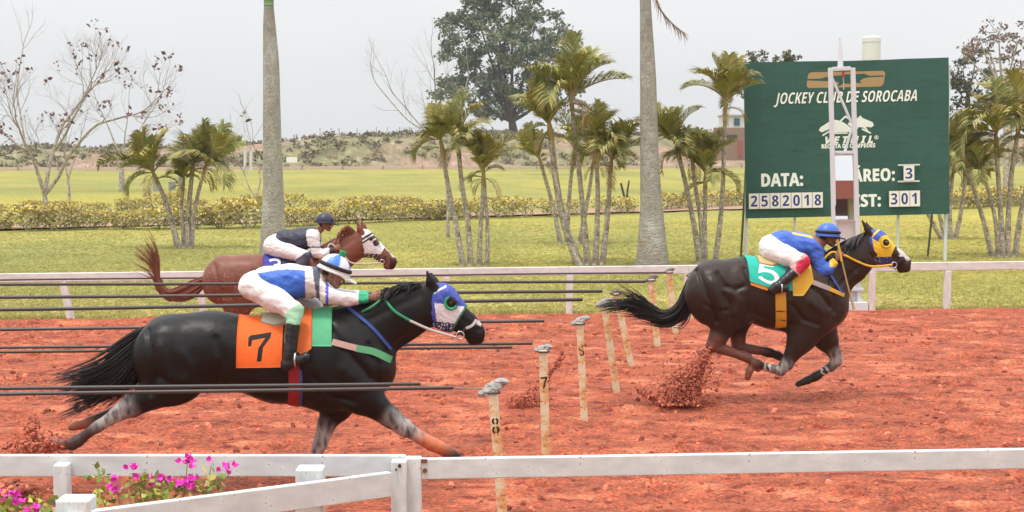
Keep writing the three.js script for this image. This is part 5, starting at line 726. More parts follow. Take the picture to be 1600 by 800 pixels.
function horseThing(S) {
  const fr = setFrame(S.fr), base = fr.base; for (const k of ['torso', 'head', 'legs']) S[k] = S[k].map(q => fixBone(fr, q)); if (S.furrows) S.furrows.forEach(f => { f.p = f.p.map(p => toFrame(fr, p[0], p[1], 0.2 * fr.s).slice(0, 2)); }); const eyeF = [1, -1].map(sd => toFrame(fr, S.eye[0], S.eye[1], 0.07 * fr.s));
  const H = thing('racehorse', S.label, 'horse', base, TRACK_YAW, 'horses racing on the red dirt track');
  const body = [...S.torso, ...S.head, ...S.legs];
  const mot = (x, y, z, f) => fbm((x - fr.x0) / fr.s * f, (y - fr.y0) / fr.s * f, z / fr.s * f, 3);
  const coat = (x, y, z, q) => {
    const jx = x + mot(x, y, z, 14) * 7, jy = y + mot(x + 50, y, z, 14) * 7; let c = S.coat;
    const v = 1 + mot(x, y, z, 5) * 0.35 + mot(x, y, z, 30) * 0.25; let name = q.c || 'coat';
    if (S.paint) name = S.paint(jx, jy, z, q, name) || name;
    c = S.colors[name] || c; let k = v;
    if (name === 'powder') { const m = smooth(-0.5, 0.3, mot(x * 1.3, y * 0.45, z, 20)); return [0, 1, 2].map(i => mix(S.coat[i] * 1.5, c[i], m)); }
    return c.map(a => a * k);
  };
  // furrows between the muscles, as pixel polylines [[x, y]...], depth and width
  const fur = (S.furrows || []).map(f => ({ ...f, box: [Math.min(...f.p.map(q => q[0])) - f.w * 3, Math.max(...f.p.map(q => q[0])) + f.w * 3, Math.min(...f.p.map(q => q[1])) - f.w * 3, Math.max(...f.p.map(q => q[1])) + f.w * 3] }));
  const muscle = (x, y, z) => {
    const vn = noise.noise(x / fr.s * 5.5 + 9, y / fr.s * 5.5, z / fr.s * 5.5), vm = smooth(0.0, 0.3, noise.noise(x / fr.s * 3 + 2, y / fr.s * 3, 8));
    let d = mot(x, y, z, 3.2) * fr.s * 0.011 + mot(x, y, z, 9) * fr.s * 0.0045 + mot(x, y, z, 21) * fr.s * 0.0016 - Math.exp(-(vn * vn) / 0.0022) * vm * fr.s * 0.0035;
    if (Math.abs(z) > fr.s * 0.03) for (const f of fur) { if (x < f.box[0] || x > f.box[1] || y < f.box[2] || y > f.box[3]) continue; let m = 1e9; for (let i = 0; i < f.p.length - 1; i++) { const [ax, ay] = f.p[i], [bx, by] = f.p[i + 1], ex = bx - ax, ey = by - ay, t = clamp(((x - ax) * ex + (y - ay) * ey) / (ex * ex + ey * ey)), q = Math.hypot(x - ax - ex * t, y - ay - ey * t); if (q < m) m = q; } d += f.d * Math.exp(-(m * m) / (f.w * f.w)); }
    return d;
  };
  part('body', sdfGeo(fr, body, { cell: fr.s * 0.0122, color: coat, soft: fr.s * 0.02, disp: muscle, uvScale: 3 }), coatMat, H);
  // eyes
  for (const sd of [1, -1]) { const z = skin(S.head, eyeF[0][0], eyeF[0][1], sd, 0), g = new THREE.SphereGeometry(0.021, 14, 10); g.translate((eyeF[0][0] - fr.x0) / fr.s, (fr.y0 - eyeF[0][1]) / fr.s, (z / fr.s) - sd * 0.009); part('eye', g, eyeMat, H); }
  part('mane', locks(fr, S.mane, S.maneN, S.fr.s * 0.0062, S.fr.s * 0.055, S.seed + 1, S.hair), hairMat, H);
  part('tail', locks(fr, S.tail, S.tailN, S.fr.s * 0.0058, S.fr.s * (S.tailSpread || 0.12), S.seed + 2, S.hair), hairMat, H);
  // blinker hood
  const hood = part('blinker_hood', sdfGeo(fr, S.head.filter(q => !q.cut && !q.ear), { cell: fr.s * 0.0052, grow: fr.s * 0.007, clip: S.hoodClip, color: S.hoodColor, uvScale: 6, disp: (x, y, z) => mot(x, y, z, 9) * fr.s * 0.008 }), silkMat, H);
  for (const sd of [1, -1]) {                                    // half cup round the eye
    const z = skin(S.head, eyeF[0][0], eyeF[0][1], sd, fr.s * 0.004), g = new THREE.TorusGeometry(0.047, 0.011, 8, 22, Math.PI * 1.25); g.rotateZ(Math.PI * 0.62); g.translate((eyeF[0][0] - fr.x0) / fr.s, (fr.y0 - eyeF[0][1]) / fr.s, z / fr.s); paint(g, ...S.cup); part('eye_cup', g, silkMat, hood);
  }
  const all = [...S.torso, ...S.legs.filter(q => q.top), ...S.head];
  for (const st of S.straps) {
    for (const sd of [1, -1]) part(st.name, strap(fr, all, st.pts, st.w, fr.s * 0.008, sd), std(rgb(...st.c), 0.6), H);
  }
  return { H, fr, base, all };
}
// an open strap hanging free between pixel points (z in pixels)
function cord(fr, pts, r, mat, parent, name, flat = 1) { const g = tube(pts.map(p => at3(fr, p[0], p[1], p[2] || 0)), r, 7, pts.length * 6); return part(name, g, mat, parent); }

// a closed fist (millimetres): knuckles forward, thumb on top, back of the hand to +z
function fist(side, closeK = 1) {
  const fr = { x0: 0, y0: 0, s: 1000 }, b = [bone([-34, 2, 0, 22], [-8, 0, 0, 30], { w: 0.62, k: 10 }), bone([-8, -2, 1, 31], [18, -2, 3, 33], { w: 0.5, k: 10 })];
  const L = [30, 33, 30, 23], Y = [-26, -9, 9, 25];
  for (let i = 0; i < 4; i++) { const y = Y[i], r = i === 3 ? 8 : 9.2, l = L[i]; b.push(bone([22, y, 8, r + 1], [22 + l * 0.8, y + 1, 4, r], { k: 3 }), bone([22 + l * 0.8, y + 1, 4, r], [24 + l * 0.7, y + 2, -20 - i, r - 0.6], { k: 3 }), bone([24 + l * 0.7, y + 2, -20 - i, r - 0.6], [16, y + 2, -25, r - 1.4], { k: 3 })); }
  b.push(bone([-18, -18, -6, 13], [4, -36, -8, 11], { k: 6 }), bone([4, -36, -8, 11], [26, -43, -6, 9.5], { k: 4 }), bone([26, -43, -6, 9.5], [46, -38, -4, 8], { k: 4 }));
  const g = sdfGeo(fr, b, { cell: 3, color: (x, y, z) => { const n = 1 + fbm(x * 0.04, y * 0.04, z * 0.04, 3) * 0.25; return [0.27 * n, 0.125 * n, 0.08 * n]; } });
  if (side < 0) { g.scale(1, 1, -1); const ix = g.index.array; for (let i = 0; i < ix.length; i += 3) { const t = ix[i]; ix[i] = ix[i + 1]; ix[i + 1] = t; } g.computeVertexNormals(); }
  return g;
}
function faceGeo(tone) {
  const fr = { x0: 0, y0: 0, s: 1000 };
  const b = [bone([-22, -28, 0, 76], [8, -30, 0, 74], { w: 0.84, k: 20 }), bone([28, 12, 0, 56], [34, 34, 0, 46], { w: 0.88, k: 20 }), bone([-10, 40, 34, 20], [48, 74, 10, 20], { k: 18 }), bone([-10, 40, -34, 20], [48, 74, -10, 20], { k: 18 }), bone([52, 72, -6, 21], [60, 78, 6, 20], { k: 12 }),
    bone([78, -8, 0, 9], [101, 26, 0, 10], { k: 8 }), bone([96, 30, -10, 8], [96, 30, 10, 8], { k: 6 }), bone([74, -22, -38, 13], [82, -20, 0, 12], { k: 10 }), bone([74, -22, 38, 13], [82, -20, 0, 12], { k: 10 }), bone([60, 14, 42, 18], [48, 24, 50, 14], { k: 12 }), bone([60, 14, -42, 18], [48, 24, -50, 14], { k: 12 }),
    bone([82, 50, -18, 7], [87, 49, 18, 7], { k: 4, c: 'lip' }), bone([80, 60, -15, 7], [84, 60, 15, 7], { k: 4, c: 'lip' }), bone([86, -4, 30, 9], [88, -4, 30, 9], { cut: 1 }), bone([86, -4, -30, 9], [88, -4, -30, 9], { cut: 1 }), bone([70, -2, 29, 13], [71, -2, 29, 13], { k: 2, c: 'eye' }), bone([70, -2, -29, 13], [71, -2, -29, 13], { k: 2, c: 'eye' })];
  for (const s of [1, -1]) b.push(bone([-16, -12, s * 66, 12], [-8, 26, s * 64, 9], { k: 6, c: 'ear' }), bone([-20, -10, s * 74, 7], [-14, 14, s * 74, 6], { k: 5, c: 'ear' }));
  return sdfGeo(fr, b, { cell: 4, color: (x, y, z, q) => { const n = 1 + fbm(x * 0.03, y * 0.03, z * 0.03, 3) * 0.2; if (q.c === 'eye' && x > 74) { const e = Math.hypot(y + 2, Math.abs(z) - 29); return e < 6 ? [0.015, 0.01, 0.008] : [0.55, 0.5, 0.46]; } if (q.c === 'lip') return [tone[0] * 0.75 * n, tone[1] * 0.5 * n, tone[2] * 0.55 * n]; if (x < 20 && y < -18 || x < -34 && y < 30) return [0.012, 0.01, 0.009]; return tone.map(c => c * n); } });
}
function helmetGeo(colorFn, peak = 60) {                         // shell and peak, metres, centre of the skull at the origin
  const dome = new THREE.SphereGeometry(1, 40, 24, 0, Math.PI * 2, 0, Math.PI * 0.53); dome.scale(0.128, 0.128, 0.104); dome.translate(-0.006, -0.0, 0);
  const p = dome.attributes.position, c = []; for (let i = 0; i < p.count; i++) c.push(...colorFn(p.getX(i), p.getY(i), p.getZ(i))); dome.setAttribute('color', new THREE.Float32BufferAttribute(c, 3)); return dome;
}
function riderThing(S, fr, base) {
  const P = thing('person', S.label, 'person', base, TRACK_YAW, 'jockeys riding the racing horses'), s = fr.s;
  const mot = (x, y, z, f) => fbm((x - fr.x0) / s * f + S.seed, (y - fr.y0) / s * f, z / s * f, 3);
  const loc = p => at3(fr, p[0], p[1], p[2]); S = { ...S }; for (const k of ['torso', 'arms', 'legs', 'neck']) S[k] = S[k].map(q => fixBone(fr, q));
  // body: torso, limbs, head and hands in one mesh
  const gs = [sdfGeo(fr, [...S.torso, ...S.arms, ...S.legs, ...S.neck], { cell: s * 0.012, grow: -s * 0.013, color: () => S.tone })];
  const hd = faceGeo(S.tone); hd.rotateZ(S.tilt); if (S.turn) hd.rotateY(S.turn); hd.translate(...loc(S.headAt).toArray()); gs.push(hd);
  for (const h of S.hands) { const g = fist(h.side); g.rotateY(h.yaw || 0); g.rotateZ(h.rot); g.translate(...loc(h.at).toArray()); gs.push(g); }
  part('body', join(gs), skinMat, P);
  const wr = amp => (x, y, z) => mot(x, y * 1.6, z, 6) * s * amp * 0.8 + (Math.abs(mot(x * 0.55 + y * 0.5, y * 1.5 - x * 0.35, z * 0.7, 9)) - 0.2) * s * amp * 1.3;
  const jacket = part('jacket', sdfGeo(fr, [...S.torso, ...S.arms], { cell: s * 0.0085, grow: s * 0.007, color: S.jacketColor, disp: wr(0.016), uvScale: 4, clip: S.jacketClip }), silkMat, P);
  part('breeches', sdfGeo(fr, S.legs.filter(q => q.c !== 'boot'), { cell: s * 0.0085, grow: s * 0.008, color: S.breechColor, disp: wr(0.014), uvScale: 4 }), breechMat, P);
  for (const sd of [1, -1]) part('boot', sdfGeo(fr, S.legs.filter(q => q.c === 'boot' && q.a[2] * sd > 0), { cell: s * 0.0085, grow: s * 0.008, disp: wr(0.008) }), S.bootMat || bootMat, P);
  const hm = new THREE.Group(); hm.name = 'helmet'; hm.position.copy(loc(S.headAt)); hm.rotation.order = 'YZX'; hm.rotation.z = S.tilt + (S.helmTilt || 0); hm.rotation.y = S.turn || 0; P.add(hm); hm.translateY(0.03);
  part('shell', helmetGeo(S.helmColor), vcol(0.35, { bumpMap: clothTex, bumpScale: 0.003 }), hm);
  const rim = new THREE.TorusGeometry(1, 0.07, 8, 40); rim.rotateX(Math.PI / 2); rim.scale(0.129, 0.13, 0.105); rim.translate(-0.006, -0.012, 0); part('rim', rim, std(rgb(...S.rimColor), 0.5), hm);
  { const sh = new THREE.Shape(); sh.absellipse(0, 0, 0.125, 0.098, -1.15, 1.15, false); sh.absellipse(0.03, 0, 0.125 + S.peak * 0.7, 0.088, 1.0, -1.0, true); const g = new THREE.ExtrudeGeometry(sh, { depth: 0.008, bevelEnabled: true, bevelSize: 0.003, bevelThickness: 0.003, bevelSegments: 2, curveSegments: 16 }); g.rotateX(Math.PI / 2); g.rotateZ(-0.16); g.translate(0, -0.004, 0); part('peak', g, std(rgb(...S.peakColor), 0.5), hm); }
  if (S.band) { const g = new THREE.TorusGeometry(1, 0.1, 8, 40); g.rotateX(Math.PI / 2); g.scale(0.126, 0.16, 0.103); g.translate(-0.005, 0.028, 0); part('goggle_strap', g, std(rgb(0.008, 0.008, 0.009), 0.6), hm); }
  if (S.goggles) { const g = rbox(0.03, 0.055, 0.135, 0.013, 3); g.translate(0.098, S.goggles === 2 ? -0.045 : 0.034, 0); part('goggles', g, new THREE.MeshPhysicalMaterial({ color: rgb(0.01, 0.01, 0.012), roughness: 0.12, clearcoat: 1 }), hm); }
  if (S.pompom) { const R = rnd(5), gg = []; for (let i = 0; i < 90; i++) { const d = V(R() - 0.5, R() - 0.5, R() - 0.5).normalize(), g = tube([d.clone().multiplyScalar(0.004), d.clone().multiplyScalar(0.03)], [0.006, 0.004], 4, 2); gg.push(g); } const g = join(gg); g.translate(0.012, 0.142, 0); part('pompom', g, std(rgb(...S.pompom), 0.9), hm); }
  return P;
}
const bumpSpeck = (x, y, s) => noise.noise(x * 0.31 * 198 / s, y * 0.31 * 198 / s, 4.4);

// ================================================================ black horse with the orange cloth
const A = (() => {
  const fr = { x0: 440, y0: 768, s: 198 };
  const torso = [bone([270, 547, 0, 56], [335, 547, 0, 56], { w: 0.86, k: 18 }), bone([335, 547, 0, 56], [440, 562, 0, 62], { w: 0.82, k: 18 }), bone([440, 563, 0, 64], [520, 566, 0, 74], { w: 0.74, k: 18 }), bone([520, 566, 0, 74], [560, 570, 0, 50], { w: 0.7, k: 20 }), bone([470, 512, 0, 17], [535, 506, 0, 20], { w: 0.6, k: 20 }), bone([560, 572, 0, 46], [584, 580, 0, 33], { w: 0.85, k: 16 }),
    bone([545, 540, 0, 54], [622, 494, 0, 40], { w: 0.52, k: 18 }), bone([622, 494, 0, 40], [664, 478, 0, 32], { w: 0.48, k: 14 }), bone([560, 500, 0, 20], [640, 462, 0, 10], { w: 0.5, k: 14 }), bone([530, 540, 24, 30], [578, 572, 20, 24], { w: 0.7, k: 14 }), bone([530, 540, -24, 30], [578, 572, -20, 24], { w: 0.7, k: 14 })];
  const head = [bone([685, 482, 0, 30], [699, 492, 0, 25], { w: 0.5, k: 8 }), bone([691, 473, 0, 26], [728, 506, 0, 18], { w: 0.6, k: 8 }), bone([728, 506, 0, 18], [741, 519, 0, 17], { w: 0.62, k: 7 }), bone([738, 531, 0, 8.5], [747, 530, 0, 8], { k: 5 }), bone([671, 458, 0, 14], [690, 461, 0, 15], { w: 0.75, k: 8 }), bone([699, 458, 10, 6], [708, 470, 11, 6], { k: 6 }), bone([699, 458, -10, 6], [708, 470, -11, 6], { k: 6 }),
    bone([677, 449, 8, 7], [673, 439, 9, 6.5], { k: 4, ear: 1, w: 0.7 }), bone([673, 439, 9, 6.5], [667, 424, 10, 2], { k: 3, ear: 1, w: 0.7 }), bone([681, 450, -8, 7], [678, 441, -9, 6.5], { k: 4, ear: 1, w: 0.7 }), bone([678, 441, -9, 6.5], [673, 427, -10, 2], { k: 3, ear: 1, w: 0.7 }), bone([751, 514, 9, 3.4], [747, 518, 11, 2.2], { cut: 1 }), bone([751, 514, -9, 3.4], [747, 518, -11, 2.2], { cut: 1 }), bone([755, 529, 12, 1.1], [735, 525, 12, 0.9], { cut: 1 })];
  const legs = [
    bone([258, 556, 24, 44], [285, 592, 26, 34], { w: 0.62, k: 16, top: 1 }), bone([244, 556, 22, 30], [248, 598, 22, 26], { w: 0.7, k: 16, top: 1 }), bone([272, 598, 26, 31], [207, 634, 23, 16], { w: 0.7, k: 12 }),
    bone([206, 634, 23, 15], [186, 644, 23, 12], { k: 8, w: 0.75, c: 'powder' }), bone([186, 646, 23, 11], [152, 667, 23, 8.5], { k: 5, w: 0.8, c: 'powder' }), bone([152, 667, 23, 8.5], [122, 688, 23, 7.5], { k: 5, w: 0.9, c: 'dusty' }), bone([121, 689, 23, 9], [113, 694, 23, 9], { k: 5, c: 'dusty' }), bone([113, 694, 23, 8], [99, 694, 23, 7], { k: 4, c: 'dusty' }), bone([99, 695, 23, 8.5], [80, 689, 23, 6], { k: 2, w: 0.85, c: 'dirt' }),
    bone([262, 558, -24, 42], [284, 592, -25, 32], { w: 0.62, k: 16, top: 1 }), bone([272, 596, -25, 29], [204, 632, -22, 14], { w: 0.7, k: 12 }), bone([204, 632, -22, 13], [184, 643, -22, 11], { k: 8, w: 0.8 }), bone([184, 643, -22, 10], [142, 658, -22, 7.5], { k: 5, w: 0.85, c: 'dusty' }), bone([141, 659, -22, 8.5], [134, 662, -22, 8], { k: 4, c: 'dirt' }), bone([134, 662, -22, 8], [112, 667, -22, 6.5], { k: 2, c: 'dirt' }),
    bone([545, 586, 22, 34], [564, 618, 23, 27], { w: 0.7, k: 14, top: 1 }), bone([560, 614, 23, 29], [610, 652, 23, 15.5], { w: 0.72, k: 10 }), bone([608, 651, 23, 15], [630, 667, 23, 13.5], { k: 6, w: 0.8, c: 'powder' }), bone([630, 667, 23, 12], [655, 683, 23, 9.5], { k: 5, w: 0.8, c: 'powder' }), bone([657, 684, 23, 10], [675, 694, 23, 10.5], { k: 3, w: 0.9, c: 'wrap' }), bone([675, 694, 23, 10.5], [696, 704, 23, 9.5], { k: 3, w: 0.9, c: 'wrap' }), bone([698, 706, 23, 9.5], [715, 713, 23, 6], { k: 2, w: 0.95, c: 'hoof' }),
    bone([540, 592, -20, 34], [528, 632, -20, 24], { w: 0.7, k: 14, top: 1 }), bone([528, 628, -20, 26], [511, 662, -19, 14], { w: 0.75, k: 10 }), bone([510, 663, -19, 13], [501, 692, -18, 12], { k: 6, w: 0.85, c: 'powder' }), bone([500, 694, -18, 10.5], [485, 736, -18, 8], { k: 5, w: 0.85, c: 'powder' }), bone([484, 738, -18, 9.5], [486, 742, -18, 9], { k: 4 }), bone([486, 742, -18, 8.5], [492, 755, -18, 8], { k: 3 }), bone([492, 756, -18, 9], [495, 762, -18, 10], { k: 2, c: 'hoof' })];
  const S = { fr, torso, head, legs, seed: 11, furrows: [{ p: [[338, 530], [348, 560], [338, 600]], d: 4.50, w: 6.80 }, { p: [[232, 520], [240, 555], [246, 590], [236, 615]], d: 4.50, w: 5.10 }, { p: [[250, 585], [270, 600], [292, 602]], d: 3.00, w: 4.25 }, { p: [[508, 505], [540, 545], [578, 590]], d: 4.80, w: 5.95 }, { p: [[492, 588], [516, 618], [552, 626]], d: 4.80, w: 5.10 }, { p: [[575, 540], [590, 570], [588, 600]], d: 3.90, w: 5.10 }, { p: [[668, 508], [640, 526], [608, 552]], d: 3.90, w: 4.67 }, { p: [[570, 505], [610, 485], [655, 465]], d: 2.70, w: 5.95 }, { p: [[360, 602], [400, 610], [450, 618]], d: 3.00, w: 5.95 }, { p: [[285, 550], [300, 575], [296, 592]], d: -3.90, w: 9.35 }, { p: [[252, 540], [258, 565], [266, 585]], d: -3.90, w: 7.65 }, { p: [[535, 575], [560, 600]], d: -4.50, w: 10.20 }, { p: [[680, 492], [690, 506], [706, 512]], d: 2.70, w: 2.89 }, { p: [[722, 500], [742, 518]], d: 1.50, w: 2.55 }, { p: [[300, 640], [240, 632]], d: -1.50, w: 4.25 }], label: 'black horse in an orange number 7 cloth, stretched out in full gallop', coat: [0.0115, 0.0098, 0.0092], hair: [0.007, 0.006, 0.006], eye: [705, 473],
    colors: { coat: [0.0085, 0.0073, 0.007], powder: [0.42, 0.38, 0.37], dusty: [0.06, 0.035, 0.03], dirt: [0.3, 0.1, 0.06], wrap: [0.52, 0.16, 0.075], hoof: [0.02, 0.02, 0.021], white: [0.6, 0.55, 0.55] },
    paint: (x, y, z, q, n) => { if (n !== 'coat') return n; if (Math.hypot(x - 748, y - 506) < 6 && y < 510) return 'white'; return n; },
    mane: [[[664, 447, 4], [658, 445, 7], [652, 449, 12], [649, 454, 15]], [[642, 453, 3], [632, 448, 8], [622, 451, 14], [616, 459, 18]], [[626, 457, 2], [614, 452, 8], [606, 458, 14], [602, 468, 18]], [[606, 462, 2], [596, 460, 10], [590, 468, 16], [588, 478, 20]]], maneN: 240,
    tail: [[[256, 505, 0], [218, 524, 2], [158, 566, 4], [62, 600, 6]], [[250, 508, 0], [212, 540, 3], [165, 578, 5], [86, 604, 0]], [[244, 512, 0], [212, 552, 3], [176, 590, 6], [120, 612, -4]], [[242, 514, 0], [216, 562, 2], [178, 600, 4], [92, 644, 0]], [[240, 516, 0], [222, 568, 0], [206, 596, 0], [182, 624, 2]]], tailN: 840,
    cup: [0.02, 0.32, 0.14], 
    hoodClip: (x, y) => Math.max(-(x - (666 + (y - 440) * 0.11)), (x - (728 - (y - 483) * (y > 483 ? 0.62 : 0.4)))),
    hoodColor: (x, y, z) => {
      const blue = [0.045, 0.07, 0.38], white = [0.72, 0.7, 0.75], navy = [0.02, 0.03, 0.12], green = [0.02, 0.16, 0.1]; const e = Math.hypot(x - 705, y - 473);
      if (x > 724 - (y - 483) * (y > 483 ? 0.62 : 0.4)) return green; if (x < 670 + (y - 440) * 0.11) return [0.06, 0.1, 0.45];
      if (e < 9) return [0.008, 0.008, 0.01];
      if (y > 503 + (x - 690) * 0.1) return noise.noise(x * 0.33, y * 0.33, z * 0.1) > 0.16 ? white : navy;
      if (Math.abs((y - 453) - (x - 686) * -0.55) < 1.8 && x > 678 && x < 697) return white;
      if (y > 476 + (x - 700) * 0.12 && x > 679 + (y - 476) * 0.12) return white; return blue;
    },
    straps: [{ name: 'breast_collar', pts: [[519, 534], [557, 544]], w: 9, c: [0.5, 0.3, 0.26] }, { name: 'breast_collar', pts: [[556, 544], [585, 550], [612, 562]], w: 10, c: [0.09, 0.32, 0.15] }, { name: 'martingale', pts: [[540, 476], [580, 510], [612, 546]], w: 4.5, c: [0.03, 0.07, 0.3] },
      { name: 'girth', pts: [[459, 560], [460, 605], [459, 634]], w: 17, c: [0.28, 0.012, 0.02] }, { name: 'girth_edge', pts: [[470, 578], [471, 610], [470, 632]], w: 4, c: [0.03, 0.08, 0.25] }, { name: 'noseband', pts: [[744, 499], [738, 508], [728, 513]], w: 4, c: [0.55, 0.52, 0.52] }, { name: 'chin_strap', pts: [[728, 513], [716, 522], [706, 527]], w: 4, c: [0.03, 0.03, 0.05] }] };
  const h = horseThing(S);
  const num = canvasTex(512, 512, (c, w, hh) => {
    c.fillStyle = '#ef6a22'; c.fillRect(0, 0, w, hh); const R = rnd(3); for (let i = 0; i < 900; i++) { c.fillStyle = R() > 0.5 ? 'rgba(255,140,60,0.06)' : 'rgba(190,70,20,0.06)'; c.fillRect(R() * w, R() * hh, 10 + R() * 60, 3 + R() * 8); }
    c.strokeStyle = '#d8541a'; c.lineWidth = 5; c.strokeRect(10, 0, w - 20, hh - 12);
    c.fillStyle = '#16130f'; c.beginPath(); c.moveTo(130, 195); c.lineTo(158, 175); c.lineTo(385, 150); c.lineTo(378, 205); c.lineTo(300, 300); c.lineTo(285, 445); c.lineTo(232, 448); c.lineTo(245, 310); c.lineTo(318, 205); c.lineTo(172, 225); c.lineTo(165, 285); c.lineTo(130, 290); c.closePath(); c.fill();
  });
  part('saddle_cloth', drape(fr, h.all, 373, 444, x => 572 - (x - 373) * 0.03, 560, 1.6, { seed: 2, skew: -2 }), clothMat(num, 0.75), h.H);
  part('saddle_pad', drape(fr, h.all, 446, 519, x => 538 + Math.max(0, (470 - x)) * 0.5, 560, 2.2, { seed: 4, off: 0.8 }), std(rgb(0.1, 0.42, 0.22), 0.8), h.H);
  part('saddle_flap', drape(fr, h.all, 462, 488, x => 552 - Math.abs(x - 474) * 0.8, 560, 2, { seed: 6, off: 3.2 }), std(rgb(0.72, 0.14, 0.02), 0.7), h.H);
  const sd = part('saddle', drape(fr, h.all, 407, 454, x => 508 - Math.abs(x - 430) * 0.25, 560, 4, { seed: 8, off: 4, wave: 1.2 }), std(rgb(0.5, 0.5, 0.4), 0.5), h.H);
  for (const z of [1, -1]) { const g = new THREE.TorusGeometry(0.062, 0.008, 8, 26); g.scale(0.8, 0.9, 1); g.rotateY(1.45); g.translate(...at3(fr, 462, 562, z * 64).toArray()); part('stirrup', g, steel, sd); part('stirrup_leather', beam(at3(fr, 464, 508, z * 50), at3(fr, 462, 552, z * 62), 0.018, 0.006, 0.002), leather, sd); }
  const green = std(rgb(0.03, 0.25, 0.12), 0.6), pale = std(rgb(0.55, 0.5, 0.5), 0.6);
  for (const z of [1, -1]) { cord(fr, [[600, 466, 16 * z], [616, 486, 26 * z], [640, 501, 24 * z]], 0.012, green, h.H, 'rein'); cord(fr, [[640, 501, 24 * z], [672, 515, 20 * z], [712, 527, 14 * z]], 0.011, pale, h.H, 'rein'); cord(fr, [[598, 466, 15 * z], [580, 480, 22 * z], [566, 487, 18 * z]], 0.01, green, h.H, 'rein'); }
  { const g = new THREE.TorusGeometry(0.03, 0.006, 8, 20); for (const z of [1, -1]) part('bit_ring', g.clone().translate(...at3(fr, 719, 524, z * 13).toArray()), steel, h.H); }

  const W = [0.74, 0.7, 0.7], BL = [0.035, 0.13, 0.55];
  riderThing({ seed: 3, label: 'jockey in blue and white silks and white breeches crouched low on horse 7', tone: [0.3, 0.145, 0.09], headAt: [521, 428, 0], tilt: -0.42, helmTilt: 0.05,
    torso: [bone([398, 444, 0, 18], [420, 441, 0, 20], { w: 1.15, k: 12 }), bone([420, 440, 0, 20], [452, 440, 0, 23], { w: 1.15, k: 12 }), bone([452, 440, 0, 23], [484, 441, 0, 23], { w: 1.2, k: 12 }), bone([484, 436, 18, 13], [484, 436, -18, 13], { k: 12 })],
    arms: [bone([484, 438, 24, 12], [512, 462, 27, 10], { k: 8 }), bone([512, 462, 27, 9.5], [540, 468, 23, 8.5], { k: 5 }), bone([540, 468, 23, 8.5], [574, 466, 15, 6.5], { k: 5 }), bone([484, 438, -24, 12], [516, 460, -27, 10], { k: 8 }), bone([516, 460, -27, 9.5], [580, 464, -15, 6.5], { k: 5 })],
    neck: [bone([490, 434, 0, 11], [513, 432, 0, 10])], jacketClip: (x, y) => Math.max(x - 576, 399 - x),
    legs: [bone([392, 447, 0, 17], [400, 444, 0, 17], { w: 1.3, k: 10 }), bone([400, 444, 0, 17], [424, 440, 0, 19], { w: 1.15, k: 8 }), bone([396, 450, 15, 18], [430, 468, 32, 16], { k: 8 }), bone([430, 468, 32, 16], [458, 485, 48, 12.5], { k: 8 }), bone([459, 486, 49, 12], [459, 503, 56, 10], { k: 6, c: 'knee' }), bone([459, 501, 56, 9.5], [453, 552, 63, 7.5], { k: 4, c: 'boot' }), bone([450, 560, 63, 7], [447, 571, 63, 6], { k: 5, c: 'boot' }), bone([448, 570, 63, 6.5], [478, 558, 66, 5.5], { k: 5, c: 'boot' }),
      bone([398, 449, -15, 18], [490, 480, -46, 12], { k: 8 }), bone([490, 481, -47, 11.5], [488, 500, -55, 9.5], { k: 6, c: 'knee2' }), bone([488, 500, -55, 9], [476, 552, -63, 7.5], { k: 4, c: 'boot' }), bone([474, 560, -63, 6.5], [500, 552, -66, 5.5], { k: 5, c: 'boot' })],
    breechColor: (x, y, z, q) => q.c === 'knee' ? [0.34, 0.62, 0.42] : q.c === 'knee2' ? [0.75, 0.4, 0.42] : (noise.noise(x * 0.2, y * 0.2, 1) > 0.42 && y > 452 && y < 462 && x < 430 ? [0.62, 0.42, 0.25] : W),
    jacketColor: (x, y, z, q) => {
      const t = (x - 400) / 90, topLine = 424 - 6 * Math.sin(t * 3); if (x > 560) return [0.03, 0.4, 0.2];
      if (x < 478 && y < topLine + 4 + t * -2) return W; if (q.a[0] < 490 && x < 500) { if (x > 477 && z > 8) return x > 491 + (y - 440) * 0.15 ? [0.08, 0.1, 0.13] : W; return BL; }
      if (x < 506 && z > 10) return W; if (Math.abs(x - 511) < 2.2) return [0.06, 0.1, 0.6]; if (x >= 500) return [0.74, 0.68, 0.72]; return BL;
    },
    helmColor: (x, y, z) => y < 0.032 ? [0.75, 0.72, 0.74] : (Math.atan2(z, x) * 3.2 / Math.PI + 20.6) % 2 < 1 ? [0.06, 0.2, 0.68] : [0.76, 0.72, 0.78], rimColor: [0.75, 0.72, 0.74], peakColor: [0.78, 0.75, 0.78], peak: 0.06, band: 1, pompom: [0.04, 0.45, 0.18],
    hands: [{ at: [586, 464, 14], rot: 0.12, side: 1 }, { at: [590, 463, -13], rot: 0.1, side: -1 }] }, fr, h.base);
  return h;
})();

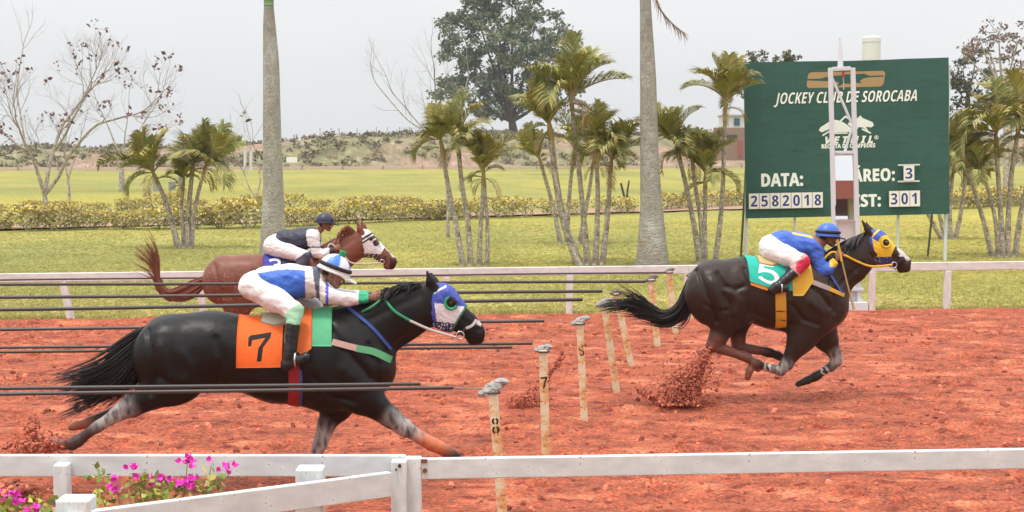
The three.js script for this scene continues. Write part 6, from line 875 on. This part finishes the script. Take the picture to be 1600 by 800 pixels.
// ================================================================ dark bay horse with the turquoise cloth
const Bq = (() => {
  const fr = { x0: 1205, y0: 632, s: 147 };
  const torso = [bone([1118, 451, 0, 46], [1165, 452, 0, 47], { w: 0.86, k: 14 }), bone([1165, 453, 0, 47], [1215, 460, 0, 52], { w: 0.82, k: 14 }), bone([1215, 460, 0, 52], [1262, 466, 0, 57], { w: 0.76, k: 14 }), bone([1262, 468, 0, 56], [1293, 478, 0, 33], { w: 0.72, k: 15 }), bone([1240, 420, 0, 12], [1278, 414, 0, 14], { w: 0.6, k: 14 }),
    bone([1282, 446, 0, 40], [1330, 409, 0, 30], { w: 0.54, k: 14 }), bone([1330, 409, 0, 30], [1354, 391, 0, 24], { w: 0.5, k: 10 }), bone([1285, 418, 0, 16], [1338, 380, 0, 9], { w: 0.5, k: 10 }), bone([1264, 450, 18, 24], [1298, 484, 15, 19], { w: 0.7, k: 10 }), bone([1264, 450, -18, 24], [1298, 484, -15, 19], { w: 0.7, k: 10 })];
  const head = [bone([1367, 390, 0, 22], [1377, 397, 0, 19], { w: 0.5, k: 6 }), bone([1371, 383, 0, 19.5], [1400, 403, 0, 13.5], { w: 0.6, k: 6 }), bone([1400, 404, 0, 13.5], [1412, 411, 0, 12.5], { w: 0.62, k: 5 }), bone([1408, 421, 0, 6.5], [1417, 420, 0, 6], { k: 4 }), bone([1355, 373, 0, 11], [1370, 372, 0, 12], { w: 0.75, k: 6 }), bone([1378, 372, 8, 4.5], [1386, 380, 8.5, 4.5], { k: 4 }), bone([1378, 372, -8, 4.5], [1386, 380, -8.5, 4.5], { k: 4 }),
    bone([1360, 368, 6, 5.6], [1355, 359, 6.5, 5], { k: 3, ear: 1, w: 0.7 }), bone([1355, 359, 6.5, 5], [1347, 344, 7, 1.4], { k: 2, ear: 1, w: 0.7 }), bone([1364, 368, -6, 5.6], [1360, 360, -6.5, 5], { k: 3, ear: 1, w: 0.7 }), bone([1360, 360, -6.5, 5], [1353, 347, -7, 1.4], { k: 2, ear: 1, w: 0.7 }), bone([1419, 408, 6.5, 2.5], [1416, 410, 8, 1.7], { cut: 1 }), bone([1419, 408, -6.5, 2.5], [1416, 410, -8, 1.7], { cut: 1 }), bone([1424, 418, 9, 0.8], [1408, 415, 9, 0.7], { cut: 1 })];
  const legs = [
    bone([1112, 460, 17, 40], [1143, 478, 19, 33], { w: 0.62, k: 12, top: 1 }), bone([1098, 462, 16, 24], [1108, 488, 16, 20], { w: 0.7, k: 12, top: 1 }), bone([1146, 478, 21, 24], [1156, 486, 20, 18], { w: 0.6, k: 10 }), bone([1140, 488, 19, 29], [1123, 526, 17, 14], { w: 0.68, k: 10 }), bone([1121, 528, 17, 12.5], [1112, 540, 17, 9.5], { k: 6, w: 0.8, c: 'dusty' }), bone([1114, 541, 17, 9], [1160, 556, 17, 6.6], { k: 4, w: 0.85, c: 'dusty' }), bone([1160, 556, 17, 7.5], [1167, 559, 17, 7.5], { k: 4, c: 'dusty' }), bone([1167, 559, 17, 6.5], [1177, 566, 17, 6], { k: 3, c: 'dusty' }), bone([1177, 567, 17, 6.8], [1184, 577, 17, 5], { k: 2, c: 'dirt' }),
    bone([1136, 478, -18, 32], [1150, 500, -17, 22], { w: 0.65, k: 10, top: 1 }), bone([1152, 500, -17, 20], [1154, 528, -17, 11], { w: 0.75, k: 8 }), bone([1153, 530, -17, 10.5], [1152, 541, -17, 9.5], { k: 5, w: 0.85, c: 'dusty' }), bone([1153, 542, -17, 8.5], [1196, 549, -17, 6.8], { k: 4, w: 0.9, c: 'dusty' }), bone([1197, 550, -17, 8], [1203, 551, -17, 7.6], { k: 3 }), bone([1203, 551, -17, 7], [1214, 555, -17, 6.6], { k: 3 }), bone([1215, 555, -17, 7.4], [1227, 562, -17, 6.4], { k: 2, c: 'hoof' }),
    bone([1268, 502, 17, 32], [1254, 528, 18, 22], { w: 0.68, k: 12, top: 1 }), bone([1254, 524, 18, 22], [1230, 568, 18, 10], { w: 0.75, k: 8 }), bone([1229, 569, 18, 10.5], [1221, 578, 18, 9], { k: 4, w: 0.85, c: 'powder' }), bone([1219, 579, 18, 8], [1207, 576, 18, 6.6], { k: 4, w: 0.85, c: 'powder' }), bone([1207, 576, 18, 6.4], [1186, 570, 18, 5.6], { k: 3, w: 0.9 }), bone([1184, 569, 18, 7], [1179, 568, 18, 7], { k: 3 }), bone([1178, 569, 18, 6.2], [1172, 577, 18, 6], { k: 3, c: 'dusty' }), bone([1171, 579, 18, 6.6], [1168, 590, 18, 5], { k: 2, c: 'dirt' }),
    bone([1278, 506, -17, 30], [1291, 530, -16, 18], { w: 0.68, k: 12, top: 1 }), bone([1289, 526, -16, 19], [1302, 548, -15, 11], { w: 0.8, k: 8 }), bone([1303, 550, -15, 11], [1308, 562, -15, 9], { k: 4, w: 0.85, c: 'powder' }), bone([1306, 564, -15, 8.5], [1298, 573, -15, 7], { k: 4, w: 0.85, c: 'powder' }), bone([1298, 573, -15, 7], [1278, 586, -15, 6], { k: 3, w: 0.9 }), bone([1277, 587, -15, 7.4], [1273, 589, -15, 7.4], { k: 3 }), bone([1272, 589, -15, 6.6], [1263, 593, -15, 6], { k: 3 }), bone([1262, 594, -15, 7], [1247, 600, -15, 4.5], { k: 2, c: 'hoof' })];
  const S = { fr, torso, head, legs, seed: 21, furrows: [{ p: [[1164, 422], [1171, 452], [1168, 486], [1158, 506]], d: 3.4, w: 5 }, { p: [[1092, 420], [1100, 452], [1112, 480], [1120, 502]], d: 3.96, w: 3.40 }, { p: [[1120, 428], [1128, 446], [1146, 452], [1160, 446]], d: 4.32, w: 3.82 }, { p: [[1128, 460], [1138, 474], [1140, 496]], d: 3.24, w: 3.40 }, { p: [[1100, 475], [1118, 484], [1132, 484]], d: 2.88, w: 3.06 }, { p: [[1254, 425], [1272, 452], [1294, 478]], d: 4.32, w: 4.25 }, { p: [[1236, 476], [1252, 498], [1276, 506]], d: 4.32, w: 3.82 }, { p: [[1296, 440], [1304, 462], [1302, 486]], d: 3.24, w: 3.40 }, { p: [[1352, 412], [1330, 432], [1308, 452]], d: 3.60, w: 3.40 }, { p: [[1290, 420], [1316, 400], [1344, 382]], d: 2.34, w: 4.25 }, { p: [[1180, 490], [1205, 500], [1235, 506]], d: 2.52, w: 4.25 }, { p: [[1140, 455], [1150, 470], [1148, 486]], d: -3.96, w: 6.80 }, { p: [[1110, 440], [1116, 460], [1124, 480]], d: -3.60, w: 5.95 }, { p: [[1262, 470], [1280, 486]], d: -3.96, w: 7.65 }, { p: [[1364, 398], [1372, 406], [1384, 408]], d: 2.34, w: 2.04 }, { p: [[1394, 396], [1410, 408]], d: 1.44, w: 1.70 }], label: 'dark bay horse in a turquoise number 5 cloth, all four hooves off the ground', coat: [0.028, 0.018, 0.0145], hair: [0.011, 0.008, 0.007], eye: [1384, 379],
    colors: { coat: [0.032, 0.019, 0.0145], powder: [0.42, 0.39, 0.37], dusty: [0.17, 0.07, 0.05], dirt: [0.24, 0.085, 0.055], hoof: [0.03, 0.025, 0.022], white: [0.62, 0.58, 0.56], band: [0.5, 0.47, 0.45] },
    paint: (x, y, z, q, n) => { if (n === 'coat' && x > 1404 && x < 1421 && y < 394 + (x - 1404) * 0.62 + 5 && Math.abs(z) < 9) return 'white'; if (z > 10 && y > 560 && (Math.abs(x - 1196) < 1.8 || Math.abs(x - 1203.5) < 1.8)) return 'band'; if (z < -8 && x > 1270 && y > 560 && (Math.abs(x - y - (1294 - 578)) < 2.2 || Math.abs(x - y - (1287 - 583)) < 2.2)) return 'band'; return n; },
    mane: [[[1354, 364, 2], [1350, 368, 7], [1345, 378, 12], [1342, 386, 13]], [[1338, 370, 2], [1334, 375, 9], [1328, 386, 15], [1326, 394, 16]], [[1322, 380, 2], [1316, 388, 10], [1312, 398, 17], [1310, 406, 18]], [[1300, 398, 2], [1294, 404, 12], [1290, 414, 19], [1288, 422, 20]]], maneN: 220,
    tail: [[[1080, 434, 0], [1062, 474, 2], [1035, 490, 3], [1000, 462, 3], [960, 432, 2]], [[1078, 438, 0], [1058, 480, 3], [1030, 494, 4], [992, 474, 4], [936, 478, 0]], [[1077, 442, 0], [1054, 488, 2], [1022, 498, 2], [984, 482, 0], [944, 486, 0]], [[1078, 446, 0], [1066, 486, 0], [1052, 502, 0], [1030, 506, 2], [1012, 500, 2]], [[1080, 448, 0], [1074, 480, 0], [1070, 496, 0], [1060, 507, 0], [1048, 510, 0]]], tailN: 520, tailSpread: 0.085,
    cup: [0.75, 0.5, 0.02], 
    hoodClip: (x, y) => Math.max(-(x - (1355 + (y - 360) * 0.2)), x - (1401 - Math.max(0, y - 381) * 0.45 + Math.max(0, y - 400) * 0.8)),
    hoodColor: (x, y, z) => { const blue = [0.035, 0.08, 0.42], yel = [0.78, 0.5, 0.02], navy = [0.02, 0.03, 0.16]; const e = Math.hypot(x - 1384, y - 379); if (e < 5.5) return [0.01, 0.009, 0.008]; if (y > 401) return noise.noise(x * 0.4, y * 0.4, z * 0.1) > 0.3 ? [0.35, 0.25, 0.1] : navy; if (x < 1360 + (y - 360) * 0.2) return blue; if (e < 11.5) return yel; if (y > 380 + (x - 1384) * 0.1 - Math.max(0, 1374 - x) * 0.5) return yel; if (Math.abs((y - 364) + (x - 1368) * 0.95) < 2.2 && x < 1376) return yel; return blue; },
    straps: [{ name: 'breast_collar', pts: [[1263, 438], [1296, 451]], w: 7.5, c: [0.32, 0.25, 0.24] }, { name: 'breast_collar', pts: [[1295, 451], [1318, 461]], w: 6, c: [0.62, 0.32, 0.03] }, { name: 'martingale', pts: [[1296, 428], [1306, 444], [1315, 458]], w: 4, c: [0.04, 0.07, 0.28] }, { name: 'girth', pts: [[1219, 452], [1220, 488], [1219, 512]], w: 16, c: [0.62, 0.34, 0.03] }, { name: 'girth_buckle', pts: [[1212, 486], [1227, 487]], w: 2.4, c: [0.06, 0.04, 0.03] }, { name: 'girth_buckle', pts: [[1212, 500], [1227, 501]], w: 2.4, c: [0.06, 0.04, 0.03] }, { name: 'chin_strap', pts: [[1412, 402], [1402, 410], [1392, 416]], w: 3, c: [0.03, 0.03, 0.06] }] };
  const h = horseThing(S);
  const num = canvasTex(512, 512, (c, w, hh) => {
    c.fillStyle = '#1fae9a'; c.fillRect(0, 0, w, hh); const R = rnd(9); for (let i = 0; i < 700; i++) { c.fillStyle = R() > 0.5 ? 'rgba(90,220,200,0.06)' : 'rgba(10,120,110,0.07)'; c.fillRect(R() * w, R() * hh, 10 + R() * 60, 3 + R() * 8); }
    c.strokeStyle = '#eeede6'; c.lineWidth = 52; c.lineCap = 'butt'; c.lineJoin = 'miter'; c.translate(262, 262); c.scale(1.22, 1.15); c.translate(-262, -256); c.beginPath(); c.moveTo(345, 128); c.lineTo(215, 118); c.lineTo(190, 232); c.bezierCurveTo(260, 190, 372, 220, 366, 316); c.bezierCurveTo(360, 410, 220, 420, 165, 340); c.stroke();
  });
  part('saddle_cloth', drape(fr, h.all, 1166, 1222, x => 438 + (x - 1166) * 0.3, 466, 1.4, { seed: 3, off: 1.6 }), clothMat(num, 0.75), h.H);
  part('under_cloth', drape(fr, h.all, 1167, 1206, x => 443 + (x - 1166) * 0.34, 466, 1.4, { seed: 13, off: 0.5, wave: 0.5 }), std(rgb(0.7, 0.22, 0.02), 0.75), h.H);
  part('saddle_cloth_front', drape(fr, h.all, 1220, 1238, x => 452, 466, 1.4, { seed: 5, off: 1 }), std(rgb(0.03, 0.36, 0.28), 0.75), h.H);
  part('saddle_pad', drape(fr, h.all, 1232, 1265, x => 460 - Math.max(0, x - 1248) * 1.3, 466, 2.4, { seed: 4, off: 1.4 }), std(rgb(0.68, 0.38, 0.02), 0.65), h.H);
  const sd = part('saddle', drape(fr, h.all, 1184, 1222, x => 414 - Math.abs(x - 1203) * 0.2, 466, 3.4, { seed: 8, off: 3.6 }), std(rgb(0.55, 0.42, 0.2), 0.5), h.H);
  for (const z of [1, -1]) { const g = new THREE.TorusGeometry(0.06, 0.008, 8, 26); g.scale(0.8, 0.9, 1); g.rotateY(1.45); g.translate(...at3(fr, 1221, 450, z * 50).toArray()); part('stirrup', g, steel, sd); part('stirrup_leather', beam(at3(fr, 1232, 416, z * 40), at3(fr, 1222, 443, z * 49), 0.018, 0.006, 0.002), leather, sd); }
  const yel = std(rgb(0.72, 0.42, 0.02), 0.6);
  for (const z of [1, -1]) { cord(fr, [[1312, 396, 25 * z], [1322, 400, 24 * z], [1338, 408, 18 * z], [1360, 416, 15 * z], [1394, 414, 10 * z]], 0.0125, yel, h.H, 'rein'); cord(fr, [[1310, 396, 25 * z], [1300, 394, 24 * z], [1284, 408, 22 * z]], 0.0115, yel, h.H, 'rein'); }
  { const g = new THREE.TorusGeometry(0.03, 0.006, 8, 20); for (const z of [1, -1]) part('bit_ring', g.clone().translate(...at3(fr, 1397, 414, z * 10).toArray()), steel, h.H); }
  const BL = [0.045, 0.13, 0.56], W = [0.74, 0.71, 0.7];
  riderThing({ seed: 8, label: 'jockey in royal blue silks and blue cap holding a whip on horse 5', tone: [0.2, 0.085, 0.05], headAt: [1294, 371, 0], tilt: -0.08, helmTilt: 0.02,
    torso: [bone([1204, 382, 0, 14], [1222, 378, 0, 15], { w: 1.15, k: 9 }), bone([1222, 379, 0, 15], [1248, 383, 0, 17], { w: 1.15, k: 9 }), bone([1248, 383, 0, 17], [1272, 385, 0, 17], { w: 1.2, k: 9 }), bone([1272, 380, 13, 10], [1272, 380, -13, 10], { k: 9 })],
    arms: [bone([1273, 384, 19, 10.5], [1283, 422, 23, 8.5], { k: 6 }), bone([1284, 423, 24, 8], [1293, 422, 25, 7.5], { k: 4 }), bone([1293, 421, 25, 7.2], [1304, 409, 25, 5.4], { k: 4 }), bone([1273, 384, -19, 10.5], [1286, 418, -22, 8.5], { k: 6 }), bone([1287, 418, -24, 8], [1306, 404, -25, 5.4], { k: 4 })],
    neck: [bone([1276, 380, 0, 8.5], [1287, 377, 0, 8])], jacketClip: (x, y) => Math.max((x - 1306) * 0.7 - (y - 407) * 0.7, 1205 - x),
    legs: [bone([1200, 389, 0, 13], [1206, 385, 0, 13.5], { w: 1.3, k: 8 }), bone([1204, 383, 0, 14.5], [1224, 378, 0, 15.5], { w: 1.2, k: 6 }), bone([1205, 392, 12, 15], [1230, 401, 26, 13], { k: 6 }), bone([1230, 401, 26, 13], [1252, 409, 38, 11], { k: 6 }), bone([1253, 409, 39, 10.5], [1244, 422, 44, 8.5], { k: 5, c: 'knee' }), bone([1242, 424, 44, 7.6], [1216, 447, 49, 6], { k: 4, c: 'boot' }), bone([1212, 448, 49, 5.4], [1206, 454, 49, 4.6], { k: 4, c: 'boot' }), bone([1208, 453, 49, 4.8], [1228, 451, 51, 4.4], { k: 4, c: 'boot' }),
      bone([1206, 392, -12, 15], [1256, 406, -38, 11], { k: 6 }), bone([1256, 407, -39, 10], [1246, 420, -44, 8.5], { k: 5, c: 'knee' }), bone([1244, 422, -44, 7.6], [1220, 444, -49, 6], { k: 4, c: 'boot' }), bone([1214, 451, -49, 4.8], [1234, 449, -51, 4.4], { k: 4, c: 'boot' })],
    breechColor: (x, y, z, q) => x > 1244 && y > 1649.5 - x + 0 && y - 400 > (1262 - x) * 0.6 ? (Math.abs((x - 1240) * 0.6 - (y - 424)) < 2.5 ? [0.75, 0.45, 0.45] : [0.55, 0.015, 0.06]) : q.c === 'knee' ? [0.62, 0.3, 0.3] : W,
    jacketColor: (x, y, z, q) => { if (q.a[1] > 402 && x > 1296.5 && z > -40 && y < 417) return [0.75, 0.5, 0.03]; if (Math.abs(y - (364.5 + (x - 1240) * 0.2)) < 1.7 && x > 1238 && x < 1276 && z > 0) return [0.72, 0.48, 0.08]; return BL; },
    helmColor: () => [0.05, 0.14, 0.56], rimColor: [0.05, 0.14, 0.55], peakColor: [0.02, 0.02, 0.025], peak: 0.05, band: 1, goggles: 2,
    hands: [{ at: [1311, 400, 26], rot: 0.95, side: 1 }, { at: [1311, 397, -26], rot: 0.9, side: -1 }] }, fr, h.base);
  // the whip in the near hand
  const w = thing('riding_whip', 'thin tan riding whip held upright in the blue jockey\'s fist', 'whip', h.base, TRACK_YAW);
  cord(fr, [[1309, 379, 26], [1316, 410, 29], [1324, 444, 31], [1333, 478, 32]], 0.009, std(rgb(0.45, 0.3, 0.12), 0.6), w, 'shaft');
  cord(fr, [[1308, 374, 26], [1313, 398, 28], [1315, 408, 29]], 0.014, std(rgb(0.6, 0.36, 0.05), 0.6), w, 'grip');
  cord(fr, [[1331, 470, 32], [1335, 484, 32]], 0.014, std(rgb(0.55, 0.4, 0.2), 0.6), w, 'flap');
  return h;
})();

// ================================================================ chestnut horse at the back
const Cq = (() => {
  const fr = { x0: 430, y0: 546, s: 113 };
  const torso = [bone([356, 437, 0, 38], [395, 438, 0, 38], { w: 0.86, k: 11 }), bone([395, 438, 0, 38], [440, 443, 0, 40], { w: 0.82, k: 11 }), bone([440, 443, 0, 40], [480, 447, 0, 43], { w: 0.76, k: 11 }), bone([480, 448, 0, 42], [502, 454, 0, 27], { w: 0.72, k: 12 }), bone([462, 412, 0, 9], [490, 409, 0, 10], { w: 0.6, k: 11 }),
    bone([494, 427, 0, 31], [530, 399, 0, 23], { w: 0.55, k: 11 }), bone([530, 399, 0, 23], [556, 386, 0, 20], { w: 0.5, k: 8 }), bone([500, 402, 0, 12], [545, 374, 0, 7], { w: 0.5, k: 8 })];
  const head = [bone([567, 382, 0, 17], [575, 387, 0, 14.5], { w: 0.5, k: 5 }), bone([571, 377, 0, 15], [597, 398, 0, 10.5], { w: 0.6, k: 5 }), bone([597, 398, 0, 10.5], [610, 409, 0, 10], { w: 0.62, k: 4 }), bone([604, 416, 0, 5], [612, 416, 0, 4.6], { k: 3 }), bone([559, 369, 0, 8], [569, 368, 0, 9], { w: 0.75, k: 4 }), bone([577, 368, 6, 3.4], [583, 374, 6.5, 3.4], { k: 3 }), bone([577, 368, -6, 3.4], [583, 374, -6.5, 3.4], { k: 3 }),
    bone([566, 365, 5, 4.2], [562, 357, 5, 3.9], { k: 2, ear: 1, w: 0.7 }), bone([562, 357, 5, 3.9], [557, 345, 5.5, 1.1], { k: 2, ear: 1, w: 0.7 }), bone([571, 363, -5, 4.2], [568, 355, -5, 3.9], { k: 2, ear: 1, w: 0.7 }), bone([568, 355, -5, 3.9], [564, 343, -5.5, 1.1], { k: 2, ear: 1, w: 0.7 }), bone([616, 405, 5.5, 2], [614, 408, 6.4, 1.4], { cut: 1 }), bone([616, 405, -5.5, 2], [614, 408, -6.4, 1.4], { cut: 1 })];
  const legs = [];
  for (const [s, dx] of [[1, 0], [-1, 12]]) {
    const z = 13 * s; legs.push(bone([350, 446, z, 31], [374, 468, z + s, 25], { w: 0.62, k: 9, top: 1 }), bone([372, 470, z + s, 23], [362 + dx, 500, z, 10.5], { w: 0.7, k: 8 }), bone([361 + dx, 502, z, 9], [356 + dx, 510, z, 7.5], { k: 4 }), bone([357 + dx, 511, z, 7], [388 + dx, 524, z, 5], { k: 3 }), bone([389 + dx, 524, z, 5.8], [396 + dx, 530, z, 5], { k: 3 }), bone([397 + dx, 531, z, 5.4], [402 + dx, 538, z, 5.6], { k: 2, c: 'hoof' }));
    const e = s > 0 ? 0 : 18; legs.push(bone([486, 472, z, 23], [478 + e, 490, z, 16], { w: 0.68, k: 9, top: 1 }), bone([478 + e, 488, z, 16], [470 + e * 1.4, 514, z, 8], { w: 0.75, k: 6 }), bone([470 + e * 1.4, 515, z, 8], [466 + e * 1.4, 521, z, 7], { k: 3 }), bone([465 + e * 1.4, 521, z, 6], [444 + e, 528, z, 4.8], { k: 3 }), bone([443 + e, 528, z, 5.4], [438 + e, 532, z, 5], { k: 3 }), bone([437 + e, 533, z, 5.4], [431 + e, 540, z, 4.6], { k: 2, c: 'hoof' }));
  }
  const S = { fr, torso, head, legs, seed: 31, furrows: [{ p: [[398, 425], [402, 445], [396, 470]], d: 2.52, w: 4.05 }, { p: [[335, 415], [342, 440], [350, 465]], d: 2.52, w: 3.06 }, { p: [[362, 448], [370, 462]], d: -2.24, w: 6.30 }, { p: [[563, 402], [545, 412], [528, 424]], d: 1.96, w: 2.70 }, { p: [[505, 405], [530, 390], [552, 376]], d: 1.40, w: 3.60 }, { p: [[564, 392], [570, 398], [580, 401]], d: 1.26, w: 1.80 }], label: 'chestnut horse in a white blinker hood running with its tail thrown up', coat: [0.19, 0.068, 0.042], hair: [0.22, 0.075, 0.04], eye: [589, 380],
    colors: { coat: [0.19, 0.068, 0.042], hoof: [0.04, 0.03, 0.025], white: [0.62, 0.56, 0.53], fleck: [0.34, 0.16, 0.12], dark: [0.05, 0.02, 0.015] },
    paint: (x, y, z, q, n) => { if (n !== 'coat') return n; if (x > 600 && y < 384 + (x - 601) * 1.22 + 1.5) return 'white'; if (x > 608 && y > 402) return 'dark'; if (x < 420 && y > 425 && noise.noise(x * 0.35, y * 0.35, z * 0.35) > 0.42) return 'fleck'; return n; },
    mane: [[[558, 366, 1], [552, 358, 3], [545, 354, 6], [538, 358, 8]], [[550, 370, 1], [541, 360, 5], [533, 360, 8], [529, 370, 11]], [[540, 376, 1], [532, 366, 6], [528, 374, 11], [530, 384, 14]], [[526, 384, 1], [521, 384, 8], [518, 392, 13], [517, 400, 15]]], maneN: 240,
    tail: [[[322, 432, 0], [296, 442, 1], [262, 455, 2], [248, 438, 2], [246, 396, 2], [232, 362, 0]], [[322, 436, 0], [296, 448, 1], [262, 460, 3], [246, 444, 3], [242, 404, 2], [226, 377, 0]], [[322, 438, 0], [298, 454, 1], [266, 466, 0], [250, 452, 1], [242, 420, 2], [213, 388, 2]], [[322, 440, 0], [300, 458, 1], [276, 470, 0], [254, 456, 0], [240, 428, 0], [204, 412, 0]], [[322, 442, 0], [312, 456, 0], [302, 466, 0], [284, 472, 0], [268, 472, 0], [258, 464, 0]]], tailN: 360, tailSpread: 0.075,
    cup: [0.7, 0.68, 0.68],
    hoodClip: (x, y) => Math.max(-(x - (564 + (y - 362) * 0.14)), x - (603 - Math.max(0, y - 384) * 0.6)),
    hoodColor: (x, y, z) => { const W = [0.72, 0.7, 0.7], K = [0.015, 0.015, 0.018], e = Math.hypot(x - 588, y - 380); if (e < 5) return x > 589 ? [0.12, 0.05, 0.035] : K; if (e < 8 && x < 588) return W; if (y > 396 + (x - 575) * 0.05 && y < 409) return noise.noise(x * 0.5, y * 0.5, z * 0.2) > 0.2 ? [0.5, 0.48, 0.48] : K; const d = (y - 368) + (x - 577) * 0.62; if (Math.abs(d + 1) < 2 || Math.abs(d - 5) < 1.6 || (e < 12 && y < 376)) return K; return W; },
    straps: [{ name: 'girth', pts: [[450, 440], [451, 465], [450, 484]], w: 10, c: [0.5, 0.48, 0.46] }, { name: 'chin_strap', pts: [[604, 400], [596, 406], [590, 411]], w: 2.4, c: [0.03, 0.03, 0.04] }] };
  const h = horseThing(S);
  const num = canvasTex(256, 256, (c, w, hh) => { c.fillStyle = '#3a3f9c'; c.fillRect(0, 0, w, hh); c.strokeStyle = '#efeef2'; c.lineWidth = 30; c.beginPath(); c.moveTo(70, 70); c.bezierCurveTo(120, 30, 200, 60, 175, 110); c.bezierCurveTo(165, 125, 140, 128, 120, 128); c.bezierCurveTo(160, 128, 200, 150, 180, 195); c.bezierCurveTo(150, 235, 90, 225, 65, 190); c.stroke(); });
  part('saddle_cloth', drape(fr, h.all, 412, 448, x => 428, 448, 1.2, { seed: 3, off: 1 }), clothMat(num, 0.75), h.H);
  part('saddle_pad', drape(fr, h.all, 448, 480, x => 432, 448, 1.6, { seed: 4, off: 0.8 }), std(rgb(0.02, 0.025, 0.07), 0.75), h.H);
  const sd = part('saddle', drape(fr, h.all, 440, 478, x => 420, 448, 3, { seed: 8, off: 2.6 }), std(rgb(0.03, 0.03, 0.06), 0.5), h.H);
  for (const z of [1, -1]) { const g = new THREE.TorusGeometry(0.06, 0.008, 8, 26); g.scale(0.8, 0.9, 1); g.rotateY(1.45); g.translate(...at3(fr, 458, 440, z * 40).toArray()); part('stirrup', g, steel, sd); }
  const pale = std(rgb(0.6, 0.52, 0.4), 0.6);
  for (const z of [1, -1]) { cord(fr, [[529, 387, 15 * z], [536, 397, 14 * z], [548, 410, 13 * z], [566, 412, 11 * z], [594, 411, 8 * z]], 0.0115, pale, h.H, 'rein'); cord(fr, [[527, 388, 15 * z], [516, 381, 15 * z], [511, 390, 15 * z]], 0.011, pale, h.H, 'rein'); }
  { const g = new THREE.TorusGeometry(0.03, 0.006, 8, 20); for (const z of [1, -1]) part('bit_ring', g.clone().translate(...at3(fr, 597, 409, z * 8).toArray()), steel, h.H); }
  const NV = [0.028, 0.028, 0.058], W = [0.74, 0.71, 0.72];
  riderThing({ seed: 15, label: 'jockey in navy vest, white sleeves and navy cap on the chestnut horse', tone: [0.25, 0.1, 0.065], headAt: [508, 350, 0], tilt: -0.05, helmTilt: 0,
    torso: [bone([428, 379, 0, 12], [446, 375, 0, 14], { w: 1.15, k: 8 }), bone([446, 375, 0, 14], [470, 374, 0, 15.5], { w: 1.15, k: 8 }), bone([470, 374, 0, 15.5], [487, 371, 0, 14], { w: 1.2, k: 8 }), bone([488, 367, 11, 8.5], [488, 367, -11, 8.5], { k: 8 })],
    arms: [bone([489, 370, 15, 8.5], [494, 394, 18, 7], { k: 5 }), bone([495, 395, 18, 6.6], [503, 397, 17, 6.2], { k: 3 }), bone([503, 397, 17, 6.2], [519, 391, 15, 4.4], { k: 3 }), bone([489, 370, -15, 8.5], [500, 392, -18, 7], { k: 5 }), bone([501, 392, -18, 6.4], [522, 388, -10, 4.4], { k: 3 })],
    neck: [bone([490, 364, 0, 7], [502, 358, 0, 6.4])], jacketClip: (x, y) => Math.max(x - 521, 430 - x - (y - 372) * 0.3),
    legs: [bone([424, 384, 0, 11.5], [430, 381, 0, 12], { w: 1.3, k: 6 }), bone([430, 380, 0, 11.5], [446, 375, 0, 13], { w: 1.15, k: 6 }), bone([428, 386, 9, 13], [474, 401, 28, 9], { k: 5 }), bone([475, 402, 29, 8.6], [470, 412, 33, 7], { k: 4, c: 'knee' }), bone([469, 414, 33, 6], [456, 436, 38, 4.8], { k: 3, c: 'boot' }), bone([453, 441, 38, 4], [468, 439, 40, 3.6], { k: 3, c: 'boot' }),
      bone([428, 386, -9, 13], [480, 399, -28, 9], { k: 5 }), bone([480, 400, -29, 8.4], [474, 411, -33, 7], { k: 4, c: 'knee' }), bone([473, 412, -33, 6], [460, 434, -38, 4.8], { k: 3, c: 'boot' }), bone([456, 440, -38, 4], [472, 438, -40, 3.6], { k: 3, c: 'boot' })],
    breechColor: (x, y, z, q) => q.c === 'knee' ? [0.06, 0.06, 0.1] : W,
    jacketColor: (x, y, z, q) => { if (x > 515) return [0.03, 0.03, 0.05]; if (q.a[0] > 487.5 && q.a[0] < 505 && (Math.abs(z) > 13 || x > 494)) return Math.abs(y - 386) < 1.2 ? NV : W; return NV; },
    helmColor: () => [0.028, 0.028, 0.06], rimColor: [0.025, 0.025, 0.05], peakColor: [0.02, 0.02, 0.04], peak: 0.05, goggles: 1,
    hands: [{ at: [526, 388, 16], rot: 0.35, side: 1 }, { at: [528, 386, -9], rot: 0.3, side: -1 }] }, fr, h.base);
  return h;
})();
scene.traverse(o => { if (o.isMesh) { o.castShadow = true; o.receiveShadow = true; } });
renderer.render(scene, camera);
